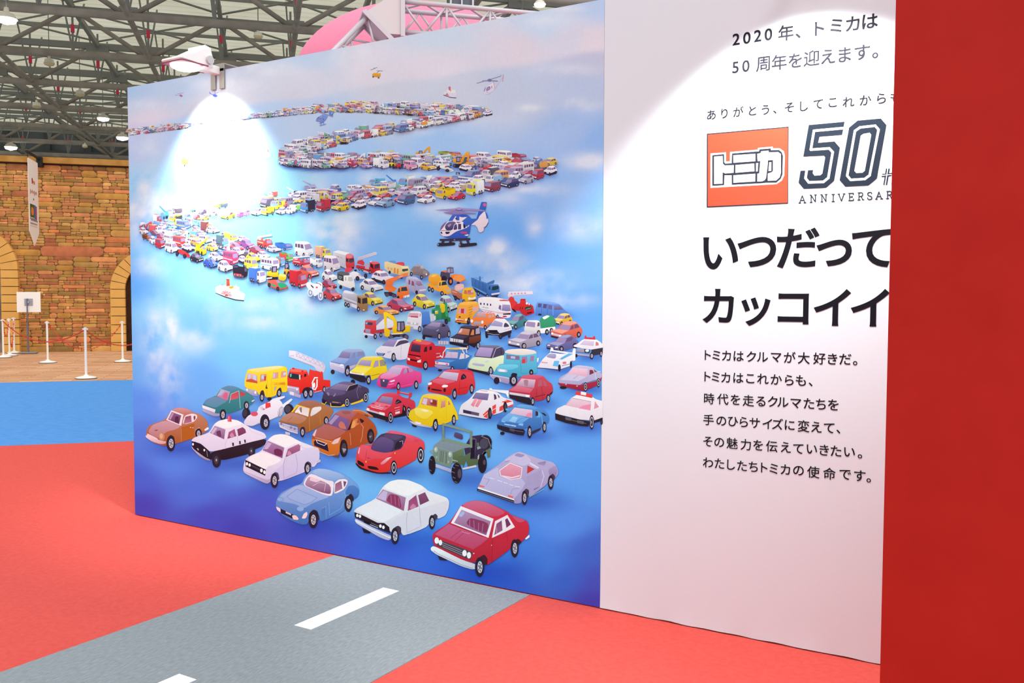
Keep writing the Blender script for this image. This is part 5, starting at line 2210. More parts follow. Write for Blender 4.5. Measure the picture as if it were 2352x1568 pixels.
# ------------------------------------------------------------------ the display wall: mural half
XL, XS, XR = wall(302.5, 700)[0], wall(1384.0, 700)[0], 0.75
WT = 3.0
paper = mat('white_panel_board', 'f4f2f3', 0.6, spec=0.2)
print_mat = attr_mat('printed_sheet', 0.6, 0.08, 0.02)
mural = thing('mural_display', 'tall display wall printed with a winding line of toy cars over sky and sea', 'display wall', (XL, 0, 0))
bm = bmesh.new()
box(bm, ((XL + XS) / 2, 0.05, WT / 2 + 0.006), (XS - XL, 0.099, WT - 0.012))
obj('board', bm, mat('panel_core', 'e8e6e6', 0.7), mural)

# painted sky and sea: colours at measured places, blended smoothly
SKY = """300,215 a8c0e0|420,190 bccae4|700,130 bccce4|1000,80 cdd4e4|1380,10 bccaea|1250,60 c8d4ea|310,250 c8cde4|330,272 dfcdda|500,240 d8d0dc|700,190 d6d0de|1000,150 e0d3df|1200,110 e0d0dc|1300,90 d8d0e0|1370,100 e4d2dc|860,160 ddd3df
296,286 d2c8de|320,330 b8c4e4|450,330 b0c8ec|1360,140 c4c0d8|1350,200 bcc4e0|1200,230 c4c8de|1050,220 cbcbdb|900,225 cfccda|900,285 b8c8e4|700,290 bcc8e2|600,300 b8ccec|1300,300 a8bde6|1380,330 92b4e8|1000,320 a4c2ec|800,340 a4c4ec|600,380 98ccf4
330,430 9cc8f8|310,500 80b4f4|450,430 98d0fc|560,430 98d4fc|1300,450 98b8e8|1240,470 8cb4ec|1330,560 74aaf0|1380,480 88b4f0|1000,430 98c0f0|800,410 98c0f0|650,420 98d0fc|750,490 80c4fc|600,520 90d8fe|900,500 84b8f4|480,640 98d4fe|400,620 8cc8fc|320,650 64a4ee|1180,540 70a8ee|960,560 84b4f0|850,560 80b4f0|1370,700 68a4ee|1250,640 78aef2|1150,600 80b0f0|1380,620 80b0f2
450,750 80bcfa|600,780 86c6fe|700,740 9cd4fe|800,760 9cd4fe|780,700 98d0fe|350,850 70a8f4|400,780 90c8fc|560,830 7cc0fe|380,720 88c4fc|700,830 78bcfc|330,780 78b0f2|320,930 6090ea|460,870 70a8f8|900,780 90ccfa|960,730 98d0f8|1060,790 70b0f4|1330,850 66a8f2|1200,850 6ca8f4
330,1000 587cdc|315,1100 4c62d0|320,1160 4a44b8|400,1060 5a84e6|450,1130 5070d8|600,1170 4c58c8|560,1060 6494f0|700,1230 4250c0|760,1250 4858c4|560,1210 4444b6|480,1190 484cbe|900,1270 405cc8|960,1210 4c90f0|860,1080 74b8fc|800,1130 74b4fa|1000,1100 6cb0fa|930,1160 70b0fa|1250,1000 64a0f2|1330,1100 5c9cf0|1180,1060 6caaf6|1300,1200 5890ea|1250,1300 4880e0|1300,1330 3c66cc|1370,1380 4840b0|1375,1340 4a54c0|1370,1260 4468cc|1100,1340 2c5cc8|1000,1300 3c64cc|1180,1360 3c5cc4|1340,1000 60a0f2|640,900 70acf6|760,960 6cacf6|900,900 6cb0f8|1100,960 6cb0f8|1080,900 6cb0f8|880,1000 70b4fa|1350,900 64a6f2|700,1090 5c8cee|1060,1160 5c9cf2|1150,1250 4480e0"""
PTS, PC = [], []
for t in SKY.replace('\n', '|').split('|'):
    a, c = t.split()
    PTS.append([float(v) for v in a.split(',')])
    PC.append(inkc(c))
PTS, PC = np.array(PTS), np.array(PC)
# things on the print cast soft printed shadows; gather every vehicle first
FG = []
for name, label, fr, text in CARS:
    ink = Ink()
    fx, fy, k = FR[fr]
    draw(ink, text, fx, fy, k)
    FG.append((name, label, ink))
MIDS = []
for ln in MID.strip().splitlines():
    ln, label = ln.split('|')
    fr, bb, kd, c, c2, face = ln.split()
    fx, fy, k = FR[fr]
    x0, y0, x1, y1 = [float(v) for v in bb.split(',')]
    c2 = None if c2 == '.' else c2
    MIDS.append((kd, label, tpl(kd, fx + x0 * k, fy + y0 * k, fx + x1 * k, fy + y1 * k, c, face, c2)))
FARS = []
for ln in FAR.strip().splitlines():
    fr, bb, kd, c, c2, face = ln.split()
    fx, fy, k = FR[fr]
    x0, y0, x1, y1 = [float(v) for v in bb.split(',')]
    c2 = None if c2 == '.' else c2
    FARS.append((fy + y1 * k, tpl(kd, fx + x0 * k, fy + y0 * k, fx + x1 * k, fy + y1 * k, c, face, c2)))
for y, kd, bb, c, face, c2 in band_items():
    FARS.append((y, tpl(kd, *bb, c, face, c2)))

def fbm(x, y, seed, octs=4):
    r = np.random.RandomState(seed)
    tot = np.zeros_like(x)
    amp = 1.0
    for o in range(octs):
        g = r.rand(64, 64)
        fx_, fy_ = x * 2 ** o, y * 2 ** o
        xi, yi = np.floor(fx_).astype(int), np.floor(fy_).astype(int)
        u, v = fx_ - xi, fy_ - yi
        u, v = u * u * (3 - 2 * u), v * v * (3 - 2 * v)
        s = lambda a, b: g[a % 64, b % 64]
        tot += amp * ((s(xi, yi) * (1 - u) + s(xi + 1, yi) * u) * (1 - v) + (s(xi, yi + 1) * (1 - u) + s(xi + 1, yi + 1) * u) * v)
        amp *= .5
    return tot / 1.9
NX, NZ = 270, 240
gx = np.linspace(XL, XS, NX + 1)
gz = np.linspace(0.012, WT, NZ + 1)
GX, GZ = np.meshgrid(gx, gz)
WP = np.stack([GX.ravel(), np.zeros(GX.size), GZ.ravel()], 1) - CAM
zz = WP @ FW
PX = W0 / 2 + F * (WP @ R2) / zz
PY = H0 / 2 - F * (WP @ U2) / zz
# smooth blend of the colour points (normalised Gaussian, width grows where points are sparse)
col = np.zeros((PX.size, 3))
wsum = np.zeros(PX.size)
hor = 115 + (PX - 1389) * -0.1553 * -1.0 * -1.0     # height of the printed horizon
for (x, y), c in zip(PTS, PC):
    d2 = ((PX - x) / 62.0) ** 2 + ((PY - y) / 42.0) ** 2
    w = 1.0 / (0.35 + d2) ** 2.1
    hy = 115 + (x - 1389) * -0.1553
    if y < 340:
        above = 1 / (1 + np.exp((PY - hor) / 4.0))
        w = w * (0.03 + 0.97 * (above if y < hy else 1 - above))
    col += w[:, None] * c
    wsum += w
col /= wsum[:, None]
# clouds: soft puffs where the print shows them, broken up by noise
CLD = """330,470 40,60 .5|420,480 60,40 .5|360,780 22,60 .45|395,740 12,40 .55|440,780 40,22 .3|390,860 24,50 .3|770,530 50,34 .5|745,515 30,16 .5|800,480 30,30 .35|790,540 26,40 .4|1080,590 30,26 .45|1040,600 40,16 .25|1150,610 40,30 .4|1130,650 40,14 .3|1140,570 22,16 .5|1230,520 16,20 .35|1340,520 50,26 .3|1220,650 70,22 .35|1300,690 50,14 .3|1020,480 60,20 .3|1150,455 50,14 .3|1210,435 60,12 .35|1350,370 36,14 .55|1330,240 36,9 .5|1225,248 26,6 .6|1000,300 40,8 .3|1080,270 60,14 .2|950,405 90,12 .35|850,420 30,26 .35|730,460 24,40 .35|780,820 30,20 .12|880,760 50,40 .2|740,560 24,40 .3|600,700 40,14 .25|500,730 30,30 .2|345,610 34,20 .25|680,700 60,20 .3|620,740 50,14 .3|960,290 60,10 .25|1200,45 80,12 .35|1290,20 40,6 .4|1320,160 70,10 .25|520,190 80,14 .3|620,160 60,16 .35|800,110 50,30 .3|350,240 50,8 .3|330,340 40,20 .2"""
n1 = fbm(GX.ravel() * 4.5 + 3, GZ.ravel() * 6.5 + 5, 3, 5)
n2 = fbm(GX.ravel() * 11 + 1, GZ.ravel() * 16 + 2, 9, 4)
cm = np.zeros(PX.size)
for t in CLD.split('|'):
    a, b, s = t.split()
    x, y = [float(v) for v in a.split(',')]
    rx, ry = [float(v) for v in b.split(',')]
    g = np.exp(-((PX - x) / rx) ** 2 - ((PY - y) / ry) ** 2)
    cm = np.maximum(cm, np.clip(float(s) * 2.1 * g ** .6 * (np.clip((n1 * .65 + n2 * .35 - .34) * 3.2, 0, 1) ), 0, .8))
cc = np.array(inkc('e6e2ea'))
blue = np.clip((PY - 330) / 500, 0, 1)
cm = np.clip(cm, 0, .85)
col = col * (1 - cm[:, None]) + cc * cm[:, None]
col *= (1 + (n1 - .5) * 0.10 * np.clip(1 - np.abs(PY - 250) / 500, 0, 1))[:, None]
# printed contact shadows
sh = np.array(inkc('2c44b0'))
sm = np.zeros(PX.size)
def shadow(bb, s, fl):
    global sm
    x0, y0, x1, y1 = bb
    w, h = x1 - x0, y1 - y0
    cx, cy = (x0 + x1) / 2 + fl * w * .10, y1 - h * .07
    g = np.exp(-np.abs((PX - cx) / (w * .50)) ** 3 - np.abs((PY - cy) / (h * .19 + 3)) ** 2)
    sm = 1 - (1 - sm) * (1 - s * g)
for name, label, ink in FG:
    if 'helicopter' in name or 'ship' in name:
        continue
    b = ink.bbox()
    shadow(b, .88, 1)
for kd, label, ink in MIDS:
    shadow(ink.bbox(), .8, -1)
for y, ink in FARS:
    if y > 345:
        shadow(ink.bbox(), .65, 0)
col = col * (1 - sm[:, None]) + (sh * .8 + col * .2) * sm[:, None]
col = np.clip(col, 0, .93)
vs = [(float(x), -0.003, float(z)) for x, z in zip(GX.ravel(), GZ.ravel())]
fs = []
for j in range(NZ):
    for i in range(NX):
        a = j * (NX + 1) + i
        fs.append((a, a + 1, a + NX + 2, a + NX + 1))
flat_mesh('printed_sky', vs, fs, col, print_mat, mural)

PY0 = -0.0034
# far rows: past counting, one printed strip
far = sorted(FARS, key=lambda t: t[0])
order = [('far', y, ink) for y, ink in far]
strip = print_ink('printed_car_line', [ink for _, _, ink in order], print_mat, mural, PY0)
strip['kind'] = 'stuff'
KNAME = {'sedan': 'car', 'coupe': 'car', 'police': 'car', 'van': 'van', 'bus': 'bus', 'box': 'truck', 'dump': 'truck', 'fire': 'fire_engine', 'mixer': 'mixer_truck', 'tank': 'tanker_truck',
         'exc': 'excavator', 'loader': 'wheel_loader', 'crane': 'crane_truck', 'f1': 'racing_car', 'racer': 'racing_car', 'dozer': 'bulldozer', 'fork': 'forklift', 'loco': 'locomotive', 'trike': 'three_wheeler'}
allv = [(ink.bbox()[3], 'printed_' + KNAME[kd], label, ink) for kd, label, ink in MIDS]
allv += [(ink.bbox()[3], name, label, ink) for name, label, ink in FG]
allv.sort(key=lambda t: t[0])
for y, name, label, ink in allv:
    o = print_ink(name, [ink], print_mat, mural, PY0)
    o['label'] = label
# ------------------------------------------------------------------ the display wall: white half with lettering
panel = thing('text_display', 'tall white display wall with black lettering and a red square logo', 'display wall', (XS, 0, 0))
bm = bmesh.new()
box(bm, ((XS + XR) / 2, 0.05, WT / 2 + 0.008), (XR - XS, 0.099, WT - 0.016))
obj('board', bm, mat('panel_core', 'e8e6e6', 0.7), panel)
# paper sheet, a little wavy along its lower edge
pw = mat('white_paper', (0.70, 0.79, 0.84), 0.62, spec=0.2)
bm = bmesh.new()
nx, nz = 120, 40
grid = []
for j in range(nz + 1):
    z = 0.012 + (WT - 0.012) * (j / nz) ** 1.6
    row = []
    for i in range(nx + 1):
        x = XS + 0.001 + (XR - XS - 0.002) * i / nx
        e = math.exp(-(z / 0.05) ** 1.2)
        y = -0.003 - e * 0.003 * (math.sin(x * 9) * math.sin(x * 23 + 1) + .8)
        zz_ = z + (0.002 * math.sin(x * 31) * math.sin(x * 7) if j == 0 else 0)
        row.append(bm.verts.new((x, y, zz_)))
    grid.append(row)
for j in range(nz):
    for i in range(nx):
        bm.faces.new((grid[j][i], grid[j][i + 1], grid[j + 1][i + 1], grid[j + 1][i]))
obj('paper_sheet', bm, pw, panel, True)
ink_black = mat('deep_black_print', '16161e', 0.6, spec=0.1)
black = mat('black_print', '20202a', 0.6, spec=0.1)

def text_line(name, chars, pts, fx, fy, k, em, weight, mt=black, parent=None, y=-0.0045, fat=0.0):
    """each character is set with its centre where it is printed on the wall; em in metres"""
    vs, fs = [], []
    for ch, (gx_, gy_) in zip(chars, pts):
        gv, gf = glyph_mesh(ch, weight)
        if not len(gv):
            continue
        c = (gv.min(0) + gv.max(0)) / 2
        p = wall(fx + gx_ * k, fy + gy_ * k)
        offs = [(0, 0)] if not fat else [(fat, fat), (-fat, fat), (fat, -fat), (-fat, -fat)]
        for q, (ox, oz) in enumerate(offs):
            s = len(vs)
            for v in gv:
                vs.append((p[0] + (v[0] - c[0] + ox) * em, y - q * 2e-5, p[2] + (v[1] - c[1] + oz) * em))
            fs += [tuple(i + s for i in f) for f in gf]
    me = bpy.data.meshes.new(name)
    me.from_pydata(vs, [], fs)
    me.materials.append(mt)
    me.update()
    o = bpy.data.objects.new(name, me)
    return link(o, parent or panel)

K1, K2, K3 = .31888, .21259, .22321
text_line('heading_text', '2020年、トミカは', [(350, 285), (427, 275), (505, 260), (582, 250), (708, 238), (795, 260), (950, 207), (1070, 187), (1188, 172), (1313, 155)], 1580, 0, K1, .071, 0.004, fat=.012)
text_line('heading_text', '50周年を迎えます。', [(345, 487), (420, 477), (543, 462), (660, 450), (775, 437), (893, 420), (1012, 408), (1132, 395), (1257, 378), (1350, 400)], 1580, 0, K1, .071, 0.0, fat=.012)
text_line('message_text', 'ありがとう、そしてこれからも', [(172, 828), (265, 818), (365, 805), (468, 798), (560, 792), (628, 808), (733, 775), (838, 765), (940, 752), (1045, 740), (1158, 735), (1280, 722), (1395, 710), (1497, 700)], 1580, 0, K1, .05, 0.0, fat=.011)
text_line('slogan_text', 'いつだって', [(355, 475), (745, 465), (1190, 422), (1580, 475), (1995, 425)], 1580, 480, K2, .196, 0.022, ink_black)
text_line('slogan_text', 'カッコイイ', [(330, 1047), (735, 1108), (1140, 1076), (1560, 1062), (1968, 1065)], 1580, 480, K2, .182, 0.022, ink_black)
BODY = [('トミカはクルマが大好きだ。', [(208, 157), (295, 160), (400, 163), (525, 168), (655, 172), (770, 177), (910, 183), (1050, 180), (1195, 187), (1355, 192), (1490, 197), (1622, 200), (1723, 240)]),
        ('トミカはこれからも、', [(205, 378), (288, 382), (392, 388), (522, 392), (645, 400), (775, 402), (912, 408), (1045, 415), (1165, 418), (1265, 458)]),
        ('時代を走るクルマたちを', [(222, 605), (362, 610), (492, 615), (625, 625), (753, 633), (875, 635), (980, 642), (1113, 655), (1248, 655), (1370, 662), (1498, 668)]),
        ('手のひらサイズに変えて、', [(215, 822), (347, 835), (468, 840), (578, 845), (690, 855), (820, 863), (925, 865), (1050, 877), (1193, 887), (1325, 897), (1455, 907), (1550, 943)]),
        ('その魅力を伝えていきたい。', [(208, 1045), (325, 1055), (458, 1063), (598, 1077), (725, 1083), (865, 1095), (1010, 1105), (1138, 1120), (1278, 1125), (1405, 1133), (1526, 1143), (1665, 1155), (1772, 1198)]),
        ('わたしたちトミカの使命です。', [(210, 1262), (328, 1272), (447, 1285), (560, 1295), (675, 1305), (788, 1315), (885, 1325), (1005, 1333), (1140, 1345), (1293, 1360), (1458, 1375), (1620, 1385), (1770, 1398), (1862, 1445)])]
for s, p in BODY:
    text_line('body_text', s, p, 1580, 780, K3, .0545, 0.002, ink_black, fat=.006)

def print_shapes(name, text, fx, fy, k, parent, label=None, y=-0.0045):
    ink = Ink()
    draw(ink, text, fx, fy, k)
    o = print_ink(name, [ink], print_mat, parent, y)
    if label:
        o['label'] = label
    return o
print_shapes('logo_square', """
2c2c36 P 119,183 1038,103 1033,968 118,1012
e84a34 P 131,194 1030,116 1025,957 130,999
fafafa P 160,405 335,392 335,495 378,492 380,388 690,362 695,342 860,328 860,348 940,348 985,380 997,430 990,650 962,710 902,750 160,792
2c2c36 P 180,425 312,412 314,500 325,518 398,515 402,405 705,380 712,358 838,348 840,368 930,365 960,390 975,430 970,640 950,690 900,735 780,735 740,740 400,758 398,650 318,650 312,762 180,770
fafafa P 200,440 297,432 300,520 322,540 422,535 420,622 325,630 297,615 295,745 200,748
fafafa P 417,425 665,408 665,492 417,510
fafafa P 440,535 652,517 655,605 440,622
fafafa P 417,650 665,632 663,720 417,735
fafafa P 685,410 725,400 730,380 812,373 815,393 920,388 950,410 953,620 940,670 900,708 805,712 805,630 848,612 862,600 862,480 808,482 800,560 785,680 770,705 740,718 685,720 688,632 708,628 720,490 690,492
2c2c36 P 806,482 863,478 861,602 848,616 800,632
fafafa P 820,505 845,503 843,600 812,602
fafafa P 672,515 697,512 690,605 672,608
b0b0b4 L3 348,738 348,708 362,708 366,716 360,723 348,723
b0b0b4 L3 358,723 366,738
""", 1600, 270, .20408, panel, 'red square logo with white block lettering')
print_shapes('anniversary_number', """
262a36 P 1265,85 1668,48 1640,195 1385,215 1370,285 1555,270 1615,340 1550,710 1460,790 1210,803 1150,735 1172,600 1315,590 1308,625 1330,655 1395,650 1418,630 1450,450 1435,428 1203,440
f8f8fa L28 1668,119 1324,150 1288,362 1495,348 1535,390 1485,680 1430,724 1265,730 1228,682 1243,588
262a36 P 1815,35 2075,12 2138,85 2030,685 1935,765 1675,778 1612,705 1718,115
f8f8fa C27 1842,112 2012,93 2050,137 1950,650 1895,692 1737,702 1697,655 1785,152
f8f8fa P 1880,185 1950,172 1968,195 1895,600 1868,622 1800,625 1778,600 1850,205
262a36 L13 2140,578 2110,755
262a36 L13 2168,578 2140,755
262a36 L11 2093,640 2220,628
262a36 L11 2087,664 2190,652
262a36 L13 2232,560 2200,752
262a36 L13 2258,560 2228,752
f8f8fa L9 2154,578 2125,755
f8f8fa L8 2090,652 2200,640
262a36 L12 2240,660 2290,640 2300,660 2285,748
""", 1600, 270, .20408, panel)
SLAB = {'A': ['0,80 30,0 60,80', '12,52 48,52', '-10,80 12,80', '48,80 72,80'], 'N': ['8,80 8,0 55,80 55,0', '-4,80 20,80', '-6,0 12,0', '44,0 68,0'],
        'I': ['20,0 20,80', '5,0 35,0', '5,80 35,80'], 'V': ['0,0 30,80 60,0', '-10,0 12,0', '48,0 72,0'],
        'E': ['50,18 50,0 8,0 8,80 52,80 52,62', '8,40 38,40', '-4,0 12,0', '-4,80 12,80', '38,30 38,50'],
        'R': ['8,80 8,0 38,0 50,10 50,30 38,40 8,40', '30,40 52,80', '-4,0 12,0', '-6,80 22,80', '46,80 64,80'],
        'S': ['48,20 46,6 36,0 16,0 4,10 4,26 14,36 38,44 50,56 50,70 38,80 16,80 4,72 2,58'], 'Y': ['0,0 28,42 56,0', '28,42 28,80', '-10,0 12,0', '46,0 68,0', '14,80 42,80']}
ink = Ink()
for ch, (cx_, cy_) in zip('ANNIVERSARY', [(1193, 920), (1315, 912), (1435, 907), (1540, 905), (1633, 900), (1740, 893), (1850, 886), (1950, 882), (2055, 876), (2172, 870), (2285, 864)]):
    pp = [[tuple(float(v) for v in t.split(',')) for t in s.split()] for s in SLAB[ch]]
    xs = [p[0] for s in pp for p in s]
    xm = (min(xs) + max(xs)) / 2
    for s in pp:
        ink.stroke([(1600 + (cx_ + (x - xm) * 1.0) * .20408, 270 + (cy_ + (y_ - 40) * 1.0 - (x - xm) * .06) * .20408) for x, y_ in s], 11 * .20408, '2c2e38')
print_ink('anniversary_text', [ink], print_mat, panel, -0.0045)

# small lettering on two of the printed vehicles
def mini_text(name, s, x0, y0, x1, y1, h, colr, base):
    mt = mat('print_' + colr, inkc(colr), 0.6, spec=0.2)
    n = len(s)
    pts = [(x0 + (x1 - x0) * (i + .5) / n, y0 + (y1 - y0) * (i + .5) / n) for i in range(n)]
    em = h / (F / np.dot(wall(x0, y0) - CAM, FW))
    return text_line(name, s, pts, 0, 0, 1.0, em, 0.01, mt, mural, -0.0034 - 1600 * STEP)
mini_text('printed_lettering', 'こばと幼稚園', 632, 880, 659, 880, 6.5, 'd84828', 0)
mini_text('printed_lettering', 'TOMICA', 775, 588, 790, 592, 3.6, 'c83840', 0)

# ------------------------------------------------------------------ floodlights on arms over the wall top
white_metal = mat('lamp_white', 'f8f8f6', 0.4, spec=0.4)
steel = mat('bracket_steel', 'a8a49c', 0.45, metal=0.6)
lens_m = mat('lamp_lens', 'ffffff', 0.3, emit='fffdf6', estr=9.0)
maroon = mat('gasket', '8c4858', 0.6)
def floodlight(x, label, aim, energy, size, blend, tz=WT, ext=0.0):
    t = thing('floodlight', label, 'floodlight', (x, 0, tz), 'floodlights over the display wall')
    # bracket hooked over the wall top
    bm = bmesh.new()
    for dx in (-0.035, 0.045):
        box(bm, (x + dx, -0.012, tz - 0.055), (0.042, 0.008, 0.13), bevel=0.003)
    box(bm, (x + 0.005, -0.012, tz + 0.013), (0.122, 0.008, 0.05), bevel=0.003)
    box(bm, (x + 0.005, 0.05, tz + 0.036), (0.122, 0.13, 0.006))
    obj('bracket', bm, steel, t)
    Z = tz - 0.045
    bm = bmesh.new()
    box(bm, (x, -0.10 - ext / 2, Z + 0.04), (0.06, 0.19 + ext, 0.05), bevel=0.008)
    obj('arm', bm, white_metal, t)
    # body: tapered housing leaning out
    bm = bmesh.new()
    prof = [(-0.12, 0.02), (-0.12, 0.085), (-0.135, 0.135), (-0.165, 0.145), (-0.25, 0.095), (-0.36, 0.05), (-0.36, 0.034)]
    a = [bm.verts.new((x - 0.095, p[0] - ext, Z + p[1])) for p in prof]
    b = [bm.verts.new((x + 0.095, p[0] - ext, Z + p[1])) for p in prof]
    bm.faces.new(a)
    bm.faces.new(b[::-1])
    for i in range(len(prof)):
        j = (i + 1) % len(prof)
        bm.faces.new((a[i], b[i], b[j], a[j]))
    bmesh.ops.bevel(bm, geom=bm.edges[:], offset=0.005, segments=2, affect='EDGES')
    hs = obj('housing', bm, white_metal, t)
    for q in range(6):
        bm = bmesh.new()
        box(bm, (x, -0.128 - ext - q * 0.008, Z + 0.137 + 0.002 * q), (0.16, 0.003, 0.024))
        obj('cooling_fin', bm, white_metal, hs)
    for s in (-1, 1):
        bm = bmesh.new()
        tube(bm, (x + s * 0.095, -0.155 - ext, Z + 0.065), (x + s * 0.112, -0.155 - ext, Z + 0.065), 0.026, 20)
        obj('pivot_knob', bm, mat('lamp_grey', 'c8c6c8', 0.4), t)
    bm = bmesh.new()
    box(bm, (x, -0.26 - ext, Z + 0.028), (0.196, 0.2, 0.008), bevel=0.003)
    obj('gasket', bm, maroon, t)
    bm = bmesh.new()
    bmesh.ops.create_uvsphere(bm, u_segments=24, v_segments=12, radius=1.0)
    bmesh.ops.transform(bm, matrix=Matrix.Translation((x, -0.255 - ext, Z + 0.02)) @ Matrix.Diagonal((0.086, 0.094, 0.03, 1)), verts=bm.verts)
    obj('lens', bm, lens_m, t, True)
    spot('floodlight_beam', (x, -0.30 - ext, Z - 0.025), aim, energy, size, blend, 0.05)
    return t
lx1 = wall(502, 178)[0]
floodlight(lx1, 'white floodlight reaching out from the top left of the car mural', (lx1, 0.0, 2.36), 240, 96, 0.8)
# ------------------------------------------------------------------ floors and carpets
floor_m = noise_mat('concrete_floor', 'b4b0aa', 'c0bcb6', 3.0)
bm = bmesh.new()
box(bm, (-25, 25, -0.05), (140, 140, 0.1))
struct(obj('floor', bm, floor_m))
vw = to_hall(floor_at(150, 807.5))[1]            # hall depth of the stone wall
vb = to_hall(floor_at(150, 876))[1]              # front edge of the plank floor
vr = to_hall(floor_at(150, 1019.5))[1]           # front edge of the blue carpet
def hall_rect(u0, u1, v0, v1):
    return [hall(u0, v0), hall(u1, v0), hall(u1, v1), hall(u0, v1)]
# plank-print flooring
pm = noise_mat('plank_print', 'b4805e', 'd0a07c', 6.0, 0.5, 6, (1, 1, 1))
nt = pm.node_tree
tc = nt.nodes.new('ShaderNodeTexCoord')
mp = nt.nodes.new('ShaderNodeMapping')
mp.inputs['Rotation'].default_value = (0, 0, HA - math.pi / 2)
bt = nt.nodes.new('ShaderNodeTexBrick')
bt.inputs['Color1'].default_value = (*hx('b98660'), 1)
bt.inputs['Color2'].default_value = (*hx('d4a680'), 1)
bt.inputs['Mortar'].default_value = (*hx('84543c'), 1)
bt.inputs['Scale'].default_value = 1.0
bt.inputs['Mortar Size'].default_value = 0.006
bt.inputs['Brick Width'].default_value = 0.9
bt.inputs['Row Height'].default_value = 0.16
nz = nt.nodes.new('ShaderNodeTexNoise')
nz.inputs['Scale'].default_value = 2.4
nz.inputs['Detail'].default_value = 5
mx = nt.nodes.new('ShaderNodeMix')
mx.data_type = 'RGBA'
mx.blend_type = 'MULTIPLY'
mx.inputs[0].default_value = 0.5
nt.links.new(tc.outputs['Object'], mp.inputs[0])
nt.links.new(mp.outputs[0], bt.inputs['Vector'])
mp2 = nt.nodes.new('ShaderNodeMapping')
mp2.inputs['Rotation'].default_value = (0, 0, HA - math.pi / 2)
mp2.inputs['Scale'].default_value = (1, 5, 1)
nt.links.new(tc.outputs['Object'], mp2.inputs[0])
nt.links.new(mp2.outputs[0], nz.inputs['Vector'])
nt.links.new(bt.outputs['Color'], mx.inputs[6])
nt.links.new(nz.outputs['Color'], mx.inputs[7])
hs = nt.nodes.new('ShaderNodeHueSaturation')
hs.inputs['Value'].default_value = 1.6
nt.links.new(mx.outputs[2], hs.inputs['Color'])
nt.links.new(hs.outputs[0], nt.nodes['Principled BSDF'].inputs['Base Color'])
bm = bmesh.new()
slab(bm, hall_rect(-40, 14, vb, vw + 0.02), 0.0, 0.004)
o = obj('plank_flooring', bm, pm)
tag(o, 'tan plank-patterned floor sheet in front of the stone wall', 'flooring')
blue_m = noise_mat('blue_carpet', '5090d2', '5a98d8', 9.0, 0.95, 6)
bm = bmesh.new()
slab(bm, hall_rect(-40, 14, vr, vb - 0.003), 0.0, 0.006)
tag(obj('blue_carpet', bm, blue_m), 'broad band of blue carpet between plank floor and red carpet', 'carpet')
red_m = noise_mat('red_carpet', 'd8534a', 'de5a50', 40.0, 0.95, 6, bump=0.25)
bm = bmesh.new()
slab(bm, hall_rect(-13, 5, -8.0, vr - 0.004), 0.0, 0.006)
tag(obj('red_carpet', bm, red_m), 'bright red carpet covering the floor around the display wall', 'carpet')
# the grey road strip
road_m = noise_mat('grey_road_carpet', '868d90', '9aa1a3', 110.0, 0.95, 8, None, 0.3, 0.7, 0.25)
rmp = [n for n in road_m.node_tree.nodes if n.type == 'MAPPING'][0]
A, B = floor_at(762, 1280), floor_at(1210, 1373)
A2, B2 = floor_at(0, 1546), floor_at(862, 1568)
dA = (A2 - A) / np.linalg.norm(A2 - A)
dB = (B2 - B) / np.linalg.norm(B2 - B)
dR = (dA + dB) / np.linalg.norm(dA + dB)
rmp.inputs['Rotation'].default_value = (0, 0, -math.atan2(dR[1], dR[0]))
rmp.inputs['Scale'].default_value = (1.0, 0.28, 1.0)
RL = 7.0
road = thing('road_carpet', 'grey road-like carpet strip with white dashes, running from the car mural', 'carpet', ((A[0] + B[0]) / 2, -0.02, 0))
bm = bmesh.new()
wA = np.array([A[0], -0.012, 0]); wB = np.array([B[0], -0.012, 0])
slab(bm, [wA, wB, wB + dR * RL, wA + dR * RL], 0.006, 0.0095)
obj('road_surface', bm, road_m, road)
dash_m = noise_mat('white_dash_tape', 'f0f0ee', 'fafaf8', 30.0, 0.7)
q = [floor_at(677, 1440), floor_at(714, 1450.5), floor_at(917, 1361), floor_at(880, 1353.5)]
q2 = floor_at(410, 1552)
mid0 = (q[2] + q[3]) / 2
mid1 = (q[0] + q[1]) / 2
n2_ = np.array([-dR[1], dR[0], 0])
wd = abs(np.dot(q[1] - q[0], n2_))
Ld = abs(np.dot(mid1 - mid0, dR))
gap = abs(np.dot(q2 - (q[0] + q[1]) / 2, dR))
print('dash', Ld, gap, wd)
for i in range(4):
    s0 = mid0 + dR * (i * (Ld + gap))
    s1 = s0 + dR * Ld
    bm = bmesh.new()
    slab(bm, [s0 - n2_ * wd / 2, s0 + n2_ * wd / 2, s1 + n2_ * wd / 2, s1 - n2_ * wd / 2], 0.0095, 0.0112)
    obj('white_dash', bm, dash_m, road)

# ------------------------------------------------------------------ the red wall at the right
rw = noise_mat('red_wall_paint', 'a82018', 'ae241c', 5.0, 0.6)
e0 = deep(2054, 700, 2.7)
bm = bmesh.new()
box(bm, (e0[0] + 1.6, e0[1] - 0.05, 1.6), (3.2, 0.1, 3.19))
o = struct(obj('wall_right', bm, rw))

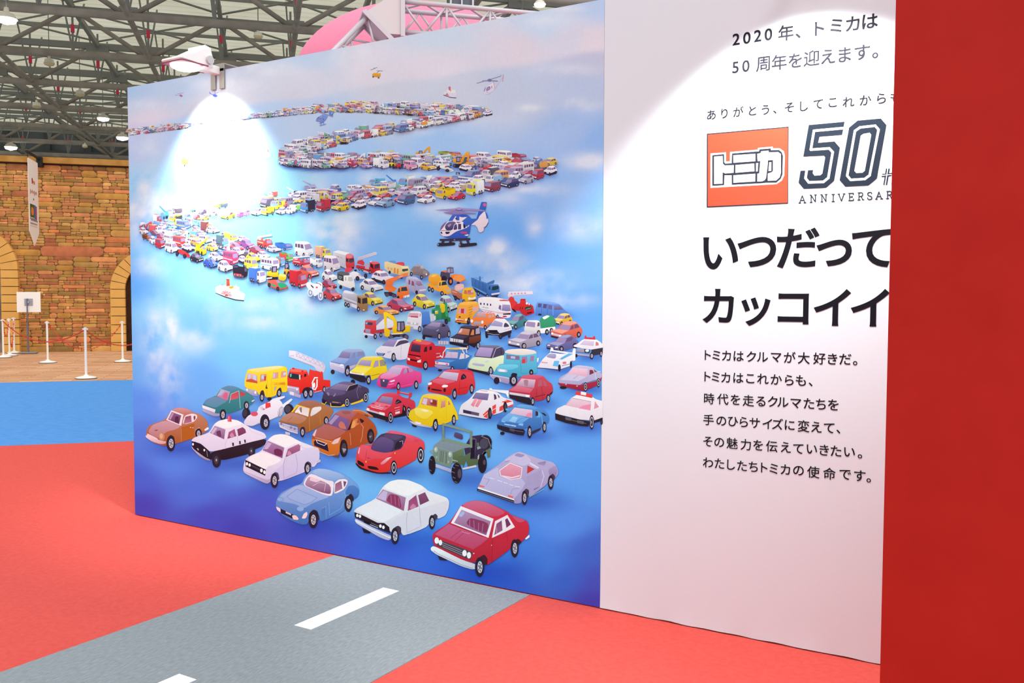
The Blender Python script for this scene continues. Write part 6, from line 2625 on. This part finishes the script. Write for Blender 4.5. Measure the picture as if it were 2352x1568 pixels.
# ------------------------------------------------------------------ the stone-print wall with arched doorways
Bv = vw
def wpt(px, py, off=0.0):
    p = hall_plane(px, py, Bv - off)
    return to_hall(p)
topz = wpt(150, 363)[2]
WB_U0, WB_U1 = -40.0, 12.0
stone_m = attr_mat('stone_print', 0.8, 0.1, 0.16, 5.0)
UL = wpt(-330, 700)[0]
UR = wpt(1000, 700)[0]
bm = bmesh.new()
p0, p1 = hall(WB_U0, Bv + 0.2), hall(WB_U1, Bv + 0.2)
R = Matrix((V(HU), V(HV), Vector((0, 0, 1)))).transposed()
box(bm, hall((WB_U0 + WB_U1) / 2, Bv + 0.2, topz / 2), (WB_U1 - WB_U0, 0.35, topz - 0.01), R)
swall = struct(obj('wall_back', bm, mat('stone_mortar', '6e4c2c', 0.85)))
# the stones are a printed pattern: one sheet over the wall
vs, fs, cs = [], [], []
r = random.Random(5)
STC = ['a8783e', 'a07440', 'b07c48', '98703a', 'a47a44', 'b0744a', 'a86c48', '947040', 'a06844', 'b0844e', '8c6a3e', 'b87a4e', '9c5c40', 'b46c44']
def stone(u, z, w, h):
    c = np.array(hx(r.choice(STC))) * r.uniform(1.05, 1.6) * np.array([1.04, 1.08, .98])
    g = min(w, h) * .3
    j = lambda a: r.uniform(-a, a)
    ed = 0.005
    P = [(u + ed, z + g + j(g * .4)), (u + g + j(g * .5), z + ed), (u + w * .5, z + ed + j(.008)), (u + w - g + j(g * .5), z + ed), (u + w - ed, z + g + j(g * .4)),
         (u + w - ed, z + h - g + j(g * .4)), (u + w - g + j(g * .5), z + h - ed), (u + w * .5, z + h - ed + j(.008)), (u + g + j(g * .5), z + h - ed), (u + ed, z + h - g + j(g * .4))]
    s = len(vs)
    for (a, b) in P:
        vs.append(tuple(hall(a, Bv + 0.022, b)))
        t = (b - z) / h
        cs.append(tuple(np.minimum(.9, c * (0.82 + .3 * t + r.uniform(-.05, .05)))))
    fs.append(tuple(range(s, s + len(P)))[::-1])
def fill(u0, u1, z0, z1):
    """split a block of wall into irregular coursed stones"""
    w, h = u1 - u0, z1 - z0
    if h > 0.19 and r.random() < .93 or h > .3:
        zc = z0 + h * r.uniform(.35, .65)
        fill(u0, u1, z0, zc)
        fill(u0, u1, zc, z1)
        return
    if w > h * r.uniform(2.2, 8.0) and w > .22:
        uc = u0 + w * r.uniform(.3, .7)
        fill(u0, uc, z0, z1)
        fill(uc, u1, z0, z1)
        return
    if h > .11 and r.random() < .6:
        zc = z0 + h * r.uniform(.4, .6)
        fill(u0, u1, z0, zc)
        fill(u0, u1, zc, z1)
        return
    stone(u0, z0, w, h)
zt = topz - 0.20
rows = []
z = 0.0
while z < zt - .05:
    h = min(r.choice([.28, .36, .42, .5]), zt - z)
    u = UL + r.uniform(-.6, 0)
    while u < UR:
        w = r.uniform(.7, 1.7)
        fill(u, u + w, z, z + h)
        u += w
    z += h
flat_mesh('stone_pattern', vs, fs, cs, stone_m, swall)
bm = bmesh.new()
box(bm, hall((WB_U0 + WB_U1) / 2, Bv + 0.1, topz - 0.085), (WB_U1 - WB_U0, 0.44, 0.16), R)
obj('wall_coping', bm, noise_mat('coping_paint', 'a87838', 'b88848', 4.0), swall)
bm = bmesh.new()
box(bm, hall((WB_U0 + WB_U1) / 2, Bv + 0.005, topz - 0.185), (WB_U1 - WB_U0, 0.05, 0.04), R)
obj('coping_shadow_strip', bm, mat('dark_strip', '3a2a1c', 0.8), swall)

def arch(cu, spring, Ro, ring, label, name, inner):
    t = thing(name, label, 'doorway', hall(cu, Bv, 0))
    Ri = Ro - ring
    bmm, bml = bmesh.new(), bmesh.new()
    y0, y1 = Bv - 0.16, Bv + 0.024
    def block(pts):
        a = [bmm.verts.new(V(hall(u, y0, z_))) for u, z_ in pts]
        b = [bmm.verts.new(V(hall(u, y1, z_))) for u, z_ in pts]
        bmm.faces.new(a)
        bmm.faces.new(b[::-1])
        for i in range(len(a)):
            j = (i + 1) % len(a)
            bmm.faces.new((a[i], b[i], b[j], a[j]))
    g = 0.009
    nb = int(round(spring / 0.232))
    for s in (-1, 1):
        for k in range(nb):
            z0, z1 = spring * k / nb + g, spring * (k + 1) / nb - g
            block([(cu + s * Ri, z0), (cu + s * Ro, z0), (cu + s * Ro, z1), (cu + s * Ri, z1)])
    na = 15
    for k in range(na):
        a0, a1 = math.pi * k / na + g / Ro, math.pi * (k + 1) / na - g / Ro
        am = (a0 + a1) / 2
        block([(cu + Ri * math.cos(a0), spring + Ri * math.sin(a0)), (cu + Ro * math.cos(a0), spring + Ro * math.sin(a0)), (cu + Ro * math.cos(am), spring + Ro * math.sin(am)),
               (cu + Ro * math.cos(a1), spring + Ro * math.sin(a1)), (cu + Ri * math.cos(a1), spring + Ri * math.sin(a1)), (cu + Ri * math.cos(am), spring + Ri * math.sin(am))])
    obj('arch_blocks', bmm, noise_mat('arch_block_paint', 'd8a456', 'e0ac5e', 3.0), t)
    # joints behind the blocks and the opening
    bmj = bmesh.new()
    def fan(bmx, rad, off):
        pts = [(cu - rad, 0.005)] + [(cu + rad * math.cos(math.pi * (1 - i / 24)), spring + rad * math.sin(math.pi * (1 - i / 24))) for i in range(25)] + [(cu + rad, 0.005)]
        bmx.faces.new([bmx.verts.new(V(hall(u, Bv - off, z_))) for u, z_ in pts])
    fan(bmj, Ro - 0.01, -0.012)
    obj('arch_joints', bmj, mat('arch_joint', '5c4020', 0.8), t)
    bmo = bmesh.new()
    fan(bmo, Ri, -0.006)
    obj('opening', bmo, inner, t)
s_px = F / np.dot(hall_plane(200, 700, Bv) - CAM, FW)
uR_out = wpt(256, 720)[0]
uL_out = wpt(46, 700)[0]
spz = wpt(256, 664)[2]
ROm = 1.12
dark_open = noise_mat('dark_opening', '1c1210', '4a2c1c', 1.2)
grey_open = noise_mat('grey_opening', '5c544c', '8c847a', 1.5)
arch(uR_out + ROm, spz, ROm, .38, 'yellow block archway beside the car mural, with a dark opening', 'arched_doorway', dark_open)
arch(uL_out - ROm - .1, wpt(46, 620)[2], ROm + .1, .42, 'yellow block archway at the left edge, with a grey opening', 'arched_doorway', grey_open)

# ------------------------------------------------------------------ stanchions and plastic chains
post_m = mat('stanchion_white', 'f0ece2', 0.4)
rub = mat('stanchion_rubber', '2c2824', 0.7)
posts = {}
def stanchion(key, px, py, label):
    p = floor_at(px, py, 0.004)
    t = thing('stanchion', label, 'stanchion', p, 'white stanchions in front of the stone wall')
    bm = bmesh.new()
    lathe(bm, [(0, .075), (.03, .075), (.05, .055), (.15, .035), (.185, .018), (.19, .012), (0, .012)], p, 32)
    obj('base', bm, post_m, t, True)
    bm = bmesh.new()
    lathe(bm, [(.192, 0), (.192, .014), (.17, .014), (0, .014)], p, 28)
    obj('rubber_ring', bm, rub, t)
    bm = bmesh.new()
    tube(bm, p + [0, 0, .06], p + [0, 0, .93], .022, 16)
    obj('post', bm, post_m, t)
    bm = bmesh.new()
    tube(bm, p + [0, 0, .925], p + [0, 0, .955], .026, 16)
    for s in (-1, 1):
        box(bm, p + HU * s * .035 + [0, 0, .925], (.02, .02, .03))
    obj('post_cap', bm, post_m, t)
    posts[key] = p
stanchion('a', 198, 869, 'white stanchion standing at the blue carpet edge, nearest of all')
stanchion('b', 110, 833, 'white stanchion between the white signboard and the nearest stanchion')
stanchion('c', 282, 831, 'white stanchion beside the left edge of the car mural')
stanchion('d', 33, 811, 'white stanchion right of the cluster, in front of the left archway')
stanchion('e', 22, 817, 'white stanchion in the middle of the left-edge cluster')
stanchion('f', 8, 821, 'white stanchion at the far left of the cluster')
ph = floor_at(372, 845, 0.004)
chain_m = mat('chain_red', 'd84438', 0.45)
def chain(p0, p1, sag, label):
    a, b = np.array(p0) + [0, 0, .915], np.array(p1) + [0, 0, .915]
    L = np.linalg.norm(b - a)
    n = max(10, int(L / .055))
    bm = bmesh.new()
    pts = []
    for i in range(n + 1):
        t = i / n
        p = a + (b - a) * t
        p[2] -= 4 * sag * t * (1 - t)
        pts.append(p)
    for i in range(n):
        c = (pts[i] + pts[i + 1]) / 2
        d = Vector((pts[i + 1] - pts[i]).tolist())
        ln = d.length * .68
        d.normalize()
        side = d.cross(Vector((0, 0, 1)))
        if side.length < 1e-3:
            side = Vector((1, 0, 0))
        side.normalize()
        if i % 2:
            side = d.cross(side)
        cv = V(c)
        w = .010
        A_, B_, C_, D_ = cv - d * ln + side * w, cv + d * ln + side * w, cv + d * ln - side * w, cv - d * ln - side * w
        for s, e in ((A_, B_), (B_, C_), (C_, D_), (D_, A_)):
            tube(bm, s, e, .0042, 5)
    o = obj('plastic_chain', bm, chain_m)
    tag(o, label, 'chain', 'red plastic chains between the stanchions')
chain(posts['b'], posts['c'], .62, 'red chain hanging lowest, from the middle stanchion to the one by the mural')
chain(posts['f'], posts['a'], .36, 'red chain running from the left cluster to the nearest stanchion')
chain(posts['a'], ph, .36, 'red chain from the nearest stanchion to behind the car mural')
chain(posts['d'], posts['e'], .72, 'short red chain hanging deep between the two right posts of the cluster')
chain(posts['e'], posts['f'], .4, 'short red chain between the two left posts of the cluster')

# ------------------------------------------------------------------ signboard on a stand
sp = floor_at(65, 812, 0.004)
zs = np.dot(sp - CAM, FW)
t = thing('sign_stand', 'white square signboard on a grey stand, seen from behind', 'sign stand', sp)
chrome = mat('stand_grey', '787884', 0.35, metal=0.7)
bm = bmesh.new()
box(bm, sp + [0, 0, .03], (.44, .34, .03), R, .008)
obj('base_plate', bm, mat('stand_base', '8c8c88', 0.5), t)
bm = bmesh.new()
tube(bm, sp + [0, 0, .04], sp + [0, 0, .72], .024, 14)
tube(bm, sp + [0, 0, .7], sp + [0, 0, 1.46], .017, 14)
tube(bm, sp + [0, 0, .68], sp + [0, 0, .74], .03, 14)
obj('pole', bm, chrome, t)
top = hall_plane(66, 693.5, to_hall(sp)[1] + .05)
bm = bmesh.new()
wS = 48 / F * zs * 1.03
box(bm, top, (wS, .02, wS * .94), R, .003)
obj('sign_board', bm, mat('sign_back', 'f4efe8', 0.55), t)
bm = bmesh.new()
box(bm, top - HV * .018, (.2, .016, .18), R, .003)
tube(bm, top - HV * .03, top - HV * .06, .03, 12)
obj('mount_plate', bm, mat('mount_grey', 'a4a4ac', 0.4, metal=.5), t)

# ------------------------------------------------------------------ pennant on the stone wall
anchor = hall_plane(92, 372, Bv - .12)
t = thing('pennant_banner', 'white pointed pennant with small printed marks hanging from the stone wall', 'banner', anchor)
bm = bmesh.new()
box(bm, anchor, (.14, .26, .26), R, .01)
obj('wall_bracket', bm, mat('bracket_black', '1c1a1a', 0.6), t)
# how far it reaches out: solve so the outer edge is seen at x=63
best = min(((abs((W0 / 2 + F * np.dot(anchor - HV * L_ - CAM, R2) / np.dot(anchor - HV * L_ - CAM, FW)) - 63), L_) for L_ in np.arange(.3, 4, .01)))
LB = best[1]
print('banner length', LB)
bm = bmesh.new()
bar(bm, anchor + [0, 0, .07], anchor - HV * (LB + .1) + [0, 0, .07], .05, .05)
obj('arm', bm, mat('bracket_black', '1c1a1a', 0.6), t)
bm = bmesh.new()
inner = LB * .22
for d_ in (inner, LB):
    tube(bm, anchor - HV * d_ + [0, 0, .06], anchor - HV * d_ - [0, 0, .08], .008, 6)
obj('hook', bm, mat('bracket_black', '1c1a1a', 0.6), t)
bz0 = anchor[2] - .07
def bp(s, z_, off=0.0):
    """point on the pennant: s 0 (outer) .. 1 (inner), z metres below its top"""
    p = anchor - HV * (LB - (LB - inner) * s) + HU * off
    return (float(p[0]), float(p[1]), float(bz0 - z_))
HB = (anchor[2] - hall_plane(67, 530, to_hall(anchor)[1] - LB)[2]) - .07
bm = bmesh.new()
a = [bm.verts.new(bp(*q_, off=.004)) for q_ in ((0, 0), (0, HB), (.5, HB + .36), (1, HB), (1, 0))]
b = [bm.verts.new(bp(*q_, off=-.004)) for q_ in ((0, 0), (0, HB), (.5, HB + .36), (1, HB), (1, 0))]
bm.faces.new(a)
bm.faces.new(b[::-1])
for i in range(5):
    j = (i + 1) % 5
    bm.faces.new((a[i], a[j], b[j], b[i]))
obj('pennant', bm, mat('pennant_cloth', 'efe8e0', 0.7), t)
# its printed marks (both faces alike would need two; the seen face is printed)
sgn = 1 if np.dot(np.array(bp(.5, .5)) - CAM, HU) < 0 else -1
vs, fs, cs = [], [], []
lv_ = [0]
def mark(pts, c):
    lv_[0] += 1
    s = len(vs)
    for q_ in pts:
        vs.append(bp(q_[0], q_[1] * HB, off=sgn * (.006 + lv_[0] * .0002)))
        cs.append(hx(c))
    fs.append(tuple(range(s, s + len(pts))))
def rect(a0, b0, a1, b1, c):
    mark([(a0, b0), (a1, b0), (a1, b1), (a0, b1)], c)
def disc(cx, cy, rx, ry, c):
    mark([(cx + rx * math.cos(i * .5236), cy + ry * math.sin(i * .5236)) for i in range(12)], c)
mark([(.33, .26), (.42, .25), (.5, .30), (.42, .335), (.35, .33)], 'a83c30')
mark([(.5, .30), (.62, .275), (.66, .32), (.55, .34)], 'd8703c')
for i in range(7):
    rect(.16 + i * .1, .42 + (.012 if i % 2 else 0), .22 + i * .1, .465 + (.02 if i in (0, 4) else 0), 'c88078')
rect(.45, .53, .53, .555, '6c6460')
rect(.12, .62, .52, .80, '2c5c28')
disc(.33, .715, .15, .06, 'e08038')
rect(.52, .62, .65, .81, '4c6ca8')
rect(.65, .63, .78, .81, 'a04868')
for i in range(5):
    rect(.12 + i * .14, .81, .19 + i * .14, .83, '2a2628')
    rect(.19 + i * .14, .83, .26 + i * .14, .85, '2a2628')
for i in range(12):
    rect(.12 + i * .056, .875, .155 + i * .056, .895, '9c948c')
for i in range(14):
    rect(.12 + i * .048, .915, .15 + i * .048, .925, 'bcb4ac')
flat_mesh('printed_marks', vs, fs, cs, attr_mat('pennant_print'), t)
# ------------------------------------------------------------------ the exhibition hall beyond: roof, trusses, lamps
ZB, ZT, ZR = 12.56, 14.56, 15.35
steel_m = noise_mat('roof_steel', '8e8780', 'a29a92', 1.5, 0.6)
steel_d = mat('roof_steel_dark', '8c8e8c', 0.6)
red_sleeve = mat('red_sleeve', 'e0405c', 0.5)
U0T, U1T = -27.05, 24.15
VK = [29.7 + 6.62 * k for k in range(8)]
# roof sheet: corrugated, letting some daylight through
rm = bpy.data.materials.new('roof_sheet')
rm.use_nodes = True
nt = rm.node_tree
for n in list(nt.nodes):
    if n.type == 'BSDF_PRINCIPLED':
        nt.nodes.remove(n)
out = nt.nodes['Material Output']
df = nt.nodes.new('ShaderNodeBsdfDiffuse')
tr = nt.nodes.new('ShaderNodeBsdfTranslucent')
ad = nt.nodes.new('ShaderNodeMixShader')
ad.inputs[0].default_value = 0.62
tc = nt.nodes.new('ShaderNodeTexCoord')
nz = nt.nodes.new('ShaderNodeTexNoise')
nz.inputs['Scale'].default_value = 0.35
nz.inputs['Detail'].default_value = 6
cr = nt.nodes.new('ShaderNodeValToRGB')
cr.color_ramp.elements[0].position = .3
cr.color_ramp.elements[1].position = .7
cr.color_ramp.elements[0].color = (*hx('c6c1aa'), 1)
cr.color_ramp.elements[1].color = (*hx('d6d2be'), 1)
nt.links.new(tc.outputs['Object'], nz.inputs['Vector'])
nt.links.new(nz.outputs['Fac'], cr.inputs[0])
nt.links.new(cr.outputs[0], df.inputs[0])
nt.links.new(cr.outputs[0], tr.inputs[0])
nt.links.new(df.outputs[0], ad.inputs[1])
nt.links.new(tr.outputs[0], ad.inputs[2])
nt.links.new(ad.outputs[0], out.inputs[0])
bm = bmesh.new()
v = 27.5
prev = None
while v < 84:
    for dv, dz in ((0, 0), (.28, 0), (.36, .045), (.64, .045)):
        a = bm.verts.new(V(hall(-48, v + dv, ZR + dz)))
        b = bm.verts.new(V(hall(44, v + dv, ZR + dz)))
        if prev:
            bm.faces.new((prev[0], prev[1], b, a))
        prev = (a, b)
    v += .72
struct(obj('ceiling', bm, rm))
# far wall of the hall
bm = bmesh.new()
box(bm, hall(-2, 83, 7.8), (96, .4, 15.6), R)
struct(obj('wall_far', bm, noise_mat('far_wall_paint', '5c6268', '6c7278', .4)))
bm = bmesh.new()
for u in np.arange(-46, 44, 3.2):
    box(bm, hall(u, 82.5, 8), (.5, .5, 15), R)
for z_ in (10.5, 12.2, 13.6):
    box(bm, hall(-2, 82.4, z_), (94, .4, .35), R)
struct(obj('trim_1', bm, mat('far_frame', '4a4f54', .6)))

ORD = ['nearest roof truss, mostly above the picture', 'second roof truss counted from the front', 'third roof truss counted from the front', 'fourth roof truss counted from the front', 'fifth roof truss counted from the front', 'sixth roof truss counted from the front', 'seventh roof truss, low over the stone wall', 'farthest roof truss, lowest above the stone wall']
NODE = 3.22
for k, v in enumerate(VK):
    t = thing('roof_truss', 'grey steel ' + ORD[k], 'roof truss', hall(-11.15, v, ZB), 'grey steel trusses under the hall roof')
    bm = bmesh.new()
    tube(bm, hall(U0T, v, ZB), hall(U1T, v, ZB), .165, 12)
    obj('bottom_chord', bm, steel_m, t, True)
    bm = bmesh.new()
    bar(bm, hall(U0T, v, ZT), hall(U1T, v, ZT), .2, .22)
    obj('top_chord', bm, steel_d, t)
    n0 = int(math.floor((U0T + 11.15) / NODE)) + 1
    n1 = int(math.ceil((U1T + 11.15) / NODE))
    for n in range(n0, n1):
        u = -11.15 + n * NODE
        if n % 2:
            for s in (-1, 1):
                bm = bmesh.new()
                tube(bm, hall(u + s * .2, v, ZB + .1), hall(u + s * (NODE - .25), v, ZT - .15), .105, 10)
                obj('diagonal', bm, steel_m, t, True)
            bm = bmesh.new()
            box(bm, hall(u, v, ZB + .16), (.7, .05, .42), R)
        else:
            bm = bmesh.new()
            box(bm, hall(u, v, ZT - .12), (1.1, .26, .42), R)
        obj('gusset_plate', bm, steel_d, t)
        bm = bmesh.new()
        tube(bm, hall(u, v, ZB), hall(u, v, ZR - .1), .055, 6)
        for s in (-1, 1):
            tube(bm, hall(u, v, ZB + .05), hall(u + s * .25, v + s * 1.5, ZR - .1), .042, 6)
        obj('hanger_rods', bm, steel_d, t)
        bm = bmesh.new()
        tube(bm, hall(u, v, ZB + .95), hall(u, v, ZB + 1.3), .085, 8)
        obj('red_sleeve', bm, red_sleeve, t)
        if n % 2 == 0 and k < 7:
            bm = bmesh.new()
            tube(bm, hall(u, v, ZT), hall(u - 2 * NODE, v + 6.62, ZT + .3), .05, 6)
            tube(bm, hall(u, v, ZT), hall(u + 2 * NODE, v + 6.62, ZT + .3), .05, 6)
            obj('cross_brace', bm, steel_d, t)
for j in range(-2, 6):
    u = -11.15 + j * 2 * NODE
    bm = bmesh.new()
    bar(bm, hall(u, 29, ZT + .1), hall(u, 82, ZT + .1), .18, .26)
    o = obj('roof_beam', bm, steel_d)
    pl = ['leftmost', 'second from left', 'third from left', 'fourth from left', 'fifth from left', 'sixth from left', 'seventh from left', 'rightmost'][j + 2]
    tag(o, 'dark steel roof beam running away from us across the trusses, %s' % pl, 'roof beam', 'long roof beams across the trusses')
for j in range(-2, 6):
    u = -14.37 + j * 2 * NODE
    bm = bmesh.new()
    tube(bm, hall(u, 29, ZB + .02), hall(u, 82, ZB + .02), .12, 10)
    o = obj('roof_pipe', bm, steel_m, None, True)
    pl = ['leftmost', 'second from left', 'third from left', 'fourth from left', 'fifth from left', 'sixth from left', 'seventh from left', 'rightmost'][j + 2]
    tag(o, 'round grey steel pipe tying the lower truss chords, running away from us, %s' % pl, 'roof pipe', 'long round pipes tying the trusses')
bm = bmesh.new()
for v in np.arange(28.5, 82, 3.31):
    bar(bm, hall(-30, v, ZR - .12), hall(26, v, ZR - .12), .09, .16)
struct(obj('trim_2', bm, steel_d))

glow = mat('lamp_glow', 'fffff8', .4, emit='fffef4', estr=14.0)
dull = mat('lamp_off', 'e8e2d2', .5)
def bay(px, py, h, on, label, s=1.0):
    s *= 1.0 if on else .55
    d = ray(px, py)
    p = CAM + d * (h / d[2])
    t = thing('high_bay_lamp', label, 'ceiling lamp', p, 'lit high bay lamps under the roof' if on else 'unlit white lamp housings under the roof')
    bm = bmesh.new()
    tube(bm, p + [0, 0, .5 * s], [p[0], p[1], ZR - .12], .02, 6)
    obj('suspension_rod', bm, steel_d, t)
    bm = bmesh.new()
    if on:
        lathe(bm, [(.09 * s, .5 * s), (.12 * s, .3 * s), (.3 * s, .22 * s), (.44 * s, .0), (.42 * s, .0), (.28 * s, .18 * s)], p, 28)
    else:
        lathe(bm, [(.1 * s, .62 * s), (.12 * s, .42 * s), (.34 * s, .36 * s), (.4 * s, .1 * s), (.46 * s, .0), (.4 * s, .0), (.2 * s, .2 * s)], p, 8)
    obj('reflector', bm, dull, t)
    bm = bmesh.new()
    lathe(bm, [(0, .02 * s), (.40 * s, .02 * s), (.37 * s, -.12 * s), (0, -.24 * s)], p, 28)
    obj('lens', bm, glow if on else mat('lens_off', 'd8c8a0', .4), t, True)
bay(15, 44, 10.2, True, 'bright round roof lamp at the top left corner', .85)
bay(237, 272, 10.6, True, 'bright round roof lamp high between trusses, left of the mural top', .82)
bay(281, 316, 10.6, True, 'bright round roof lamp right beside the left edge of the mural', .92)
bay(25, 338, 10.6, True, 'bright round roof lamp low at the left, above the archway', 1.0)
bay(1240, 10, 10.6, True, 'small bright roof lamp above the right end of the car mural', .5)
bay(113, 146, 10.6, False, 'unlit white lamp housing upper left, between two lit lamps')
bay(184, 217, 10.6, False, 'unlit white lamp housing above the lamp next to the mural')
bay(84, 244, 10.6, False, 'unlit white box lamp at the left above the stone wall')
bay(593, 84, 10.6, False, 'unlit lamp housing above the floodlight, left of the pink dome', .8)
bay(195, 337, 10.6, False, 'small unlit lamp just above the stone wall', .8)

# ------------------------------------------------------------------ pink dome, silver stage truss and steel column behind the mural
pc = deep(962, 198, 13.5)
t = thing('pink_dome', 'big smooth pink dome rising behind the top of the car mural', 'inflatable', (pc[0], pc[1], 0))
pa, pb = 280 / F * 13.5, 172 / F * 13.5
prof = [(pa * .82, -pc[2] + .007), (pa * .84, -2.6), (pa * .93, -.9)] + [(pa * math.cos(a), pb * math.sin(a)) for a in np.linspace(-.25, math.pi / 2 - .001, 26)] + [(0, pb)]
bm = bmesh.new()
lathe(bm, prof, pc, 72)
obj('pink_shell', bm, mat('pink_fabric', 'f58aa6', .7, spec=.2), t, True)

alu = mat('aluminium_truss', 'd0ccd2', .45, metal=.2)
def boxtruss(bm_c, bm_d, p0, p1, side, upv, w, n, r=.028):
    cs_ = []
    for a, b in ((-1, -1), (1, -1), (1, 1), (-1, 1)):
        off = side * (a * w / 2) + upv * (b * w / 2)
        tube(bm_c, p0 + off, p1 + off, r, 12)
        cs_.append(off)
    for f in range(4):
        o0, o1 = cs_[f], cs_[(f + 1) % 4]
        for i in range(n):
            a, b = p0 + (p1 - p0) * (i / n), p0 + (p1 - p0) * ((i + .5) / n)
            c = p0 + (p1 - p0) * ((i + 1) / n)
            tube(bm_d, a + o0, b + o1, r * .5, 8)
            tube(bm_d, b + o1, c + o0, r * .5, 8)
            tube(bm_d, a + o0, a + o1, r * .5, 8)
ZTR = 10.5
px_m = F / ZTR
wtr = .34
cc_ = deep(893, 46, ZTR)                       # corner block centre
t = thing('stage_truss', 'silver box truss with a solid corner block, in front of the pink dome', 'truss', (cc_[0], cc_[1], 0))
bmc, bmd, bmb = bmesh.new(), bmesh.new(), bmesh.new()
up = np.array([0, 0, 1.0])
st = cc_ + HU * .13
end = st + HU * 2.6
boxtruss(bmc, bmd, st, end, HV, up, wtr, 5)
ang = math.radians(47)
dl = -HU * math.cos(ang) - up * math.sin(ang)
un = -HU * math.sin(ang) + up * math.cos(ang)
s2 = cc_ + dl * .2
e2 = s2 + dl * 1.9
boxtruss(bmc, bmd, s2, e2, HV, un, wtr, 4)
# feet down to the floor at both ends
f2 = e2 - up * (e2[2] - .02)
boxtruss(bmc, bmd, e2, f2, HV, HU, wtr, 9)
f1 = end - up * (end[2] - .02)
boxtruss(bmc, bmd, end, f1, HV, HU, wtr, 10)
obj('chords', bmc, alu, t, True)
obj('lacing', bmd, alu, t, True)
h2 = wtr / 2 + .045
pts = [st + up * h2, st - up * h2, cc_ - up * h2 - HU * .02, s2 - un * h2, s2 + un * h2, cc_ + up * h2 * .75 - HU * .08]
a = [bmb.verts.new(V(p - HV * (wtr / 2 + .04))) for p in pts]
b = [bmb.verts.new(V(p + HV * (wtr / 2 + .04))) for p in pts]
bmb.faces.new(a)
bmb.faces.new(b[::-1])
for i in range(len(a)):
    j = (i + 1) % len(a)
    bmb.faces.new((a[i], b[i], b[j], a[j]))
bl = obj('corner_block', bmb, mat('corner_plate', 'd8d4d6', .55), t)
bm = bmesh.new()
for c0, ax, u_ in ((st, HU, up), (s2, dl, un)):
    for s in (-1, 1):
        bar(bm, c0 + u_ * s * (h2 + .01) - HV * (wtr / 2 + .05), c0 + u_ * s * (h2 + .01) + HV * (wtr / 2 + .05), .05, .03)
        bar(bm, c0 - u_ * (h2 + .02) + HV * s * (wtr / 2 + .05), c0 + u_ * (h2 + .02) + HV * s * (wtr / 2 + .05), .03, .05)
obj('joint_flange', bm, alu, bl)

# H-section building column
cp = deep(1062, 12, 24)
t = thing('steel_column', 'grey H-section steel column with pale edges, above the stage truss', 'column', (cp[0], cp[1], 0))
cw = 54 / F * 24
bm = bmesh.new()
box(bm, (cp[0], cp[1], ZR / 2), (cw * .84, .1, ZR), Matrix.Rotation(-YAW * -1, 3, 'Z'))
obj('web', bm, mat('column_grey', '74767e', .5), t)
Rc = Matrix.Rotation(YAW, 3, 'Z')
for s in (-1, 0, 1):
    c_ = V((cp[0], cp[1], ZR / 2)) + Rc @ Vector((s * cw * .46, -.1, 0))
    bm = bmesh.new()
    box(bm, c_, (.035, .3, ZR), Rc)
    obj('flange', bm, mat('column_edge', 'd8d8dc', .4), t)

# the second floodlight, over the lettering (it stands just above the frame)
a2_ = wall(1830, 210)
floodlight(a2_[0] + .05, 'white floodlight above the lettering, over the white half of the wall', (a2_[0] + .05, 0.0, 1.72), 185, 102, .35, ext=.26)
